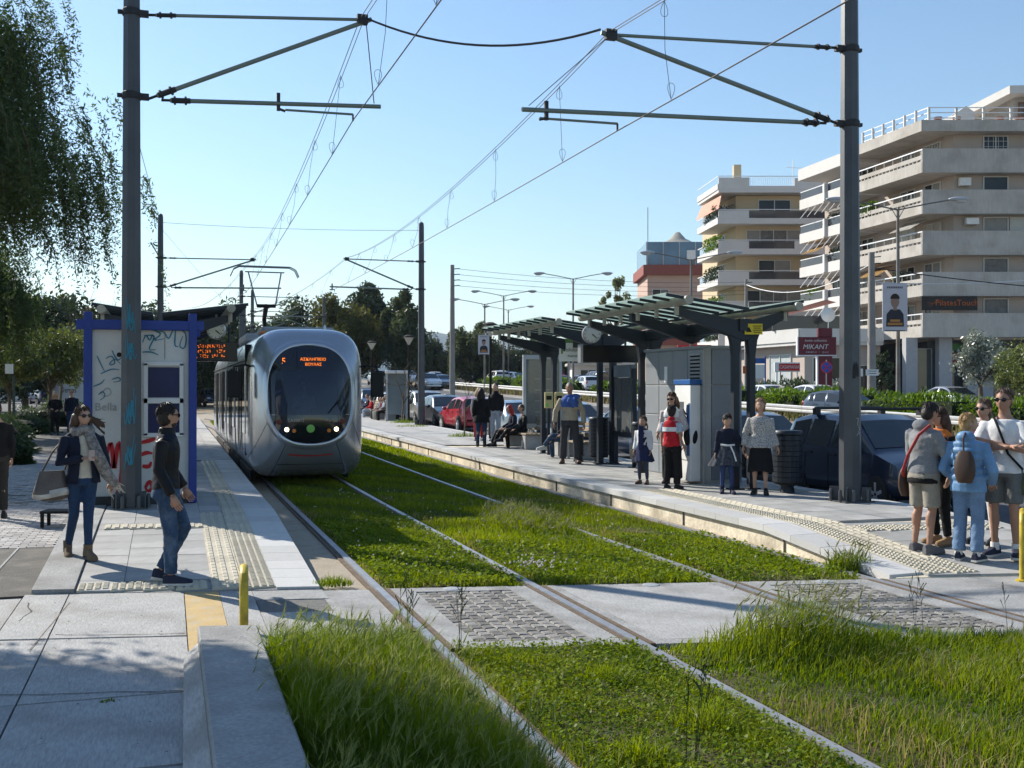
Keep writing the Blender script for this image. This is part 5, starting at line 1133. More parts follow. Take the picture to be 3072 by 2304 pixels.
# ------------------------------------------------------------------ buildings across the avenue
conc_b = M('balcony concrete', (.43, .40, .36), .85, var=.12, scale=.6, fine=.1, fscale=5, stain=(.27, .235, .19), stain_amt=.45, stain_scale=.8, stretch=(1.6, 1.6, .25))
wall_p = M('pinkish render', (.44, .37, .32), .85, var=.06, scale=.5, fine=.04, stain=(.3, .26, .22), stain_amt=.3, stain_scale=.5)
wall_y = M('cream render', (.52, .42, .27), .85, var=.06, scale=.5, fine=.04)
white_b = M('white balcony', (.60, .58, .55), .8, var=.05, scale=.6, fine=.05, stain=(.4, .37, .33), stain_amt=.3, stain_scale=.6)
pink_w = M('old pink render', (.46, .33, .27), .85, var=.07, scale=.5); red_b = M('dull red band', (.24, .075, .06), .8, var=.1)
win_g = M('window glass', (.025, .03, .036), .12, var=.4, scale=.5, fine=0, spec=.3); shut_m = M('shutter white', (.5, .5, .46), .7, var=.05); rail_w = M('rail white', (.66, .67, .68), .5, .2, var=.04); glass_d = M('balcony dark glass', (.05, .05, .055), .12, var=.2, scale=.5, spec=.6)
frame_w = M('window frame white', (.58, .58, .56), .5, var=.04); timber = M('brown timber', (.22, .10, .05), .6, var=.2); terra = M('terracotta', (.30, .12, .06), .8, var=.15)
RZ = R(-17.6)
def window(b, p, dx, w, h, panes=2, glass=win_g, fr_m=frame_w, off=.05, bars=0):
    # p = lower left corner, dx = unit vector along the wall; the wall faces the viewer's side
    d = Vector((dx[0], dx[1], 0)).normalized(); n = Vector((d.y, -d.x, 0)); p = Vector(p); t = .07; mb = MB()
    for a, c, ww, hh in ((w / 2, t / 2, w, t), (w / 2, h - t / 2, w, t)): mb.bar(p + d * (a - ww / 2) + Vector((0, 0, c)) + n * off, p + d * (a + ww / 2) + Vector((0, 0, c)) + n * off, .1, t)
    for i in range(panes + 1): x = t / 2 + (w - t) * i / panes; mb.bar(p + d * x + n * off + Vector((0, 0, t)), p + d * x + n * off + Vector((0, 0, h - t)), t, .1, up=n)
    f = mb.build('window', fr_m, b)
    for i in range(panes):
        a = t + (w - t) * i / panes; e = (w - t) * (i + 1) / panes; q0 = p + d * a + n * (off * .6); q1 = p + d * e + n * (off * .6)
        glass_i = glass if glass is not win_g else rnd.choice((win_g, win_g, M('window blind', (.28, .27, .25), .7, var=.1, scale=2), M('window curtain', (.15, .145, .14), .4, var=.35, scale=3)))
        MB().add([q0 + Vector((0, 0, t)), q1 + Vector((0, 0, t)), q1 + Vector((0, 0, h - t)), q0 + Vector((0, 0, h - t))], [(0, 1, 2, 3)]).build('pane', glass_i, f)
    if bars:
        mb = MB()
        for i in range(1, bars): x = w * i / bars; mb.bar(p + d * x + n * (off + .03) + Vector((0, 0, 0)), p + d * x + n * (off + .03) + Vector((0, 0, h)), .03, .03, up=n)
        for i in range(1, bars): z = h * i / bars; mb.bar(p + n * (off + .03) + Vector((0, 0, z)), p + d * w + n * (off + .03) + Vector((0, 0, z)), .03, .03)
        mb.build('window_bars', fr_m, f)
    return f
def wall_prism(b, name, poly, z0, z1, mat): return MB().prism(poly, z0, z1).build(name, mat, b)
def rail_run(b, name, pts, z, h, t, mat):
    mb = MB()
    for p, q in zip(pts[:-1], pts[1:]): mb.bar((p[0], p[1], z + h / 2), (q[0], q[1], z + h / 2), t, h)
    return mb.build(name, mat, b)
def ring(poly, t, z0, z1, b, name, mat): # open parapet along a polyline, thickness t
    return rail_run(b, name, poly, z0, z1 - z0, t, mat)
# -- building A: big corner block with deep balconies
x, y = CW(1993, 78.7); zA = T(x, y) - .2
A = thing('apartment_building', 'large concrete apartment block with stacked deep balconies at the right', 'building', (x, y, zA), RZ)
e = Vector((-.244, .97)); zz = lambda v: v - zA
def LS(s, off=0): return (e.x * s + .97 * off, e.y * s + .244 * off)   # a point on the left side, off = metres in from the edge
wall_prism(A, 'wall', [(2.7, 1.0), (26, 1.0), (26, 19), LS(18, 2.6), LS(9.6, 2.6), LS(1.0, 2.6)], zz(5.5), zz(20.7), wall_p)
for k, zb in enumerate((5.64, 8.64, 11.64, 14.64, 17.64)):
    wall_prism(A, 'balcony_slab', [(0.02, .02), (26, .02), (26, 1.4), (4, 3), LS(8.6, 3), LS(8.6, .02)], zz(zb), zz(zb + .28), conc_b)
    rail_run(A, 'front_parapet', [(0, .08), (26, .08)], zz(zb + .001), 1.75, .16, conc_b)
    rail_run(A, 'side_parapet', [LS(.09, .08), LS(8.6, .08)], zz(zb + .002), .82, .16, conc_b)
    rail_run(A, 'side_rail_beam', [LS(.09, .08), LS(8.6, .08)], zz(zb + .98), .3, .14, conc_b); rail_run(A, 'handrail', [LS(.0, .08), LS(8.6, .08)], zz(zb + 1.66), .08, .1, rail_w)
    mb = MB()
    for i in range(18): p = LS(.2 + i * .49, .08); mb.box((p[0], p[1], zz(zb + .9)), (.1, .12, .16))
    for i in range(8): p = LS(.3 + i * 1.15, .08); mb.box((p[0], p[1], zz(zb + 1.47)), (.06, .06, .4))
    stuff(mb.build('rail_posts', conc_b, A))
    # rear wing: white fronts with dark glass
    wall_prism(A, 'balcony_slab', [LS(9.4, 0), LS(17.6, 0), LS(17.6, 3), LS(9.4, 3)], zz(zb + .05), zz(zb + .3), white_b)
    for s0, s1 in ((9.4, 13.0), (13.5, 17.6)):
        rail_run(A, 'side_parapet', [LS(s0, -.04), LS(s1, -.04)], zz(zb + .052), .86, .16, white_b); rail_run(A, 'balcony_glass', [LS(s0, .0), LS(s1, .0)], zz(zb + .92), .62, .03, glass_d); rail_run(A, 'handrail', [LS(s0, .0), LS(s1, .0)], zz(zb + 1.56), .07, .08, rail_w)
    p = LS(13.25, -.03); MB().box((p[0], p[1], zz(zb + .86)), (.5, .5, 1.5)).build('balcony_pier', white_b, A, rz=R(0))
    # awning struts hanging over the rear wing
    if k < 4:
        mb = MB()
        for i in range(6): p = LS(10 + i * 1.2, -.1); q = LS(10 + i * 1.2, -.95); mb.tube([(p[0], p[1], zz(zb + 3.0)), (q[0], q[1], zz(zb + 2.0))], .03, 5)
        stuff(mb.build('awning_arms', rail_w, A))
    # windows on the front wall and on the left wall
    ztop = zb + 3.0 if k < 4 else 20.64; wz = zz(ztop - 2.15)
    sh = (k == 2)
    window(A, (4.84, 1.0, wz), (1, 0), 1.85, 2.05, 1 if k != 4 else 2, win_g, bars=5 if k == 4 else 0)
    if sh: MB().box((7.9, .95, wz + 1.05), (2.2, .08, 2.0)).build('roller_shutter', shut_m, A)
    window(A, (10.4, 1.0, wz), (1, 0), 1.85, 2.05, 2); window(A, (15, 1.0, wz), (1, 0), 1.85, 2.05, 2)
    for s0, w in ((1.4, 2.0), (4.6, 1.9)):
        p = LS(s0 + w, 2.6); window(A, (p[0], p[1], zz(zb + .3)), (-e.x, -e.y), w, 2.45, 2, shut_m if sh else win_g, bars=6 if k == 4 else 0)
    for s0 in (10.2, 14.0): p = LS(s0 + 2.6, 2.6); window(A, (p[0], p[1], zz(zb + .3)), (-e.x, -e.y), 2.6, 2.45, 3)
    if k == 2:
        MB().box((3.9, .7, zz(ztop - .45)), (.95, .4, .5)).build('air_conditioner', white_p, A, bevel=.03)
wall_prism(A, 'roof_slab', [(-.1, -.1), (26, -.1), (26, 19), LS(9.2, 4), LS(9.2, -.1)], zz(20.64), zz(21.45), conc_b)
wall_prism(A, 'roof_slab', [LS(9.3, -.15), LS(17.8, -.15), LS(17.8, 8), LS(9.3, 8)], zz(20.3), zz(21.3), white_b)
for k, (u, zq) in enumerate(((12.9, 11.2), (8.6, 14.3), (3.4, 17.2), (18, 8.2))): MB().box((u, .75, zz(zq - .1)), (.85, .35, .6)).build('air_conditioner', white_p, A, bevel=.03)
for k, (s0, zq) in enumerate(((1.0, 14.2), (5.2, 11.2), (10.3, 17.2), (14.2, 14.2), (10.5, 8.2))):
    p0_, p1_, q0_, q1_ = LS(s0, 1.2), LS(s0 + 2.8, 1.2), LS(s0, -.35), LS(s0 + 2.8, -.35)
    MB().add([(p0_[0], p0_[1], zz(zq + .3)), (p1_[0], p1_[1], zz(zq + .3)), (q1_[0], q1_[1], zz(zq - .55)), (q0_[0], q0_[1], zz(zq - .55))], [(0, 1, 2, 3), (3, 2, 1, 0)]).build('awning', M('ochre awning', (.45, .28, .10), .8, var=.1) if k % 2 else M('faded awning', (.42, .40, .36), .8, var=.1), A)
rsq = np.random.RandomState(4)
for k, (s0, zq) in enumerate(((2.5, 9.6), (6.4, 15.6), (11.5, 12.5), (15.5, 9.5), (12.0, 15.5))):
    n = 420; t_ = rsq.rand(n) * 1.6; P = np.array([[*LS(s0 + a_, .35 + b_ * .5), zz(zq) + c_] for a_, b_, c_ in zip(t_, rsq.randn(n) * .4, rsq.rand(n) * 1.1)]); leafcloud('balcony_plants', P, .13, rsq.rand(n), bushy if k % 2 else pine, A, 640 + k)
# roof terrace: posts, rails, planters, penthouse
mb = MB(); posts = [(i * 2.0 + .6, .3) for i in range(11)] + [LS(1.2 + i * 1.4, .3) for i in range(6)]
for i, p in enumerate(posts): MB().box((p[0], p[1], zz(21.95)), (.16, .16, 1.0)).build('terrace_post', white_b, A)
for zq in (22.42, 22.05, 21.65): rail_run(A, 'terrace_rail', [LS(8.2, .3), (.6, .3), (22, .3)], zz(zq), .06, .06, rail_w)
for px in (1.6, 3.0, 6.2, 7.6, 9.6): MB().lathe([(.2, 0), (.3, .45), (.33, .5), (.28, .5)], (px, 1.2, zz(21.45)), 14).build('planter', terra, A, smooth=40)
pent = [(8.2, 3.2), (24, 3.2), (24, 11), (6.2, 11)]
wall_prism(A, 'penthouse_wall', pent, zz(21.4), zz(24.0), M('weathered wood', (.34, .31, .28), .8, var=.2, scale=1, fine=.15, fscale=8))
MB().add([(7.4, 2.2, zz(24.0)), (25, 2.2, zz(24.3)), (25, 12, zz(24.3)), (4.0, 12, zz(22.7)), (7.4, 2.2, zz(24.6)), (25, 2.2, zz(24.9)), (25, 12, zz(25.2)), (4.0, 12, zz(23.3))], [(0, 3, 2, 1), (4, 5, 6, 7), (0, 1, 5, 4), (1, 2, 6, 5), (2, 3, 7, 6), (3, 0, 4, 7)]).build('penthouse_roof', white_b, A)
MB().add([(8.2, 4.2, zz(24.6)), (24, 4.2, zz(24.9)), (24, 9, zz(25.9)), (9.0, 9, zz(25.7))], [(0, 1, 2, 3)]).build('gable_panel', wall_y, A)
for px in (8.5, 10.3, 13.2): window(A, (px, 3.2, zz(21.5)), (1, 0), 1.5, 2.1, 2, win_g, timber, bars=4)
p = (4.2, 2.0); MB().box((4.4, 3.4, zz(22.1)), (1.3, 1.0, 1.3)).build('oven_chimney', white_b, A, bevel=.05); MB().prism([(-.7, 0), (.7, 0), (0, .5)], -.5, .5).build('oven_roof', white_b, A, loc=(4.4, 3.4, zz(22.75))).rotation_euler = (R(90), 0, 0)
# sign, shopfront, dish
sgn = MB().box((1.93, -.06, zz(8.1)), (4.06, .08, 1.02)).build('sign_panel', M('sign black', (.012, .01, .01), .5, var=.1), A)
text('PilatesTouch', .62, M('sign orange', (.42, .09, .012), .6, var=0), sgn, (2.45, -.11, zz(8.12)), sx=.98); paint_scrawl(sgn, 'sign_flourish', [[(0, 0), (.5, .1), (1.1, .7), (.6, .3), (.2, -.2)], [(-.1, .3), (.4, .1), (.9, .5)]], MATS['sign orange'], (.35, -.11, zz(7.95)), .8, .02)
wall_prism(A, 'shop_wall', [(1.2, 2.2), (26, 2.2), (26, 19), LS(18, 3.4), LS(2, 3.4)], zz(.7), zz(5.5), M('shop interior', (.10, .10, .105), .6, var=.3, scale=.6))
for px, w in ((-.75, .85), (1.75, .95), (4.3, 1.9), (9, .9), (13, .9)): MB().box((px + .3, 1.3, zz(3.1)), (w, .8, 5.1)).build('column', M('column grey', (.33, .33, .34), .8, var=.06), A)
for px in (.8, 3.2, 6.2, 7.9, 10.3, 11.7): window(A, (px - .8, 2.15, zz(1.0)), (1, 0), 1.5, 3.9, 1, M('shop glass', (.07, .09, .085), .05, var=.3, scale=.6, spec=.7), M('shop frame', (.3, .3, .3), .5))
text('Salon', .55, rail_w, A, (7.2, 2.0, zz(2.9)), shear=.2); MB().box((3.2, 2.05, zz(5.0)), (1.4, .06, .5)).build('shop_poster', M('poster green', (.1, .25, .08), .6), A); MB().box((3.2, 2.05, zz(4.2)), (1.3, .06, .7)).build('shop_poster', M('poster red', (.3, .05, .04), .6), A)
p = LS(12.5, -1.0); 
# -- terrace shop in front of the rear wing
x, y = CW(1727, 82); zB = T(x, y) - .2; B = thing('shop_building', 'low shop with a white terrace parapet below the big block', 'building', (x, y, zB), RZ); zz = lambda v: v - zB
pl = [(0, 0), (6.5, .4), (6.5, 12), (-3.2, 12), (-1.9, 6)]
wall_prism(B, 'wall', [(.6, .8), (6.5, 1.1), (6.5, 12), (-2.3, 12), (-1.0, 6)], zz(.8), zz(5.4), wall_p); wall_prism(B, 'terrace_slab', pl, zz(5.2), zz(5.5), white_b)
rail_run(B, 'terrace_parapet', [(-3.2, 12), (-1.9, 6), (0, 0), (6.5, .4)], zz(5.45), 1.0, .2, white_b); window(B, (-.9, 5.6, zz(1.2)), (.3, -.95), 3.2, 3.4, 2, M('lit shop glass', (.45, .48, .48), .2, var=.1)); window(B, (1.2, .85, zz(1.3)), (1, .05), 2.2, 3.0, 2); window(B, (4.2, 1.0, zz(1.3)), (1, .05), 1.9, 2.4, 1)
MB().box((1.4, 3.2, zz(7.0)), (5.4, .1, 1.2)).build('terrace_glazing', glass_d, B); MB().add([(-1.6, 4, zz(7.6)), (2.6, 2.0, zz(8.8)), (4.2, 4.6, zz(8.8)), (0, 7, zz(7.7))], [(0, 1, 2, 3), (3, 2, 1, 0)]).build('awning', M('red awning', (.38, .17, .15), .8, var=.1), B)
dish = MB().lathe([(.001, .0), (.35, .07), (.54, .17), (.56, .18), (.54, .19), (.35, .1), (.001, .03)], n=24, axis='Y').build('satellite_dish', white_p, B, smooth=40, loc=(2.7, 1.6, zz(7.6))); MB().tube([(0, .1, 0), (0, .2, -1.4)], .04, 6).build('dish_post', rail_w, dish)
# -- building C: cream and white block further back
x, y = CW(1552.6, 105); zC = T(x, y) - .2; C_ = thing('apartment_building', 'cream apartment block with planted white balconies behind the shelter', 'building', (x, y, zC), RZ); zz = lambda v: v - zC
wall_prism(C_, 'wall', [(2.0, 1.6), (17, 1.6), (17, 14), (.9, 14), (1.2, 7.5)], zz(.9), zz(20.9), wall_y)
wall_prism(C_, 'roof_slab', [(0, 0), (17, .2), (17, 14), (1.2, 14), (1.0, 7.6), (-.7, 7.6)], zz(20.95), zz(21.3), white_b)
rail_run(C_, 'roof_parapet', [(-.7, 7.6), (0, 0.05)], zz(21.25), .55, .18, white_b); rail_run(C_, 'roof_parapet', [(0, .06), (3.0, .09)], zz(21.24), 1.15, .18, white_b); rail_run(C_, 'roof_parapet', [(3.0, .09), (7.4, .14)], zz(21.24), .35, .18, white_b); rail_run(C_, 'roof_parapet', [(7.4, .14), (17, .25)], zz(21.24), 1.1, .18, white_b); rail_run(C_, 'handrail', [(-.7, 7.6), (0, .06), (17, .25)], zz(22.5), .07, .07, rail_w)
mb = MB()
for i in range(24): mb.box((3.1 + i * .185, .1, zz(22.05)), (.03, .03, .9))
stuff(mb.build('roof_railing', rail_w, C_))
MB().box((2.4, 3, zz(22.6)), (.75, .75, 3.2)).build('chimney', wall_y, C_, bevel=.04); MB().tube([(8.3, 4, zz(21)), (8.3, 4, zz(25))], .04, 5).build('aerial', rail_w, C_); MB().tube([(7.6, 4, zz(24.2)), (9.1, 4, zz(24.1))], .03, 5).build('aerial_arm', rail_w, C_)
rsp = np.random.RandomState(77)
for k, zb in enumerate((6.0, 8.97, 11.95, 14.93, 17.9)):
    wall_prism(C_, 'balcony_slab', [(0, 0), (17, .2), (17, 3), (3, 4), (.8, 7.6), (-.7, 7.6)], zz(zb), zz(zb + .25), white_b); rail_run(C_, 'side_parapet', [(-.7, 7.6), (0, .05)], zz(zb + .002), .62, .16, white_b); rail_run(C_, 'front_parapet', [(0, .06), (2.95, .09)], zz(zb + .001), 1.3, .17, white_b)
    low = k in (1, 3, 4) or True; rail_run(C_, 'front_parapet', [(2.95, .1), (7.4 if k == 3 else 17, .14 if k == 3 else .24)], zz(zb + .003), .55, .15, white_b)
    if k == 3: rail_run(C_, 'front_parapet', [(7.4, .14), (17, .24)], zz(zb + .003), 1.3, .15, white_b)
    rail_run(C_, 'balcony_glass', [(2.97, .1), (7.4 if k == 3 else 17, .2)], zz(zb + .56), .7, .03, glass_d); rail_run(C_, 'handrail', [(-.7, 7.6), (0, .06), (17, .24)], zz(zb + 1.36), .07, .08, rail_w)
    MB().add([(-.62, 7.0, zz(zb + .64)), (-.05, .7, zz(zb + .64)), (-.05, .7, zz(zb + 1.3)), (-.62, 7.0, zz(zb + 1.3))], [(0, 1, 2, 3)]).build('balcony_glass', M('pale balcony glass', (.3, .36, .42), .1, var=.15), C_)
    if k in (0, 2, 4): window(C_, (4.2, 1.6, zz(zb + .3)), (1, 0), 3.2, 2.3, 2)
    else: window(C_, (3.0, 1.6, zz(zb + .3)), (1, 0), 5.4, 2.3, 4)
    window(C_, (9.2, 1.6, zz(zb + .3)), (1, 0), 3.0, 2.3, 2); window(C_, (1.3, 6.3, zz(zb + .3)), (.2, -.97), 3.2, 2.3, 2)
    n = 900; P = np.stack([rsp.uniform(-.7, 1.6 if k > 3 else .6, n), rsp.uniform(0.2, 5, n), rsp.uniform(0, 1, n) ** 1.5 * 1.2 + zz(zb + .7)], 1); P[:, 0] = np.clip(P[:, 0], -.75 + (5 - P[:, 1]) * .1, 2); leafcloud('balcony_plants', P, .14, rsp.rand(n), bushy if k % 2 else pine, C_, 600 + k)
MB().add([(-.6, 6, zz(20.6)), (.3, .2, zz(20.7)), (-.1, -.5, zz(19.3)), (-1.3, 5.4, zz(19.0))], [(0, 1, 2, 3), (3, 2, 1, 0)]).build('awning', M('peach awning', (.55, .28, .2), .8), C_); MB().box((9, 2, zz(3)), (14, 3, 4.4)).build('shop_front', wall_p, C_)
# -- building D: small pinkish block with a glazed top and a white tent
x, y = CW(1390, 140); zD = T(x, y) - .2; D = thing('apartment_building', 'pinkish building with dull red bands, glazed top floor and white tent', 'building', (x, y, zD), RZ); zz = lambda v: v - zD
wall_prism(D, 'wall', [(.6, .6), (12, .6), (12, 12), (.6, 12)], zz(1), zz(17.5), pink_w)
for zb in (7.5, 11.0, 16.6): wall_prism(D, 'red_band', [(0, 0), (12, 0), (12, 12), (0, 12)], zz(zb), zz(zb + 1.3), red_b)
for zb in (8.9, 12.5): window(D, (1.2, .6, zz(zb)), (1, 0), 2.2, 2.3, 2); window(D, (8, .6, zz(zb)), (1, 0), 2.2, 2.3, 2)
wall_prism(D, 'glazed_storey', [(.4, .3), (11, .3), (11, 11), (.4, 11)], zz(17.9), zz(20.9), M('blue glass storey', (.12, .2, .28), .15, var=.25, scale=.5)); MB().box((6.2, .25, zz(19.2)), (1.1, .3, 1.2)).build('air_conditioner', white_p, D)
for i in range(6): MB().box((.5 + i * 2.1, .28, zz(19.4)), (.12, .1, 3.0)).build('mullion', rimm, D)
MB().loft([[(5.2 + r * math.cos(a) * 3.6, 5 + r * math.sin(a) * 3.6, z) for a in [i * math.pi / 8 for i in range(16)]] for r, z in ((1, zz(20.9)), (.62, zz(21.3)), (.3, zz(21.9)), (.08, zz(22.8)))]).build('tent_roof', tube_m, D, smooth=60); MB().tube([(.7, 1, zz(20)), (.7, 1, zz(25.5))], .06, 6).build('flag_pole', rimm, D)
# low white shop row behind the cabinet
x, y = CW(1440, 98); zE = T(x, y) - .2; E_ = thing('shop_building', 'low white shop row seen behind the grey cabinet', 'building', (x, y, zE), RZ)
wall_prism(E_, 'wall', [(0, 0), (8, 0), (8, 8), (0, 8)], 0, 3.9, white_b)
for i in range(3): window(E_, (.6 + i * 2.4, 0, .3), (1, 0), 2.0, 2.4, 2)
wall_prism(E_, 'roof', [(-.3, -.3), (8.3, -.3), (8.3, 8), (-.3, 8)], 3.9, 4.15, conc_b)
# houses glimpsed further left behind the hedge
x, y = CW(1236, 135); F_ = thing('house', 'small pale house with a shaded porch behind the stop name sign', 'building', (x, y, T(x, y) - .2), RZ); wall_prism(F_, 'wall', [(0, 0), (7, 0), (7, 6), (0, 6)], 0, 2.6, white_b); wall_prism(F_, 'roof', [(-.6, -.8), (7.6, -.8), (7.6, 6.4), (-.6, 6.4)], 2.6, 2.9, conc_b); window(F_, (1, 0, .6), (1, 0), 2, 1.5, 2); window(F_, (4, 0, .3), (1, 0), 1.2, 2.1, 1)

# ------------------------------------------------------------------ signs
maroon = M('maroon sign', (.13, .012, .022), .5, var=.08); let_w = M('letter white', (.62, .6, .58), .6, var=0, fine=0); sign_red = M('bright red sign', (.50, .025, .03), .5, var=.06)
x, y = CW(1764, 64); S = thing('shop_pylon', 'maroon roadside shop pylon with white lettering', 'sign', (x, y, T(x, y) - .1), RZ); zz = lambda v: v - T(x, y) + .1
MB().box((0, 0, zz(4.42)), (2.25, .3, 1.06)).build('main_panel', maroon, S, bevel=.02); MB().box((.48, .01, zz(5.22)), (.84, .28, .52)).build('top_panel', maroon, S, bevel=.02); MB().box((.48, .0, zz(2.6)), (.84, .26, 2.5)).build('post_panel', maroon, S, bevel=.02); MB().box((.03, .03, zz(2.6)), (.07, .3, 2.9)).build('edge_trim', rail_w, S); MB().box((-1.15, 0, zz(4.42)), (.06, .34, 1.1)).build('edge_trim', rail_w, S); MB().box((0, .0, zz(3.86)), (2.3, .32, .06)).build('edge_trim', rail_w, S)
text('MIKANT', .40, let_w, S, (-.12, -.16, zz(4.36)), shear=.2, sx=1.0); text('home collection', .2, let_w, S, (-.1, -.16, zz(4.74)), shear=.25); text('έπιπλο  •  φως', .17, MATS['dull lettering'], S, (.0, -.16, zz(4.06)), sx=1.2); text('modern', .16, MATS['dull lettering'], S, (.48, -.14, zz(3.3)))
x, y = CW(1700, 75); S = thing('shop_sign', 'white and red shop sign above the shrubs', 'sign', (x, y, T(x, y) - .1), RZ); zz = lambda v: v - T(x, y) + .1
MB().box((0, 0, zz(3.38)), (1.76, .2, .66)).build('panel', white_p, S, bevel=.02); MB().box((.14, -.11, zz(3.38)), (1.44, .02, .5)).build('red_field', sign_red, S); text('CASAMANIA', .34, let_w, S, (.14, -.13, zz(3.38)), sx=.72)
for s in (-.7, .7): MB().box((s, .05, zz(3.05) / 2), (.1, .1, zz(3.05))).build('post', white_p, S)
x, y = CW(1500, 96); S = thing('shop_sign', 'red shop sign with white letters behind the front shelter beams', 'sign', (x, y, T(x, y) + 3.9), RZ); MB().box((0, 0, .1), (2.95, .2, .62)).build('panel', sign_red, S); text('CASAMANIA', .42, let_w, S, (0, -.12, .1), sx=1.0); MB().box((0, .05, -1.9), (.14, .14, 4)).build('post', rimm, S)
x, y = CW(1785, 57); S = thing('road_sign', 'round no stopping sign before the maroon pylon', 'sign', (x, y, T(x, y) - .1), RZ); MB().tube([(0, 0, 0), (0, 0, 2.9)], .03, 8).build('post', rimm, S); MB().lathe([(.001, -.015), (.31, -.015), (.31, .0), (.001, .0)], (0, -.04, 2.5), 24, axis='Y').build('red_disc', sign_red, S); MB().lathe([(.001, -.022), (.26, -.022), (.26, -.016)], (0, -.04, 2.5), 24, axis='Y').build('blue_disc', M('sign blue', (.03, .08, .42), .5), S)
for a in (45, -45): MB().box((0, -.066, 2.5), (.5, .004, .05), mat=Matrix.Rotation(R(a), 3, 'Y')).build('red_bar', sign_red, S)
x, y = CW(1868, 56); S = thing('street_sign', 'white street name plates on a dark post behind the hedge', 'sign', (x, y, T(x, y) - .1), RZ); MB().tube([(0, 0, 0), (0, 0, 2.6)], .045, 8).build('post', seam_m, S); MB().box((.35, 0, 2.25), (.72, .03, .32)).build('name_plate', white_p, S); MB().box((-.22, 0, 2.25), (.24, .03, .4)).build('side_plate', white_p, S)
for zq in (2.32, 2.2): MB().box((.4, -.02, zq), (.4, .004, .03)).build('text_line', seam_m, S)
x, y = CW(1637, 72); S = thing('bus_stop_sign', 'blue framed stop panel behind the shelter column', 'sign', (x, y, T(x, y) - .1), RZ); MB().box((.5, 0, 1.6), (.08, .08, 3.2)).build('post', M('frame blue', (.02, .09, .3), .5), S); MB().box((-.5, 0, 1.6), (.08, .08, 3.2)).build('post', MATS['frame blue'], S); MB().box((0, 0, 2.9), (1.1, .06, .35)).build('header', MATS['frame blue'], S); MB().box((0, 0, 2.2), (.9, .04, .9)).build('timetable', white_p, S)
MB().box((-.75, .0, 2.3), (.5, .06, .5)).build('orange_panel', M('dull orange', (.35, .1, .03), .6), S)

# ------------------------------------------------------------------ street lamps, poles, cables, guard rail
lamp_m = M('lamp post', (.20, .19, .18), .6, .4, var=.15, stain=(.16, .08, .04), stain_amt=.6, stain_scale=1.0); head_m = M('lamp head', (.42, .43, .45), .5, .2, var=.05)
LG = 'double armed street lamps in the median'
def street_lamp(label, x, y, h, arm=2.6, rz=RZ):
    s = thing('street_lamp', label, 'street lamp', (x, y, T(x, y) - .05), rz, LG); MB().tube([(0, 0, 0), (0, 0, 2.5), (0, 0, h)], [.1, .085, .06], 10).build('post', lamp_m, s, smooth=40)
    for d in (-1, 1):
        a = MB().tube([(0, 0, h - .05), (d * arm * .5, 0, h + .22), (d * arm * .82, 0, h + .36)], .032, 6).build('arm', lamp_m, s); hd = MB().ell((d * (arm * .82 + .42), 0, h + .40), (.46, .15, .10), 14, 8).build('lamp_head', head_m, s, smooth=60); MB().ell((d * (arm * .82 + .48), 0, h + .33), (.28, .12, .10), 12, 6).build('lamp_bowl', M('lamp bowl', (.5, .5, .5), .2), hd, smooth=60); MB().tube([(0, 0, h - .45), (d * .3, 0, h + .08)], .018, 5).build('brace', lamp_m, s)
    return s
for bx, d, ty, lb in ((1940, 45, 448, 'tall double armed lamp before the big apartment block'), (1493, 63, 558, 'double armed lamp right of the pinkish building'), (1238, 81.5, 600, 'double armed lamp above the gap between the shelters'), (1088, 98, 637, 'double armed lamp just right of the poster lamp'), (1047, 92, 655, 'double armed lamp carrying the smaller poster'), (1098, 125, 668, 'farthest small double armed lamp')):
    X, Y = CW(bx, d); street_lamp(lb, X, Y, H(ty, d) - T(X, Y))
def poster(label, bx, d, y0, y1, w, dx):
    X, Y = CW(bx, d); z1, z0 = H(y0, d), H(y1, d); h = z1 - z0; p = thing('poster_banner', label, 'banner', (X, Y, z0), RZ, 'portrait poster banners on lamp posts')
    MB().box((dx, -.12, h / 2), (w, .03, h)).build('sheet', M('poster paper', (.52, .50, .54), .6, var=.06), p); f = lambda n, c: M(n, c, .7, var=.05)
    g = MB(); g.prism([(-.36, .1), (.36, .1), (.34, .36), (.2, .46), (-.18, .46), (-.34, .36)], 0, .004); q = g.build('printed_jacket', f('print dark', (.03, .03, .04)), p); 
    def place(o, s=1): o.rotation_euler = (R(90), 0, 0); o.location = (dx, -.137, 0); o.scale = (w, h, 1)
    place(q); g = MB(); g.prism([(math.cos(a) * .17, .62 + math.sin(a) * .125) for a in [i * math.pi / 10 for i in range(20)]], .002, .006); g.prism([(-.07, .44), (.07, .44), (.07, .56), (-.07, .56)], .002, .005); place(g.build('printed_face', f('print skin', (.30, .19, .14)), p))
    g = MB(); g.prism([(math.cos(a) * .19, .68 + math.sin(a) * .11) for a in [i * math.pi / 10 for i in range(11)]], .004, .008); place(g.build('printed_hair', f('print hair', (.03, .02, .015)), p))
    g = MB(); g.prism([(-.2, .2), (.2, .2), (.2, .25), (-.2, .25)], .004, .008); g.prism([(-.3, .13), (.3, .13), (.3, .18), (-.3, .18)], .004, .008); place(g.build('printed_caption', f('print orange', (.45, .2, .06)), p))
    g = MB()
    for i in range(9): g.prism([(-.32 + i * .072, .9), (-.27 + i * .072, .9), (-.27 + i * .072, .94), (-.32 + i * .072, .94)], .004, .008)
    g.prism([(-.4, .0), (.4, .0), (.4, .025), (-.4, .025)], .004, .008); place(g.build('printed_heading', f('print grey', (.12, .12, .13)), p)); MB().tube([(-w / 2 + dx, -.1, h), (w / 2 + dx, -.1, h)], .02, 6).build('bracket', rimm, p); return p
poster('large portrait poster hung on the tall lamp before the big block', 1931, 44.8, 613, 716, 1.03, 0); poster('small portrait poster hung on the distant double lamp', 1045, 91.5, 724, 766, .95, 0)
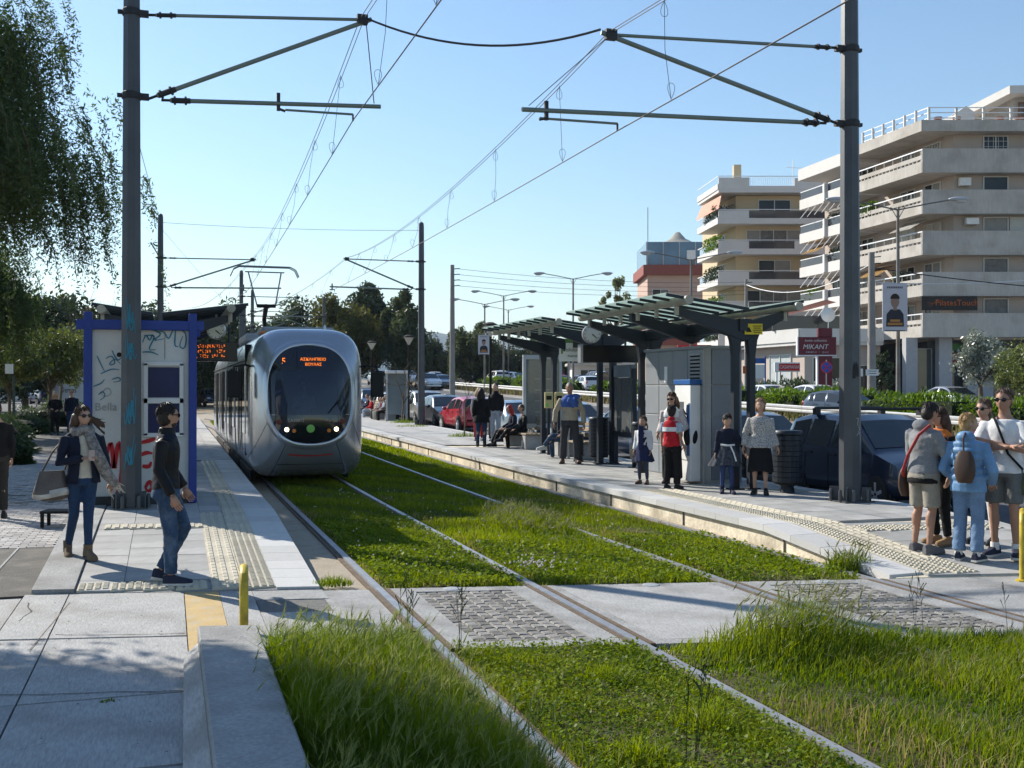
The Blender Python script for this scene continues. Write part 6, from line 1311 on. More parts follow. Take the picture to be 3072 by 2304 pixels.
pole_w = M('weathered pole', (.26, .24, .22), .9, var=.2, scale=1.5, fine=.15, bump=.2)
def upole(label, bx, d, ty, r, arms=True):
    X, Y = CW(bx, d); z = T(X, Y) - .1; h = H(ty, d) - z; p = thing('utility_pole', label, 'utility pole', (X, Y, z), RZ, 'roadside utility poles'); MB().tube([(0, 0, 0), (0, 0, h * .5), (0, 0, h)], [r, r * .85, r * .65], 10).build('pole', pole_w, p, smooth=50)
    for i in range(4): MB().tube([(r * .6, 0, h - .25 - i * .35), (r * .6 + .35, 0, h - .22 - i * .35)], .03, 6).build('insulator_bracket', seam_m, p)
    return X, Y, z + h
a = upole('weathered utility pole between the far mast and the lamp posts', 977, 67, 572, .19); b = upole('concrete utility pole beside the near right mast', 1883, 58, 545, .24); c = upole('thin utility pole behind the front shelter roof', 1612, 80, 603, .16)
MB_ = M('pole box', (.45, .44, .4), .7); X, Y = CW(968, 66); bx_ = tag(MB().box((0, 0, .55), (.4, .3, 1.1)).build('meter_box', MB_, None, bevel=.02, loc=(X, Y, T(X, Y))), 'pale meter cabinet at the foot of the weathered pole', 'cabinet')
for i in range(4): cable(['topmost', 'second', 'third', 'lowest'][i] + ' of the four cables running right from the weathered pole', span((a[0] + .4, a[1] - .1, a[2] - .25 - i * .35), (c[0] + .2, c[1], c[2] - .2 - i * .3), .35), .012)
cable('pale sagging cable from the concrete pole to the right edge', span((b[0], b[1], b[2] - 1.6), (b[0] + 14, b[1] - 6, b[2] - .6), .5), .03, mat=rail_w); cable('dark sagging cable from the concrete pole to the right edge', span((b[0], b[1], b[2] - .8), (b[0] + 14, b[1] - 8, b[2] - 2.6), .3), .03); cable('sagging cable between the concrete pole and the thin pole', span((c[0], c[1], c[2] - .4), (b[0], b[1], b[2] - .6), 1.0), .025, mat=rail_w)
gr_m = M('guard rail zinc', (.46, .46, .45), .5, .4, var=.1); gr = thing('guard_rail', 'long metal guard rail along the avenue median', 'guard rail', (25.6, 60, T(25.6, 60)))
prof = [(.0, .0), (-.05, .04), (-.05, .10), (0, .14), (0, .17), (-.05, .21), (-.05, .27), (0, .31)]
for y0 in range(20, 112, 4):
    mb = MB(); rings = []
    for yy in (y0, y0 + 3.98): rings.append([(px, yy - 60, pz + .46 + T(25.6, yy) - T(25.6, 60)) for px, pz in prof])
    mb.loft(rings, caps=False, closed=False); mb.build('rail_beam', gr_m, gr)
    for q in (0, 2): MB().box((.06, y0 + q - 60, .38 + T(25.6, y0 + q) - T(25.6, 60)), (.08, .1, .8)).build('post', rust, gr)
rs2 = np.random.RandomState(3); n = 9000; yy = rs2.uniform(22, 110, n); xx = rs2.uniform(25.9, 31, n)
o_, t_ = blades('verge_grass', np.stack([xx, yy, np.array([T(p, q) for p, q in zip(xx, yy)]) + .04], 1), rs2.uniform(.15, .45, n), .06, (.1, 0, 0), rs2.rand(n), leaf_mat('dry verge', (.08, .09, .025), (.22, .19, .08), .4, .03), seed=8); stuff(tag(o_, 'dry rough grass on the avenue median', 'grass'))
# graffiti wall on the left, signpost
p0 = Vector(CW(112, 69)); p1 = Vector(CW(265, 66)); gw = thing('graffiti_wall', 'pale rendered wall with black graffiti beside the car park', 'wall', (p0.x, p0.y, .2), math.atan2(p1.y - p0.y, p1.x - p0.x)); L_ = (p1 - p0).length
MB().box((L_ / 2, .1, 1.45), (L_, .2, 2.9)).build('wall_panel', M('pale render', (.50, .50, .50), .85, var=.06), gw, bevel=.01); MB().box((L_ / 2, .1, 2.93), (L_ + .1, .28, .07)).build('coping', concrete, gw)
text('KYREC2', .52, spray_k, gw, (1.45, -.005, 2.15), name='graffiti', sx=.85, bold=.02); text('Demos', .5, spray_k, gw, (1.55, -.005, 1.6), name='graffiti'); text('B', .3, spray_k, gw, (.25, -.005, 1.8), name='graffiti'); text('B', .3, spray_k, gw, (.5, -.005, 1.1), name='graffiti')
X, Y = CW(24, 40); S = thing('path_sign', 'small pale sign on a dark post at the left edge', 'sign', (X, Y, .1), RZ); MB().tube([(.1, 0, 0), (.1, 0, 2.3)], .05, 8).build('post', M('green post', (.05, .07, .05), .6), S); MB().box((-.05, -.05, 2.55), (.26, .1, .36)).build('lantern', white_p, S)
# ------------------------------------------------------------------ cars
def paint(name, col, metal=.25): return M('car paint ' + name, col, .28, metal, var=.03, scale=.7, fine=.02, coat=.8, spec=.5)
car_glass = M('car glass', (.018, .022, .026), .04, var=0, fine=0, spec=.8); tyre_m = M('tyre', (.02, .02, .021), .85, var=.15); rim_m = M('alloy rim', (.55, .55, .56), .4, .3, var=.05); lamp_c = M('car lamp glass', (.5, .52, .54), .12, .3, var=.1, scale=12); tail_m = M('tail lamp', (.35, .015, .015), .25, var=.1); plast = M('black plastic', (.02, .02, .022), .6, var=.1); plate_m = M('number plate', (.6, .6, .58), .5, var=.1, scale=30)
KIND = {
 'hatch': dict(L=3.95, W=1.68, top=[(0, .5), (.04, .66), (.35, .78), (.85, .90), (1.05, .95), (1.72, 1.36), (2.05, 1.44), (2.8, 1.46), (3.45, 1.36), (3.78, 1.0), (3.93, .88), (3.95, .5)], belt=(.86, .98), ws=(1.08, 1.76), rw=(3.42, 3.80), wb=(.72, 3.2), side=((1.5, 2.35), (2.45, 3.1), (3.16, 3.4)), wr=.30),
 'mpv': dict(L=4.3, W=1.78, top=[(0, .5), (.04, .72), (.4, .86), (.85, .98), (.98, 1.03), (1.75, 1.5), (2.1, 1.6), (3.3, 1.63), (3.95, 1.53), (4.15, 1.15), (4.27, .95), (4.3, .5)], belt=(.95, 1.05), ws=(1.0, 1.8), rw=(3.9, 4.17), wb=(.82, 3.5), side=((1.5, 2.35), (2.45, 3.2), (3.3, 3.85)), wr=.32),
 'sedan': dict(L=4.4, W=1.7, top=[(0, .5), (.04, .66), (.4, .76), (1.05, .88), (1.25, .92), (1.95, 1.32), (2.3, 1.40), (2.95, 1.40), (3.6, 1.12), (3.75, 1.02), (4.3, .98), (4.37, .9), (4.4, .5)], belt=(.84, .95), ws=(1.28, 1.98), rw=(2.98, 3.62), wb=(.8, 3.45), side=((1.7, 2.5), (2.6, 3.25)), wr=.30)}
def interp(P, x):
    for (a, b), (c, d) in zip(P[:-1], P[1:]):
        if a <= x <= c: return b + (d - b) * (x - a) / max(c - a, 1e-6)
    return P[0][1] if x < P[0][0] else P[-1][1]
CARM = {}
def car_parts(kind):
    if kind in CARM: return CARM[kind]
    K = KIND[kind]; L, W = K['L'], K['W']; parts = []
    top = lambda y: interp(K['top'], y); belt = lambda y: K['belt'][0] + (K['belt'][1] - K['belt'][0]) * y / L
    def hw(y): 
        t = min(y, L - y); return W / 2 * (1 - .16 * max(0, 1 - t / .55) ** 2.2)
    def roofw(y): return hw(y) * .985 - max(0, top(y) - belt(y)) * .36
    ysn = sorted(set([round(v, 3) for v in fr(0, L, .13)] + [round(p[0], 3) for p in K['top']])); rings = []
    for y in ysn:
        t, b, w = top(y), belt(y), hw(y); b2 = min(b, t - .02); zb = .24 if .35 < y < L - .35 else .3
        h = [(0, zb), (w * .9, zb), (w * .985, zb + .1), (w, .55), (w * .995, min(.7, b2 - .04)), (w * .975, b2), (roofw(y) if t > b + .04 else w * .9, max(b2 + .005, t - .035)), ((roofw(y) if t > b + .04 else w * .86) - .1, t), (0, t + .025)]
        rings.append([(x, y - L / 2, z) for x, z in h] + [(-x, y - L / 2, z) for x, z in h[::-1][1:-1]])
    mb = MB(); mb.loft(rings); parts.append(('body', mb, None, 55, []))
    def sidep(y, t, s, off=.008):
        b, tp = belt(y), top(y); z0, x0 = b, hw(y) * .975; z1, x1 = tp - .035, roofw(y); return (s * (x0 + (x1 - x0) * t + off), y - L / 2, z0 + (z1 - z0) * t + .0)
    for s in (-1, 1):
        for y0, y1 in K['side']:
            mb = MB(); Y = fr(y0, y1, .2); v = []
            for y in Y:
                for t in (.06, .88): v.append(sidep(y, t, s))
            mb.add(v, [(2 * i, 2 * i + 2, 2 * i + 3, 2 * i + 1) if s > 0 else (2 * i, 2 * i + 1, 2 * i + 3, 2 * i + 2) for i in range(len(Y) - 1)]); parts.append(('side_window', mb, car_glass, 0, []))
        mb = MB(); mb.ell((s * (W / 2 + .09), K['ws'][0] + .42 - L / 2, belt(1.4) + .06), (.10, .06, .075), 10, 6); parts.append(('mirror', mb, plast if kind == 'mpv' else None, 40, []))
        mb = MB(); mb.ell((s * (hw(.12) - .20), .13 - L / 2, .68 if kind != 'mpv' else .74), (.2, .13, .085), 12, 6); parts.append(('headlight', mb, lamp_c, 50, []))
        mb = MB(); mb.ell((s * (hw(L - .1) - .07), L / 2 - .09, .86), (.08, .09, .16), 10, 6); parts.append(('tail_light', mb, tail_m, 50, []))
        for yh in (K['side'][0][1] - .12, K['side'][1][1] - .15): mb = MB(); mb.box((s * (hw(yh) * .99 + .01), yh - L / 2, belt(yh) - .1), (.03, .17, .03)); parts.append(('door_handle', mb, plast, 0, []))
        for yd in (K['side'][0][1] + .05, K['side'][1][1] + .02): mb = MB(); mb.box((s * (hw(yd) * .998), yd - L / 2, .62), (.006, .012, .62)); parts.append(('door_gap', mb, seam_m, 0, []))
        for yw in K['wb']:
            x = s * (W / 2 - .085); arch = MB(); arch.lathe([(.001, -.07), (.375, -.07), (.375, .097), (.001, .09)], (x, yw - L / 2, .33), 22, axis='X'); parts.append(('wheel_arch', arch, plast, 0, []))
            tyr = MB(); tyr.lathe([(.2, -.1), (.29, -.105), (.315, -.08), (.315, .08), (.29, .108), (.2, .1)] if s > 0 else [(.2, -.108), (.29, -.108), (.315, -.08), (.315, .08), (.29, .105), (.2, .1)], (x + s * .012, yw - L / 2, .315), 22, axis='X')
            rm = MB(); rm.lathe([(.2, 0), (.205, s * .1)], (x + s * .012, yw - L / 2, .315), 20, axis='X'); rm.lathe([(.001, s * .095), (.055, s * .1)], (x + s * .012, yw - L / 2, .315), 10, axis='X')
            for i in range(5): a = i * 1.2566 + .3; rm.bar((x + s * .105, yw - L / 2 + .03 * math.cos(a), .315 + .03 * math.sin(a)), (x + s * .105, yw - L / 2 + .2 * math.cos(a), .315 + .2 * math.sin(a)), .06, .03, up=(1, 0, 0))
            parts.append(('wheel', tyr, tyre_m, 40, [('rim', rm, rim_m)]))
    for nm, (ya, yb) in (('windscreen', K['ws']), ('rear_window', K['rw'])):
        mb = MB(); Y = fr(ya + .03, yb - .05, .12); U = [-1, -.5, 0, .5, 1]; v = []
        for y in Y:
            for u in U: v.append((u * (roofw(y) - .06), y - L / 2, top(y) + .03 - .02 * abs(u) + .004))
        mb.add(v, [(j * 5 + i, j * 5 + i + 1, (j + 1) * 5 + i + 1, (j + 1) * 5 + i) for j in range(len(Y) - 1) for i in range(4)]); parts.append((nm, mb, car_glass, 0, []))
    mb = MB(); mb.box((0, .0 - L / 2 + .005, .42), (W * .55, .05, .14)); parts.append(('lower_grille', mb, plast, 0, [])); mb = MB(); mb.box((0, .02 - L / 2, .64), (W * .32, .05, .07)); parts.append(('grille', mb, plast, 0, []))
    mb = MB(); mb.box((0, -L / 2 - .012, .5), (.5, .02, .11)); parts.append(('number_plate', mb, plate_m, 0, [])); mb = MB(); mb.box((0, L / 2 + .008, .75), (.5, .02, .11)); parts.append(('number_plate', mb, plate_m, 0, []))
    out = []
    for nm, mb, mt, smo, subs in parts:
        me = mb.mesh(nm); me.materials.append(mt)
        if smo: smooth_mesh(me, smo)
        q = []
        for sn, smb, smt in subs: m2 = smb.mesh(sn); m2.materials.append(smt); q.append((sn, m2))
        out.append((nm, me, mt, q))
    CARM[kind] = out; return out
SMALL = {'body', 'side_window', 'windscreen', 'rear_window', 'wheel', 'headlight', 'tail_light', 'wheel_arch'}
def car(label, X, Y, rz, kind, mat, detail=True, group=None, z=None, s=1.):
    c = thing('parked_car' if group and 'parked' in group else 'car', label, 'car', (X, Y, T(X, Y) - .02 if z is None else z), R(rz), group); c.scale = (s, s, s)
    for nm, me, mt, subs in car_parts(kind):
        if not detail and nm not in SMALL: continue
        o = link(nm, me, c)
        if mt is None: o.material_slots[0].link = 'OBJECT'; o.material_slots[0].material = mat
        if detail:
            for sn, m2 in subs: link(sn, m2, o)
    return c
PK = 'cars parked along the right platform'
blk_p = paint('navy black', (.022, .032, .06), .4); grey_b = paint('blue grey', (.10, .15, .21), .5); blue_p = paint('mid blue', (.045, .10, .20), .4); lblue = paint('pale blue', (.30, .38, .45), .4); red_p = paint('red', (.42, .015, .03), .1); dgrey = paint('dark grey', (.04, .045, .055), .4); silver_p = paint('silver beige', (.42, .41, .37), .5); white_c = paint('white', (.62, .62, .62), 0.); navy_p = paint('navy', (.02, .03, .08), .3); silv = paint('silver', (.40, .42, .44), .6)
mpv = car('dark people carrier with roof bars parked behind the right mast', 11.45, 15.55, 2, 'mpv', blk_p, True, PK); mpv.scale = (1, .8, .94)
for yy in (-.25, 1.0): 
    b_ = MB().tube([(-.72, yy, 1.72), (.72, yy, 1.72)], .025, 8).build('roof_bar', plast, mpv)
    for s in (-.68, .68): MB().box((s, yy, 1.66), (.1, .12, .12)).build('bar_foot', plast, b_)
car('blue grey hatchback parked behind the elderly woman', 11.95, 20.6, -4, 'hatch', grey_b, True, PK)
car('mid blue car parked behind the map board', 12.0, 26.2, -2, 'sedan', blue_p, True, PK); car('pale blue car parked behind the seated women', 12.05, 32.0, 0, 'hatch', lblue, True, PK); car('pale blue saloon parked beyond the seated women', 12.1, 37.2, 0, 'sedan', lblue, True, PK)
car('bright red hatchback parked behind the woman in the black coat', 12.0, 43.8, 182, 'hatch', red_p, True, PK); car('dark grey hatchback parked between the red and the silver car', 12.2, 48.6, 0, 'hatch', dgrey, True, PK); car('silver beige hatchback parked just right of the far mast', 12.35, 53.2, 0, 'mpv', silver_p, True, PK); car('white car parked just left of the far mast', 12.4, 58.6, 0, 'hatch', white_c, True, PK); car('white saloon parked behind the schoolchildren', 12.5, 64, 0, 'sedan', white_c, False, PK); car('navy car parked behind the phone booth', 12.6, 70, 0, 'mpv', navy_p, False, PK)
car('dark car at the right picture edge behind the group', 12.35, 9.9, 0, 'hatch', blk_p, True, PK)
X, Y = CW(1826, 47); car('dark blue hatchback driving on the avenue beyond the people carrier', X, Y, 12, 'hatch', paint('steel blue', (.035, .05, .08), .3), True, None, s=.97)
AV = 'distant cars on the avenue'
far = [(815, 120, silv, 0, 'left most silver car on the avenue beside the tram'), (846, 116, white_c, 0, 'white car behind the phone booth on the avenue'), (880, 122, silv, 0, 'silver car left of the far mast'), (925, 104, silv, 2, 'silver car in front of the wood right of the far mast'), (957, 110, grey_b, 2, 'blue grey car left of the weathered pole'), (940, 128, white_c, 0, 'white car behind the silver one by the far mast'),
       (1010, 128, navy_p, 0, 'navy car right of the weathered pole'), (1074, 118, white_c, 180, 'white car above the farthest hedge'), (1098, 122, silv, 180, 'silver car above the farthest hedge'), (1120, 116, blue_p, 180, 'blue car left of the advert case'), (1212, 108, white_c, 180, 'white hatchback seen between the shelters'), (1255, 112, navy_p, 180, 'navy car seen behind the stop name sign'), (1285, 120, dgrey, 180, 'dark car seen behind the shelter columns'), (1266, 98, white_c, 180, 'white car seen above the guard rail between columns'), (1195, 128, red_p, 180, 'red tailed car far behind the beige cardigan man')]
for bx, d, mt, rz, lb in far: X, Y = CW(bx, d); car(lb, X, Y, rz + rnd.uniform(-6, 6), rnd.choice(('hatch', 'sedan', 'mpv')), mt, False, AV, z=T(X, Y) + (.15 if d > 115 else 0))
X, Y = CW(1668, 62); car('white car roof showing above the hedge by the shop sign', X, Y, 0, 'sedan', white_c, False, AV); X, Y = CW(1772, 60); car('white car roof showing above the hedge below the pylon', X, Y, 0, 'hatch', white_c, False, AV); X, Y = CW(2060, 60); car('grey car behind the hedge by the shop columns', X, Y, 0, 'sedan', silv, False, AV)
CP = 'cars in the car park on the left'
for bx, d, mt, rz, k, lb in ((28, 100, white_c, 75, 'sedan', 'white car at the left edge of the car park'), (95, 96, navy_p, 200, 'mpv', 'dark car with red tail lamps beside the graffiti wall'), (55, 112, blue_p, 80, 'mpv', 'blue car behind the white one in the car park'), (10, 118, dgrey, 70, 'hatch', 'dark car far left in the car park'), (75, 122, silv, 85, 'sedan', 'silver car at the back of the car park'), (120, 118, white_c, 100, 'hatch', 'white car behind the dark one in the car park'), (38, 128, red_p, 90, 'hatch', 'red car deep in the car park'), (150, 126, navy_p, 95, 'sedan', 'navy car hidden partly by the graffiti wall')):
    X, Y = CW(bx, d); car(lb, X, Y, rz, k, mt, False, CP, z=.46)
X, Y = CW(455, 92); car('small dark car at the curve left of the tram', X, Y, 10, 'hatch', blk_p, False, None, z=.4)
# ------------------------------------------------------------------ people
PENDING = []
FOLD = {'jacket', 'trousers', 'cardigan', 'coat', 'shirt', 't_shirt', 'hooded_sweatshirt', 'shorts', 'jacket_sleeves', 'sweater', 'scarf', 'quilted_vest', 'draped_sweater'}
def cloth(name, col, rough=.85, var=.16, fine=.1, bump=.25, scale=9, **k): return M('cloth ' + name, col, rough, var=var, scale=scale, fine=fine, fscale=70, bump=bump, bscale=22, spec=.25, **k)
skin_m = M('skin', (.42, .255, .18), .55, var=.06, scale=12, fine=.05, spec=.35); skin_t = M('skin tan', (.36, .20, .135), .55, var=.06, scale=12, fine=.05, spec=.35)
lip_m = M('lips', (.33, .11, .10), .5, var=0, fine=0); eye_m = M('eyes', (.03, .022, .02), .3, var=0, fine=0); brow_m = M('brows', (.05, .03, .02), .9, var=0, fine=0); shades = M('sunglasses', (.008, .008, .01), .12, var=0, fine=0)
def hairm(n, c): return M('hair ' + n, c, .5, var=.3, scale=30, fine=.3, fscale=120, bump=.4, bscale=90, spec=.4)
h_dark = hairm('dark', (.016, .011, .009)); h_brown = hairm('brown', (.05, .024, .013)); h_grey = hairm('grey', (.16, .155, .15)); h_blond = hairm('blond', (.36, .22, .09)); h_red = hairm('red', (.30, .02, .02)); h_auburn = hairm('auburn', (.22, .11, .05)); h_mid = hairm('mid brown', (.09, .05, .03))
def pend(name, mb, mat, parent, vox, it=4, extra=None):
    me = mb.mesh(name); o = link(name, me, parent); m = o.modifiers.new('r', 'REMESH'); m.mode = 'VOXEL'; m.voxel_size = vox; m.use_smooth_shade = True
    q = o.modifiers.new('s', 'SMOOTH'); q.iterations = it; q.factor = .5; PENDING.append((o, mat if isinstance(mat, list) else [mat], extra)); return o
def flush():
    dg = bpy.context.evaluated_depsgraph_get()
    for o, mats, extra in PENDING:
        me = bpy.data.meshes.new_from_object(o.evaluated_get(dg)); o.modifiers.clear()
        if extra:
            mb = MB(); mb.v = [tuple(v.co) for v in me.vertices]; mb.f = [tuple(p.vertices) for p in me.polygons]; mb.m = [0] * len(mb.f); mb.add(extra.v, extra.f); mb.m = mb.m[:len(mb.f) - len(extra.f)] + list(extra.m)
            me = mb.mesh(o.name); me.polygons.foreach_set('material_index', mb.m)
        if o.name.split('.')[0] in FOLD:
            n = len(me.vertices); co = np.empty(n * 3, np.float32); me.vertices.foreach_get('co', co); no = np.empty(n * 3, np.float32); me.vertices.foreach_get('normal', no) if hasattr(me.vertices[0], 'normal') else None
            co = co.reshape(-1, 3); no = no.reshape(-1, 3); k = sum(map(ord, o.name)) % 97; x, y, z = co[:, 0], co[:, 1], co[:, 2]
            d = np.sin(z * 46 + 9 * np.sin(x * 11 + k) + 5 * np.sin(y * 13 + k)) * .5 + np.sin(z * 83 + x * 37 + 7 * np.sin(y * 9 - k)) * .35 + np.sin(x * 29 + y * 31 + z * 17 + k) * .4
            a = .0042 if 'trousers' not in o.name else .005
            co = co + no * (d * a * (.6 + .4 * np.sin(z * 9 + k)))[:, None]; me.vertices.foreach_set('co', co.ravel()); me.update()
        me.materials.clear()
        for m in mats: me.materials.append(m)
        me.polygons.foreach_set('use_smooth', [True] * len(me.polygons)); o.data = me
    PENDING.clear()
TOR = [(-.20, .080, .085), (-.12, .142, .112), (0, .158, .115), (.14, .147, .106), (.32, .130, .098), (.55, .148, .110), (.72, .160, .108), (.83, .142, .092), (.92, .098, .074), (1.0, .062, .06), (1.08, .052, .054)]
def head_mesh(mb, c, s, Rm, hair_kind=None):
    nl, nm = 26, 32; V = []
    for i in range(nl + 1):
        t = -math.pi / 2 + math.pi * i / nl
        for j in range(nm):
            a = 2 * math.pi * j / nm; sx, sy, sz = math.cos(t) * math.sin(a), -math.cos(t) * math.cos(a), math.sin(t)
            x, y, z = .076 * sx, .098 * sy, .118 * sz
            if sz < 0:
                q = -sz; x *= 1 - .30 * q ** 1.6
                if sy > 0: y *= 1 - .45 * q
                else: y *= 1 + .10 * q * (1 - q)
            f = max(0, -sy) 
            nz = math.exp(-(x / .015) ** 2) * max(0, 1 - abs((z + .018) / .038)) * f; y -= .024 * nz * (1.3 if z < -.015 else .8)
            for ex in (-.031, .031): y += .009 * math.exp(-((x - ex) / .016) ** 2 - ((z - .008) / .012) ** 2) * f
            y -= .005 * math.exp(-((z - .034) / .012) ** 2) * f * math.exp(-(x / .05) ** 2); y -= .006 * math.exp(-(x / .022) ** 2 - ((z + .06) / .012) ** 2) * f; y -= .010 * math.exp(-(x / .025) ** 2 - ((z + .102) / .016) ** 2) * f
            V.append((x, y, z))
    F = []; Mi = []
    for i in range(nl):
        for j in range(nm):
            f = (i * nm + j, i * nm + (j + 1) % nm, (i + 1) * nm + (j + 1) % nm, (i + 1) * nm + j); cx, cy, cz = [sum(V[k][q] for k in f) / 4 for q in range(3)]; mi = 0
            if cy < -.045:
                if ((abs(cx) - .031) / .016) ** 2 + ((cz - .006) / .010) ** 2 < 1: mi = 2
                elif .012 < abs(cx) < .05 and .026 < cz < .040: mi = 1
                elif abs(cx) < .026 and abs(cz + .061) < .010: mi = 3
            F.append(f); Mi.append(mi)
    o = len(mb.v); mb.v += [tuple(Vector(c) + Rm @ (Vector(p) * s)) for p in V]; mb.f += [tuple(k + o for k in f) for f in F]; mb.m += Mi
    for e in (-1, 1): mb.ell(Vector(c) + Rm @ Vector((e * .078 * s, .012 * s, -.004 * s)), (.013 * s, .022 * s, .032 * s), 8, 6, 0, mat=Rm)
def hand_mesh(mb, w, d, n, s, curl=.5, side=1):
    # wrist w, pointing direction d, palm normal n
    d = d.normalized(); n = (n - d * n.dot(d)).normalized(); t = d.cross(n) * side; P = lambda a, b, c: w + (d * a + t * b + n * c) * s
    for k in range(2):
        pass
    mb.loft([[P(a, b * wd, c * th) for b, c in ((-1, -.6), (0, -1), (1, -.6), (1, .6), (0, 1), (-1, .6))] for a, wd, th in ((-.02, .026, .018), (.02, .034, .016), (.06, .04, .014), (.088, .038, .012))])
    for i, (off, L) in enumerate(((-.03, .062), (-.010, .074), (.010, .070), (.029, .055))):
        c1, c2 = curl * .5, curl; p0 = (.08, off, 0); p1 = (.08 + L * .5 * math.cos(c1), off * 1.05, L * .5 * math.sin(c1)); p2 = (p1[0] + L * .5 * math.cos(c1 + c2), off * 1.05, p1[2] + L * .5 * math.sin(c1 + c2)); mb.tube([P(*p0), P(*p1), P(*p2)], [.0095 * s, .0085 * s, .0065 * s], 6)
    mb.tube([P(.015, -.03, .004), P(.045, -.058, .014), P(.075, -.062, .03)], [.012 * s, .010 * s, .007 * s], 6)
def rotm(yaw=0, pitch=0, roll=0): return Matrix.Rotation(R(yaw), 3, 'Z') @ Matrix.Rotation(R(pitch), 3, 'X') @ Matrix.Rotation(R(roll), 3, 'Y')
BASE = dict(pel=(0, 0, .94), neck=(0, .01, 1.47), head=(0, -.02, 1.625), shL=(.168, .01, 1.388), elL=(.215, .035, 1.12), wrL=(.225, -.05, .88), hipL=(.09, 0, .92), knL=(.10, -.025, .51), anL=(.105, .03, .095))
SEAT = dict(pel=(0, 0, .56), neck=(0, .02, 1.09), head=(0, -.03, 1.245), shL=(.168, .02, 1.01), elL=(.23, -.03, .77), wrL=(.14, -.27, .66), hipL=(.09, -.03, .55), knL=(.11, -.45, .53), anL=(.11, -.43, .095))
def person(label, X, Y, z, Ht, yaw=None, rot=None, seat=False, pose={}, top=None, shirt=None, bottom=None, shoes=None, skin=skin_m, hair=('short', h_dark), head=(0, 0, 0), girth=1., sh=1., hip=1., vox=.017, glasses=False, group=None, beard=None, cat='person', nofeet=False):
    s = Ht / 1.75; a = (R(rot) if rot is not None else -math.atan2(X, Y) + R(yaw or 0)); root = thing('person', label, cat, (X, Y, z), a, group)
    J = dict(SEAT if seat else BASE)
    for k in list(J):
        if k.endswith('L'): J[k[:-1] + 'R'] = (-J[k][0], J[k][1], J[k][2])
    J.update(pose); J = {k: Vector(v) * s for k, v in J.items()}
    # child proportions: a bigger head
    hs = s * (1 + .35 * max(0, (1.55 - Ht) / .6)) if Ht < 1.55 and 'child' in cat + label or Ht < 1.45 else s
    sp = J['neck'] - J['pel']; ax = (J['shL'] - J['shR']); ax.normalize(); up = sp.normalized(); ay = up.cross(ax).normalized(); ax = ay.cross(up)
    def ringt(t, rx, ry, infl=0, n=14):
        c = J['pel'] + sp * t; k = sh if t > .5 else (hip if t < .2 else 1); return [c + ax * math.cos(q) * (rx * k * girth * s + infl) + ay * math.sin(q) * (ry * girth * s + infl) for q in [i * 2 * math.pi / n for i in range(n)]]
    def torso(mb, t0, t1, infl, flare=0.):
        T_ = [q for q in TOR if t0 <= q[0] <= t1]
        def at(t):
            for p, q in zip(TOR[:-1], TOR[1:]):
                if p[0] <= t <= q[0]: f = (t - p[0]) / (q[0] - p[0]); return (t, p[1] + (q[1] - p[1]) * f, p[2] + (q[2] - p[2]) * f)
            return (t, TOR[0][1], TOR[0][2]) if t < TOR[0][0] else TOR[-1]
        T_ = ([at(t0)] if not T_ or T_[0][0] > t0 + .01 else []) + T_ + ([at(t1)] if not T_ or T_[-1][0] < t1 - .01 else [])
        if t0 < -.12: T_ = [(t, .168 + (.0), .125) if t < 0 else (t, rx, ry) for t, rx, ry in T_]
        mb.loft([ringt(t, rx, ry, infl + flare * max(0, -t + .1)) for t, rx, ry in T_])
    def limb(mb, pts, rad, infl=0, n=10):
        P = [Vector(p) for p in pts]; Q = []; Rr = []
        for i in range(len(P) - 1):
            for k in range(4): f = k / 4; Q.append(P[i].lerp(P[i + 1], f)); Rr.append((rad[i] + (rad[i + 1] - rad[i]) * f) * s * (girth ** .5) + infl)
        Q.append(P[-1]); Rr.append(rad[-1] * s * (girth ** .5) + infl); mb.tube(Q, Rr, n)
    ARM = (.047, .038, .027); LEG = (.084, .054, .036)
    body = MB(); torso(body, -.2, 1.08, -.004); body.tube([J['neck'] - up * .05 * s, J['head'] - Vector((0, 0, .03)) * s], .054 * s, 10)
    for S in 'LR':
        limb(body, [J['sh' + S], J['el' + S], J['wr' + S]], ARM, -.004); limb(body, [J['hip' + S], J['kn' + S], J['an' + S]], (LEG[0], LEG[1], LEG[2]), -.004)
        k, n_ = J['kn' + S], J['an' + S]; cm = k.lerp(n_, .3) + Vector((0, .018 * s, 0)) * (0 if seat else 1); body.ell(cm, (.055 * s, .058 * s, .11 * s), 10, 6)
    ex = MB(); Rh = rotm(*head); head_mesh(ex, J['head'], hs, Rh)
    for S, sd in (('L', 1), ('R', -1)):
        d = (J['wr' + S] - J['el' + S]); nrm = Vector((-sd, -.3, .0)) if abs(d.normalized().z) > .6 else Vector((0, .2, -1)); hand_mesh(ex, J['wr' + S] + d.normalized() * .015 * s, d, nrm, s * .95, .5, -sd)
    pend('body', body, [skin, brow_m, eye_m, lip_m], root, vox, 3, ex)
    # hair
    kind, hm = hair; hb = MB(); hc = J['head']; V3 = lambda x, y, q: hc + Rh @ (Vector((x, y, q)) * hs)
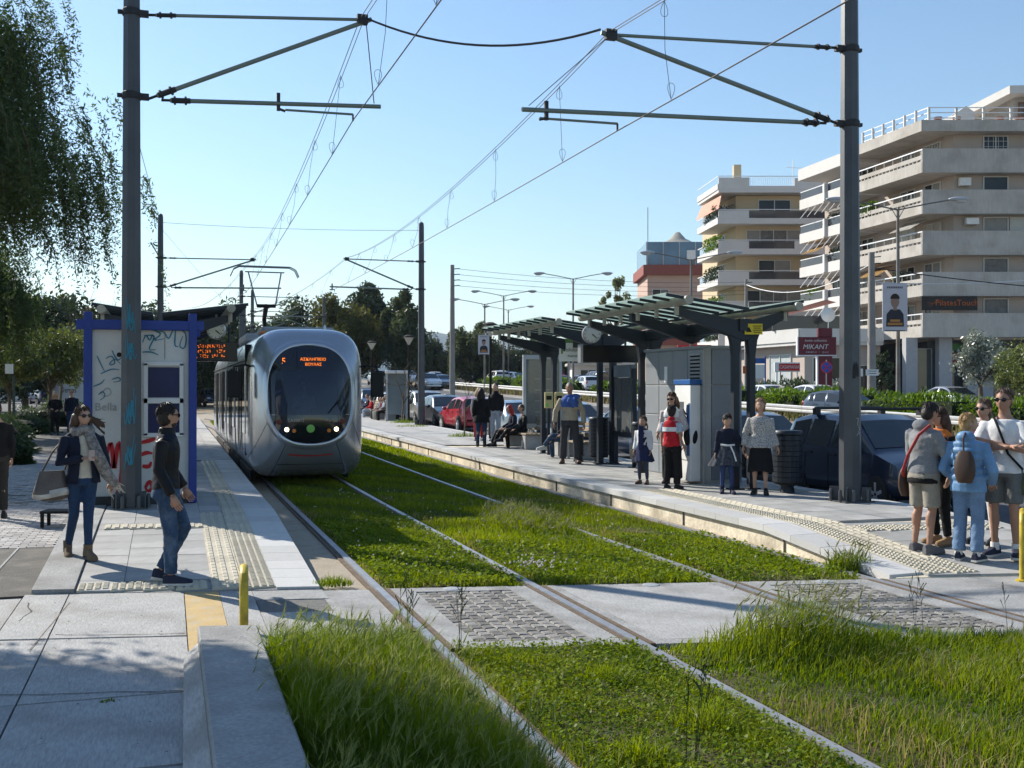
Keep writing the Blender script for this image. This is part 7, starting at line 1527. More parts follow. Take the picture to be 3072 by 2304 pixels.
    if kind != 'none':
        hb.ell(V3(0, .014, .030), (.083 * hs, .098 * hs, .100 * hs), 16, 10, mat=Rh); hb.ell(V3(0, .030, -.01), (.079 * hs, .082 * hs, .10 * hs), 14, 8, mat=Rh)
        if kind in ('bob', 'long', 'flying', 'curly'):
            for e in (-1, 1): hb.ell(V3(e * .068, .018, -.03), (.026 * hs, .055 * hs, .10 * hs), 10, 6, mat=Rh)
        if kind == 'curly':
            rq = random.Random(3)
            for i in range(44):
                th, ph = rq.uniform(0, 6.28), rq.uniform(-.3, 1.4)
                if math.cos(th) < -.1 and ph < .75: continue
                hb.ell(V3(.09 * math.cos(ph) * math.sin(th), .02 + .09 * abs(math.cos(ph)) * math.cos(th) * (1 if math.cos(th) > 0 else .55), .03 + .10 * math.sin(ph)), (.026 * hs,) * 3, 6, 5)
        if kind in ('long', 'flying', 'bob'):
            L = {'long': .34, 'flying': .30, 'bob': .14}[kind]
            for e in (-1, -.3, .4, 1): hb.tube([V3(e * .05, .06, .02), V3(e * .075, .075, -.10), V3(e * .085, .07, -.10 - L * .55), V3(e * .07, .06, -.10 - L)], [.05 * hs, .052 * hs, .045 * hs, .018 * hs], 8)
        if kind == 'flying':
            rq = random.Random(6)
            for i in range(9): q = rq.uniform(-.02, .1); hb.tube([V3(.07, .04, q * .4), V3(.13, .05, -.01 - .05 * i / 9), V3(.20, .05, -.03 - .13 * i / 9), V3(.27 + .16 * rq.random(), .04, -.05 - .28 * i / 9)], [.02 * hs, .015 * hs, .010 * hs, .003 * hs], 6)
        if kind == 'bun': hb.ell(V3(0, .10, .07), (.045 * hs,) * 3, 10, 8)
        if kind == 'pony': hb.tube([V3(0, .10, .03), V3(0, .14, -.04), V3(0, .12, -.2)], [.03 * hs, .035 * hs, .012 * hs], 8)
        if kind == 'braids':
            for e in (-1, 1): hb.tube([V3(e * .08, .03, -.04), V3(e * .10, .02, -.12), V3(e * .09, -.01, -.22)], [.022 * hs, .02 * hs, .012 * hs], 7)
        pend('hair', hb, hm, root, max(.011, vox * .75), 2)
        if vox < .019:
            hs_ = MB(); rq = random.Random(len(PENDING)); drop = {'short': .045, 'bob': .10, 'long': .14, 'flying': .14, 'curly': .04}.get(kind, .06)
            for i in range(190):
                th = rq.uniform(0, 6.283); ph = rq.uniform(.05, 1.45)
                if math.cos(th) < -.2 and ph < .7: continue
                pts = []
                for q in range(4):
                    p2 = ph - q * drop / .1 * .33; t2 = th + .12 * q * math.sin(i); k = 1.015 + .03 * rq.random() + .012 * q
                    pts.append(V3(.083 * k * math.cos(p2) * math.sin(t2), .016 + .097 * k * math.cos(p2) * math.cos(t2), .03 + .10 * k * math.sin(p2)))
                hs_.tube(pts, [.0045 * hs, .005 * hs, .004 * hs, .0015 * hs], 4, caps=False)
            stuff(hs_.build('hair_strands', hm, root))
    if beard:
        bb = MB(); bb.ell(V3(0, -.030, -.078), (.052 * hs, .058 * hs, .042 * hs), 12, 8, mat=Rh); pend('beard', bb, beard, root, .012, 2)
    if glasses:
        g = MB()
        for e in (-1, 1):
            g.ell(V3(e * .033, -.096, .006), (.030 * hs, .008 * hs, .022 * hs), 12, 6, mat=Rh); g.bar(V3(e * .062, -.085, .012), V3(e * .082, .0, .012), .006 * hs, .008 * hs)
        g.bar(V3(-.01, -.103, .012), V3(.01, -.103, .012), .006 * hs, .006 * hs); g.build('sunglasses', shades, root, smooth=50)
    # clothes
    if shirt:
        m = MB(); torso(m, shirt.get('hem', -.05), shirt.get('neck', .97), shirt.get('infl', .012)); 
        if shirt.get('sleeve'): 
            for S in 'LR': limb(m, [J['sh' + S], J['sh' + S].lerp(J['el' + S], shirt['sleeve'])], (ARM[0] + .01, ARM[1] + .016), .014)
        if shirt.get('collar'): m.ell(J['neck'] + up * .03 * s, (.068 * s, .066 * s, .03 * s), 12, 6)
        pend(shirt.get('name', 'shirt'), m, shirt['mat'], root, vox, 2)
    if top:
        m = MB(); inf = top.get('infl', .022) * .62; torso(m, top.get('hem', -.12), top.get('neck', .93), inf, top.get('flare', 0.)); sl = top.get('sleeve', 'long')
        for S in 'LR':
            if sl == 'long': limb(m, [J['sh' + S], J['el' + S], J['el' + S].lerp(J['wr' + S], .95)], (ARM[0] + .006, ARM[1] + .008, ARM[2] + .012), inf * .7)
            elif sl == 'short': limb(m, [J['sh' + S], J['sh' + S].lerp(J['el' + S], .72)], (ARM[0] + .006, ARM[1] + .020), inf)
        if top.get('collar'): m.tube([J['neck'] - up * .03 * s, J['neck'] + up * .045 * s], [.085 * s, .074 * s], 12)
        if top.get('hood'): m.ell(J['neck'] + ay * .075 * s + up * .0 * s, (.115 * s, .075 * s, .075 * s), 12, 8)
        if top.get('puff'):
            for t in (-.05, .1, .25, .4, .55, .7, .84):
                rr = [q for q in TOR if q[0] <= t][-1]; m.loft([ringt(t + d, rr[1], rr[2], inf + e) for d, e in ((-.055, .0), (-.03, .014), (.03, .014), (.055, .0))])
            for S in 'LR':
                for f in (.2, .5, .8, 1.15, 1.45, 1.75): p = J['sh' + S].lerp(J['el' + S], f) if f <= 1 else J['el' + S].lerp(J['wr' + S], f - 1); m.ell(p, (.060 * s, .060 * s, .05 * s), 10, 6)
        pend(top.get('name', 'jacket'), m, top['mat'], root, vox if not top.get('puff') else .013, top.get('smooth', 3))
    if bottom:
        k = bottom['kind']; m = MB()
        if k in ('trousers', 'wide', 'shorts', 'tights'):
            torso(m, -.2, bottom.get('waist', .16), .012)
            for S in 'LR':
                hp, kn, an = J['hip' + S], J['kn' + S], J['an' + S]
                if k == 'shorts': limb(m, [hp, hp.lerp(kn, .5), hp.lerp(kn, bottom.get('len', .97))], (LEG[0] + .008, .084, .082), .010)
                elif k == 'wide': limb(m, [hp, kn, an - (an - kn).normalized() * .0], (LEG[0] + .008, .082, .085), .012)
                else: limb(m, [hp, kn, kn.lerp(an, .96)], (LEG[0] + (.006 if k != 'tights' else 0), LEG[1] + (.010 if k != 'tights' else .004), LEG[2] + bottom.get('cuff', .015 if k != 'tights' else .004)), .010 if k != 'tights' else .004)
                if k == 'trousers' and bottom.get('turnup'): q = kn.lerp(an, .93); m.tube([q, q + (kn - an).normalized() * .06 * s], .068 * s, 12)
            pend({'trousers': 'trousers', 'wide': 'trousers', 'shorts': 'shorts', 'tights': 'tights'}[k], m, bottom['mat'], root, vox, 3)
        if k in ('skirt',) or bottom.get('skirt'):
            sk = bottom.get('skirt', bottom); zt = (J['pel'] + sp * .26).z; zb = sk['hem'] * s; n = 40; rings = []
            for i in range(9):
                f = i / 8; zq = zt + (zb - zt) * f; rx = (.122 + (sk.get('wide', .2) - .122) * f ** .7) * s * girth + .008; pl = sk.get('pleat', .06) * f; sw = sk.get('sway', 0) * f * f
                rings.append([(J['pel'].x + sw + rx * math.cos(q) * (1 + pl * math.sin(q * 10)), J['pel'].y + rx * .78 * math.sin(q) * (1 + pl * math.sin(q * 10)), zq + .015 * f * math.sin(q * 3)) for q in [j * 2 * math.pi / n for j in range(n)]])
            mb = MB(); mb.loft(rings, caps=False); mb.build('skirt', sk['mat'], root, smooth=70)
    # shoes
    if shoes and not nofeet:
        mats = shoes['mat'] if isinstance(shoes['mat'], list) else [shoes['mat'], shoes['mat']]
        for S, sd in (('L', 1), ('R', -1)):
            an = J['an' + S]; fa = R(shoes.get('out', 8) * sd + shoes.get('turn' + S, 0)); pt = R(shoes.get('pitch' + S, 0)); Mf = Matrix.Rotation(fa, 3, 'Z') @ Matrix.Rotation(pt, 3, 'X'); o = an + Mf @ Vector((0, 0, -.095 * s)); hl = shoes.get('heel', 0.)
            prof = [(.07, .030, .075), (.055, .036, .085), (.0, .037, .088), (-.05, .040, .075), (-.10, .044, .058), (-.15, .045, .046), (-.185, .036, .038), (-.205, .018, .03)]; m = MB(); m2 = MB(); rr = []; r2 = []
            for y, w, h in prof:
                y *= s; w *= s; h *= s; lift = hl * s * min(1, max(0, (y / s + .10) / .12)); rr.append([o + Mf @ Vector((w * x_, y, lift + .022 * s + h * z_)) for x_, z_ in ((-1, 0), (1, 0), (.95, .5), (.55, .95), (-.55, .95), (-.95, .5))]); r2.append([o + Mf @ Vector((w * 1.08 * x_, y * 1.03, (lift if z_ else (lift * 0 if y > .03 * s else lift)) + .024 * s * z_)) for x_, z_ in ((-1, 0), (1, 0), (1, 1), (-1, 1))])
            m.loft(rr); sh_ = m.build('shoe', mats[0], root, smooth=50); m2.loft(r2); m2.build('sole', mats[1], sh_)
            if shoes.get('boot'): MB().tube([an + Vector((0, 0, -.06 * s)), an + Vector((0, 0, .07 * s))], [.05 * s, .052 * s], 12).build('boot_shaft', mats[0], sh_, smooth=50)
            if shoes.get('sock'): MB().tube([an + Vector((0, 0, -.03 * s)), an + Vector((0, 0, .05 * s))], .044 * s, 10).build('sock', shoes['sock'], sh_, smooth=50)
    root['s'] = s; return root, J
def bag(label, parent_xyz, a, shape, mat, strap=None, strap_mat=None, name='handbag', tote=False):
    b = thing(name, label, 'bag', parent_xyz, a); w, d, h = shape; rings = []
    for i in range(9):
        f = i / 8; k = (math.sin(math.pi * (.12 + .8 * f)) ** .45 if not tote else (.55 + .45 * min(1, f * 6)) * (1 - .45 * max(0, f - .15))); rings.append([(w / 2 * k * math.copysign(abs(math.cos(q)) ** .7, math.cos(q)), d / 2 * k * (1.2 - .7 * f) * math.copysign(abs(math.sin(q)) ** .8, math.sin(q)), h * (f - .5)) for q in [j * 2 * math.pi / 20 for j in range(20)]])
    mb = MB(); mb.loft(rings); mb.build('pouch', mat, b, smooth=60)
    if tote: q = MB(); q.loft([[(p[0] * 1.015, p[1] * 1.03 , p[2] + .02 * math.sin(p[0] * 9)) for p in rg] for rg in rings[1:4]], caps=False); q.build('lower_panel', M('pale metallic leather', (.42, .38, .34), .3, .4, var=.25, scale=8, bump=.2, bscale=10), b, smooth=60)
    if strap: MB().tube(strap, .010, 6).build('strap', strap_mat or mat, b)
    return b
navy_c = cloth('navy', (.012, .016, .032)); black_c = cloth('black', (.010, .010, .011)); black_l = M('black leather', (.007, .007, .009), .5, var=.15, scale=8, fine=.05, bump=.35, bscale=14, spec=.25); jeans_d = cloth('dark jeans', (.022, .045, .095), fine=.25); jeans_b = cloth('blue jeans', (.028, .055, .105), var=.35, scale=5, fine=.3, stain=(.16, .2, .26), stain_amt=.35, stain_scale=9); jeans_l = cloth('light jeans', (.14, .22, .35), var=.2, scale=6, fine=.2)
cream_c = cloth('cream knit', (.52, .47, .38)); scarf_m = cloth('patterned scarf', (.20, .185, .175), var=.6, scale=22, fine=.4); beige_c = cloth('beige cardigan', (.40, .34, .25)); blue_c = cloth('royal blue', (.06, .12, .36)); grey_t = cloth('grey trousers', (.05, .05, .055)); white_k = cloth('white cotton', (.66, .66, .66), bump=.15); red_v = cloth('red quilted', (.42, .015, .022)); pale_c = cloth('pale pink coat', (.50, .44, .42)); lb_c = cloth('light blue cotton', (.33, .40, .48)); knit_p = cloth('speckled knit', (.33, .32, .31), var=.7, scale=55, fine=.5); floral = cloth('floral skirt', (.05, .055, .07), var=.7, scale=28, fine=.5); tights_b = cloth('blue tights', (.03, .05, .13)); tights_g = cloth('grey blue tights', (.055, .065, .095)); grey_h = cloth('grey hoodie', (.21, .215, .225), fine=.2); khaki = cloth('stone shorts', (.27, .245, .205)); grey_s = cloth('grey shorts', (.13, .135, .13)); puffer = cloth('blue puffer', (.13, .25, .42), rough=.45, bump=.15); purple_c = cloth('purple', (.12, .02, .13)); orange_c = cloth('orange', (.55, .16, .03)); white_t = cloth('white trousers', (.60, .60, .61))
tan_s = M('tan suede', (.15, .105, .065), .9, var=.2); brown_s = M('brown leather', (.09, .04, .022), .45, var=.2); blk_s = M('black shoe', (.012, .012, .013), .5, var=.1); sole_w = M('white sole', (.5, .49, .46), .7, var=.1); navy_s = M('navy canvas', (.018, .022, .045), .8, var=.15); grey_sh = M('grey canvas', (.13, .13, .135), .85, var=.15); bag_g = M('bronze bag', (.11, .085, .07), .35, .2, var=.3, scale=6, bump=.2, bscale=12); bag_b = M('brown bag', (.055, .03, .02), .5, var=.2); strap_r = M('red strap', (.30, .03, .03), .6)
P9 = 17
# left platform
zz_ = zL(-.9, 12.66)
w1, J = person('woman in jeans and navy jacket with flying hair holding a phone', -.90, 12.66, zz_, 1.66, 14, pose=dict(wrR=(-.04, -.25, 1.16), elR=(-.26, -.02, 1.10), wrL=(.30, -.02, .86), elL=(.26, .05, 1.12), knR=(-.085, .03, .50), anR=(-.12, .17, .12), knL=(.04, -.10, .50), anL=(.03, -.13, .095)), shirt=dict(mat=cream_c, hem=-.12, neck=.95, infl=.016, name='sweater'), bottom=dict(kind='tights', mat=jeans_d), shoes=dict(mat=[tan_s, tan_s], heel=.05, boot=True, pitchR=14), hair=('flying', h_brown), head=(12, 0, 0), glasses=True, sh=.92, hip=.98, girth=.95)
s = w1['s']; m = MB()
for e in (-1, 1):
    rings = []
    for zq, rx, ry, a0, a1 in ((1.40, .19, .10, .35, 2.95), (1.28, .178, .142, .32, 2.75), (1.12, .165, .135, .36, 2.7), (.96, .175, .14, .42, 2.75), (.86, .188, .15, .48, 2.8)):
        rings.append([Vector((e * rx * math.sin(a0 + (a1 - a0) * i / 8), -ry * math.cos(a0 + (a1 - a0) * i / 8) - .0, zq)) * s for i in range(9)])
    m2 = MB(); m2.loft(rings, caps=False, closed=False); o = m2.build('jacket_front' , navy_c, w1, smooth=70); o.modifiers.new('t', 'SOLIDIFY').thickness = .012
mb = MB()
for S in 'LR':
    P = [J['sh' + S], J['sh' + S].lerp(J['el' + S], .5), J['el' + S], J['el' + S].lerp(J['wr' + S], .5), J['el' + S].lerp(J['wr' + S], .92)]; mb.tube(P, [.076 * s, .066 * s, .058 * s, .052 * s, .046 * s], 12)
mb.ell(J['neck'] - Vector((0, -.02, .07)), (.19 * s, .09 * s, .07 * s), 14, 8); pend('jacket_sleeves', mb, navy_c, w1, .016, 3)
mb = MB(); 
for i in range(16): a_ = i * math.pi / 8; mb.ell(J['neck'] + Vector((.085 * math.cos(a_), .075 * math.sin(a_) - .01, -.015 + .02 * math.sin(3 * a_))) * 1., (.055 * s, .05 * s, .06 * s), 8, 6)
mb.tube([J['neck'] + Vector((.05, -.10, -.06)), J['neck'] + Vector((.12, -.16, -.28)), J['neck'] + Vector((.22, -.14, -.48)), J['neck'] + Vector((.33, -.12, -.62))], [.06 * s, .075 * s, .07 * s, .05 * s], 10); pend('scarf', mb, scarf_m, w1, .014, 2)
fr_ = MB(); rq = random.Random(2)
for i in range(14): p = J['neck'] + Vector((.27 + rq.uniform(-.05, .08), -.12, -.58 + rq.uniform(-.08, .02))); fr_.tube([p, p + Vector((rq.uniform(.03, .1), 0, rq.uniform(-.12, -.04)))], [.006, .002], 4)
fr_.build('scarf_fringe', cream_c, w1)
def wpt(root, v): return root.matrix_basis @ Vector(v)
ph = wpt(w1, J['wrR'] + Vector((.05, -.09, .03))); tag(MB().box((0, 0, 0), (.062, .012, .115)).build('mobile_phone', M('pale phone', (.42, .33, .30), .3), None, bevel=.004, loc=tuple(ph), rz=.3), 'pale mobile phone held by the woman with flying hair', 'phone')
hb = wpt(w1, (-.31, .02, .80)); bag('large bronze leather shoulder bag on the arm of the woman with flying hair', tuple(hb), w1.rotation_euler[2] + .1, (.42, .16, .32), bag_g, [(-.10, 0, .16), (-.0, -.02, .36), (.12, 0, .50), (.2, .05, .3), (.14, .02, .16)], bag_b, tote=True)
m1, J = person('man in a black leather jacket and ripped jeans walking past the kiosk', -.03, 11.12, zL(0, 11.1), 1.77, 82, pose=dict(neck=(0, -.01, 1.47), knR=(-.10, -.06, .51), anR=(-.10, -.06, .095), knL=(.10, -.16, .53), anL=(.09, .06, .12), wrR=(-.27, -.10, .87), wrL=(.27, -.14, .90), elL=(.25, .0, 1.13)), top=dict(mat=black_l, infl=.030, hem=-.10, collar=True), shirt=dict(mat=navy_c, hem=-.1, infl=.018), bottom=dict(kind='trousers', mat=jeans_b), shoes=dict(mat=[navy_s, sole_w], out=4, pitchL=12), hair=('short', h_dark), head=(30, 0, 0), beard=h_dark, glasses=True, skin=skin_t, sh=1.05)
edge, J = person('person in dark clothes cut off by the left picture edge', -2.48, 17.8, 0, 1.76, 185, top=dict(mat=black_c, infl=.03), bottom=dict(kind='trousers', mat=cloth('dark khaki', (.035, .032, .028))), shoes=dict(mat=blk_s), vox=.02, sh=1.1, girth=1.1)
person('woman in a long black coat walking with a man on the left path', -4.2, 45.1, .14, 1.68, -5, pose=dict(wrR=(-.12, -.2, 1.05), elR=(-.25, .0, 1.1), wrL=(.12, -.2, 1.0), elL=(.25, .0, 1.1)), top=dict(mat=black_c, hem=-.5, infl=.035, flare=.05), bottom=dict(kind='trousers', mat=black_c, cuff=.01), shoes=dict(mat=blk_s), hair=('bob', h_blond), vox=.026)
person('man in a dark jacket walking with a woman on the left path', -3.62, 45.3, .14, 1.76, 5, top=dict(mat=navy_c, infl=.04), bottom=dict(kind='trousers', mat=jeans_d), shoes=dict(mat=blk_s), hair=('short', h_dark), vox=.026, glasses=True)
person('tram driver in a pale shirt behind the windscreen', 2.57, 21.95, .76, 1.74, rot=0, seat=True, pose=dict(wrL=(.2, -.38, .80), wrR=(-.2, -.38, .80)), top=dict(mat=white_k, infl=.016, name='shirt'), bottom=dict(kind='trousers', mat=navy_c), hair=('short', h_dark), shoes=None, vox=.024)
# right platform, from near to far
ZR = lambda x, y: zR(x, y) + .004
g1, J = person('man in a grey hooded sweatshirt and stone shorts seen from behind', 8.05, 10.14, ZR(8.05, 10.14), 1.70, 138, pose=dict(head=(.0, -.10, 1.60), neck=(0, -.03, 1.46), wrL=(.10, -.30, 1.22), elL=(.28, -.10, 1.08), wrR=(-.08, -.30, 1.20), elR=(-.28, -.08, 1.08)), top=dict(mat=grey_h, infl=.036, hem=-.10, hood=True, name='hooded_sweatshirt'), shirt=dict(mat=black_c, hem=-.28, neck=.0, infl=.010), bottom=dict(kind='shorts', mat=khaki), shoes=dict(mat=[grey_sh, grey_sh]), hair=('short', h_dark), head=(0, 28, 0), skin=skin_t, girth=1.12, sh=1.02)
p = wpt(g1, (.24, -.02, .78)); bag('brown satchel on a red strap worn by the man in grey', tuple(p), g1.rotation_euler[2] + 1.4, (.26, .1, .34), bag_b, [(0, .0, .14), (-.06, .02, .3), (-.16, .28, .52)], strap_r, 'satchel'); MB().tube([Vector(v) * g1['s'] for v in ((-.15, .06, 1.47), (-.08, .165, 1.36), (.07, .175, 1.12), (.20, .12, .92), (.25, .04, .84))], .018, 8).build('red_strap', strap_r, g1)
person('woman in black with an orange scarf hidden behind the blue puffer jacket', 8.50, 10.42, ZR(8.5, 10.4), 1.58, -50, pose=dict(wrR=(-.06, -.26, 1.15), elR=(-.27, -.05, 1.08)), top=dict(mat=black_c, infl=.024), shirt=dict(mat=orange_c, hem=.8, neck=1.02, infl=.045, name='scarf'), bottom=dict(kind='trousers', mat=black_c, cuff=.004), shoes=dict(mat=[M('tan leather', (.25, .15, .07), .6), tan_s]), hair=('long', h_brown), glasses=True, sh=.92)
b1, J = person('person with short blond hair in a light blue puffer jacket and jeans', 8.28, 9.70, ZR(8.28, 9.7), 1.60, 160, pose=dict(wrL=(.19, -.22, .92), elL=(.29, .02, 1.08), wrR=(-.20, -.20, .92), elR=(-.29, .02, 1.08)), top=dict(mat=puffer, infl=.036, hem=-.22, hood=True, puff=True, name='puffer_jacket', smooth=1), bottom=dict(kind='trousers', mat=jeans_l, cuff=.030, turnup=True), shoes=dict(mat=[navy_s, sole_w], sock=white_k), hair=('short', h_blond), head=(-48, 0, 0), girth=1.12)
p = wpt(b1, (-.05, .24, 1.03)); bag('small dark brown backpack on the blue puffer jacket', tuple(p), b1.rotation_euler[2], (.22, .12, .34), bag_b, [(.02, -.02, .15), (.03, -.04, .3), (.04, -.12, .36)], bag_b, 'backpack')
person('woman in a purple top and white trousers behind the man with folded arms', 9.02, 10.30, ZR(9.02, 10.3), 1.68, -28, pose=dict(wrR=(-.08, -.28, 1.12), elR=(-.26, -.06, 1.05)), top=dict(mat=black_c, infl=.02, hem=-.08), shirt=dict(mat=purple_c, hem=.5, neck=.97, infl=.036), bottom=dict(kind='tights', mat=white_t), shoes=dict(mat=[blk_s, blk_s]), hair=('pony', h_mid), glasses=True, sh=.93)
wt, J = person('tall man in a white t-shirt and grey shorts with folded arms', 8.78, 9.72, ZR(8.78, 9.72), 1.86, -16, pose=dict(wrR=(.13, -.22, 1.16), elR=(-.26, -.10, 1.10), wrL=(-.13, -.19, 1.21), elL=(.26, -.10, 1.10)), top=dict(mat=white_k, sleeve='short', infl=.034, hem=-.13, name='t_shirt'), bottom=dict(kind='shorts', mat=grey_s, len=.88), shoes=dict(mat=[navy_s, sole_w], sock=white_k, out=14), hair=('short', h_mid), glasses=True, skin=skin_t, head=(-4, 0, 0), sh=1.06, girth=1.06)
MB().tube([Vector(v) * wt['s'] for v in ((-.12, -.02, 1.50), (-.02, -.158, 1.36), (.08, -.16, 1.08), (.20, -.08, .92))], .014, 8).build('bag_strap', black_c, wt); p = wpt(wt, (.26, -.02, .82)); bag('small green shoulder bag at the hip of the man with folded arms', tuple(p), wt.rotation_euler[2], (.2, .1, .24), cloth('olive canvas', (.10, .11, .06)), None, None, 'shoulder_bag')
mb = MB(); 
for k in range(3): mb.box((.02 + .05 * k, -.1585, 1.30 - .03 * k), (.05, .004, .06))
ld, J = person('elderly woman with curly hair in a speckled cardigan and black skirt', 8.98, 15.22, ZR(9, 15.2), 1.52, -4, pose=dict(wrR=(-.30, -.03, .88), elR=(-.27, .04, 1.12), wrL=(.30, -.03, .88), knL=(.09, -.05, .5), anL=(.10, -.06, .1)), top=dict(mat=knit_p, infl=.034, hem=-.16, flare=.1, name='cardigan'), bottom=dict(kind='skirt', mat=black_c, hem=.42, wide=.20, pleat=.02), shoes=dict(mat=[blk_s, blk_s], heel=.03), hair=('curly', h_auburn), girth=1.12, hip=1.08)
g2, J = person('girl in a navy cardigan and dark floral skirt looking down', 8.55, 15.52, ZR(8.55, 15.5), 1.28, 6, pose=dict(head=(0, -.06, 1.60), wrL=(.40, -.02, .90), elL=(.29, .02, 1.12), wrR=(-.26, -.08, .88), knL=(.08, -.06, .5), anL=(.10, -.08, .1)), top=dict(mat=navy_c, infl=.022, hem=.05, name='cardigan'), bottom=dict(kind='tights', mat=tights_b, skirt=dict(mat=floral, hem=.62, wide=.34, pleat=.09, sway=-.04)), shoes=dict(mat=[navy_s, navy_s], boot=True), hair=('pony', h_dark), head=(8, 26, 0))
MB().tube([Vector(v) * g2['s'] for v in ((-.15, -.10, 1.07), (0, -.15, 1.06), (.15, -.10, 1.07))], .016, 8).build('white_sash', white_k, g2); MB().tube([Vector(v) * g2['s'] for v in ((.06, -.16, 1.05), (.12, -.22, .9), (.17, -.26, .72))], .012, 6).build('sash_end', white_k, g2)
by, J = person('boy in a red quilted vest with a white stripe seen from behind', 8.02, 16.45, ZR(8, 16.4), 1.40, 152, pose=dict(wrL=(.27, -.08, .86), wrR=(-.22, -.12, .92), knR=(-.1, -.06, .5), anR=(-.11, -.04, .095)), top=dict(mat=red_v, sleeve='none', infl=.044, hem=-.10, collar=True, name='quilted_vest'), shirt=dict(mat=lb_c, hem=-.1, neck=.95, infl=.02, sleeve=.75), bottom=dict(kind='trousers', mat=black_c, cuff=.03), shoes=dict(mat=[blk_s, blk_s]), hair=('short', h_dark), skin=skin_t, head=(10, 0, 0))
q = by['s']; mb = MB(); n = 26; mb.loft([[((.152 * q + .036) * math.cos(a_), (.110 * q + .036) * math.sin(a_) + .005, zq * q) for a_ in [j * 2 * math.pi / n for j in range(n)]] for zq in (1.21, 1.30)], caps=False); mb.build('white_stripe', white_k, by, smooth=60)
wp, J = person('woman in a pale pink coat and black trousers beside the ticket machine', 8.52, 17.45, ZR(8.5, 17.4), 1.62, -14, pose=dict(wrL=(.20, -.26, 1.02), elL=(.28, -.02, 1.08), wrR=(-.24, -.12, .95)), top=dict(mat=pale_c, infl=.032, hem=-.42, flare=.06, name='coat'), shirt=dict(mat=white_k, hem=.6, neck=1.0, infl=.026), bottom=dict(kind='wide', mat=black_c), shoes=dict(mat=[brown_s, blk_s]), hair=('bob', h_brown), glasses=True, head=(-8, 10, 0), sh=.95)
p = wpt(wp, (.33, .02, .86)); bag('big black shoulder bag of the woman in the pale coat', tuple(p), wp.rotation_euler[2], (.26, .16, .36), black_l, [(0, 0, .15), (-.06, -.02, .34), (-.13, -.02, .46)], black_l, 'shoulder_bag')
ga, J = person('small girl in a white cardigan and navy dress', 7.98, 17.5, ZR(8, 17.5), 1.18, -22, top=dict(mat=white_k, infl=.024, hem=.0, name='cardigan'), shirt=dict(mat=navy_c, hem=-.1, infl=.014), bottom=dict(kind='tights', mat=tights_g, skirt=dict(mat=cloth('navy dress', (.02, .025, .07)), hem=.60, wide=.25, pleat=.05, sway=.03)), shoes=dict(mat=[brown_s, blk_s]), hair=('braids', h_brown))
mb = MB(); mb.box((0, -.128 * ga['s'] - .012, 1.22 * ga['s']), (.10, .03, .42)); mb.build('dress_front', MATS['cloth navy dress'], ga, bevel=.01)
bm_, J = person('tall grey haired man in a beige cardigan with a blue sweater round his shoulders', 8.48, 22.5, ZR(8.5, 22.5), 1.80, 2, pose=dict(wrL=(.31, -.03, .86), elL=(.29, .05, 1.12), wrR=(-.33, -.02, .88), elR=(-.30, .05, 1.13), knL=(.14, -.03, .5), anL=(.17, .02, .095), knR=(-.13, -.03, .5), anR=(-.15, .02, .095)), top=dict(mat=beige_c, infl=.036, hem=-.02, name='cardigan'), shirt=dict(mat=blue_c, hem=.5, neck=1.03, infl=.03), bottom=dict(kind='trousers', mat=grey_t, waist=.1, cuff=.034), shoes=dict(mat=[brown_s, blk_s], out=14), hair=('short', h_grey), skin=skin_t, sh=1.08, girth=1.1, vox=.02)
mb = MB(); qs = bm_['s']; mb.ell(Vector((.12, -.0, 1.45)) * qs, (.12, .12, .06), 12, 8); mb.tube([Vector(v) * qs for v in ((.14, -.08, 1.44), (.08, -.165, 1.33), (.06, -.175, 1.2))], [.06, .055, .03], 10); mb.tube([Vector(v) * qs for v in ((.0, -.15, 1.42), (-.02, -.16, 1.3))], [.05, .055], 10); pend('draped_sweater', mb, blue_c, bm_, .02, 3)
# benches: facing the track (-X)
def sitter(label, y, Ht, topm, botm, hair, x=9.2, pose=None, dz=0, shoes=blk_s, vox=.02, group=None, name='jacket'): return person(label, x, y, ZR(x, y) - .10 * Ht / 1.75 + dz, Ht, rot=-90, seat=True, pose=pose or {}, top=dict(mat=topm, infl=.026, name=name), bottom=dict(kind='trousers', mat=botm, cuff=.01), shoes=dict(mat=[shoes, shoes]), hair=hair, vox=vox, group=group)
XL = dict(knL=(.02, -.46, .62), anL=(-.10, -.62, .38), knR=(-.1, -.44, .54), anR=(-.1, -.40, .095))
sitter('person in blue jeans and white shoes sitting with crossed legs behind the beige cardigan man', 24.35, 1.74, cloth('dark grey top', (.04, .04, .045)), jeans_b, ('short', h_dark), pose=XL, shoes=sole_w, x=9.18)
sitter('red haired woman in a dark jacket sitting on the bench', 28.95, 1.64, navy_c, black_c, ('bob', h_red), pose=dict(head=(0, -.10, 1.22), anL=(.1, -.6, .2), anR=(-.1, -.62, .2))); sitter('woman with a hair bun in a black jacket sitting on the bench', 28.05, 1.66, black_l, black_c, ('bun', h_brown), pose=XL)
bk, J = person('woman with long black hair in a puffy black coat seen from behind', 8.30, 29.0, ZR(8.3, 29), 1.64, 172, top=dict(mat=black_c, infl=.05, hem=-.42, flare=.12, name='coat'), bottom=dict(kind='trousers', mat=jeans_d, cuff=.006), shoes=dict(mat=[blk_s, blk_s], boot=True), hair=('long', h_dark), vox=.022)
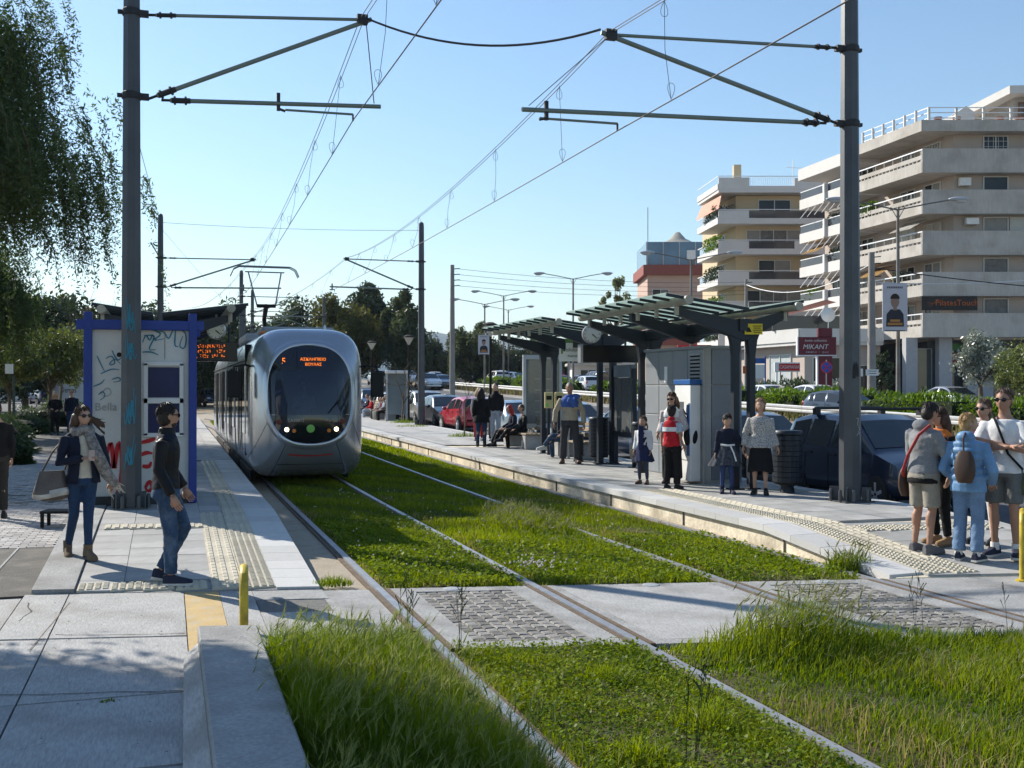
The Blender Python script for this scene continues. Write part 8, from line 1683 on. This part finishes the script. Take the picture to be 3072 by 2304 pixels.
person('blond woman half hidden behind the woman in the black coat', 9.05, 31.9, ZR(9, 31.9), 1.64, 10, top=dict(mat=cloth('dusty grey', (.3, .3, .3)), infl=.024), bottom=dict(kind='trousers', mat=cloth('red trousers', (.3, .03, .03))), shoes=dict(mat=blk_s), hair=('bob', h_blond), vox=.024); person('young man in a dark jacket and pale jeans beside the woman in the black coat', 9.5, 31.6, ZR(9.4, 31.6), 1.78, -22, top=dict(mat=black_c, infl=.034, collar=True), bottom=dict(kind='trousers', mat=cloth('pale jeans', (.28, .32, .36))), shoes=dict(mat=[sole_w, sole_w]), hair=('short', h_dark), vox=.024)
KG = 'schoolchildren and adults on the far benches'
for y_, x_, Ht, tm_, bm2, hr, lb in ((49.5, 9.62, 1.66, cloth('dark check', (.06, .05, .045), var=.6, scale=25), black_c, ('long', h_dark), 'woman with long dark hair nearest the phone booth on the far bench'), (50.15, 9.62, 1.5, lb_c, cloth('grey school', (.2, .2, .2)), ('short', h_brown), 'boy in a pale blue shirt on the far bench'), (50.75, 9.62, 1.5, cloth('maroon top', (.14, .02, .03)), cloth('cream trousers', (.4, .37, .3)), ('short', h_mid), 'child in a maroon top on the far bench'), (51.3, 9.62, 1.5, grey_h, grey_t, ('short', h_dark), 'child in grey on the far bench'), (53.6, 9.62, 1.5, red_v, lb_c, ('short', h_dark), 'child in red on the farthest bench'), (54.6, 9.62, 1.6, navy_c, jeans_b, ('short', h_brown), 'person in navy on the farthest bench')):
    sitter(lb, y_, Ht, tm_, bm2, hr, x=x_, vox=.03, group=KG)
flush()
# lettering becomes plain meshes
dg = bpy.context.evaluated_depsgraph_get()
for o in [o for o in COL.objects if o.type == 'FONT']:
    me = bpy.data.meshes.new_from_object(o.evaluated_get(dg)); n = bpy.data.objects.new('tmp', me); nm = o.name; COL.objects.link(n); n.parent = o.parent; n.location = o.location; n.rotation_euler = o.rotation_euler; n.scale = o.scale; bpy.data.objects.remove(o); n.name = nm

# ------------------------------------------------------------------ air: thin even haze round the whole place
hz = bpy.data.materials.new('air'); hz.use_nodes = True; nt = hz.node_tree; nt.nodes.remove(nt.nodes['Principled BSDF'])
pv = nt.nodes.new('ShaderNodeVolumePrincipled'); pv.inputs['Color'].default_value = (.66, .82, 1, 1); pv.inputs['Density'].default_value = .000095; pv.inputs['Anisotropy'].default_value = .2
nt.links.new(pv.outputs[0], nt.nodes['Material Output'].inputs['Volume'])
stuff(MB().box((0, 3300, 160), (13000, 8200, 340)).build('haze', hz))
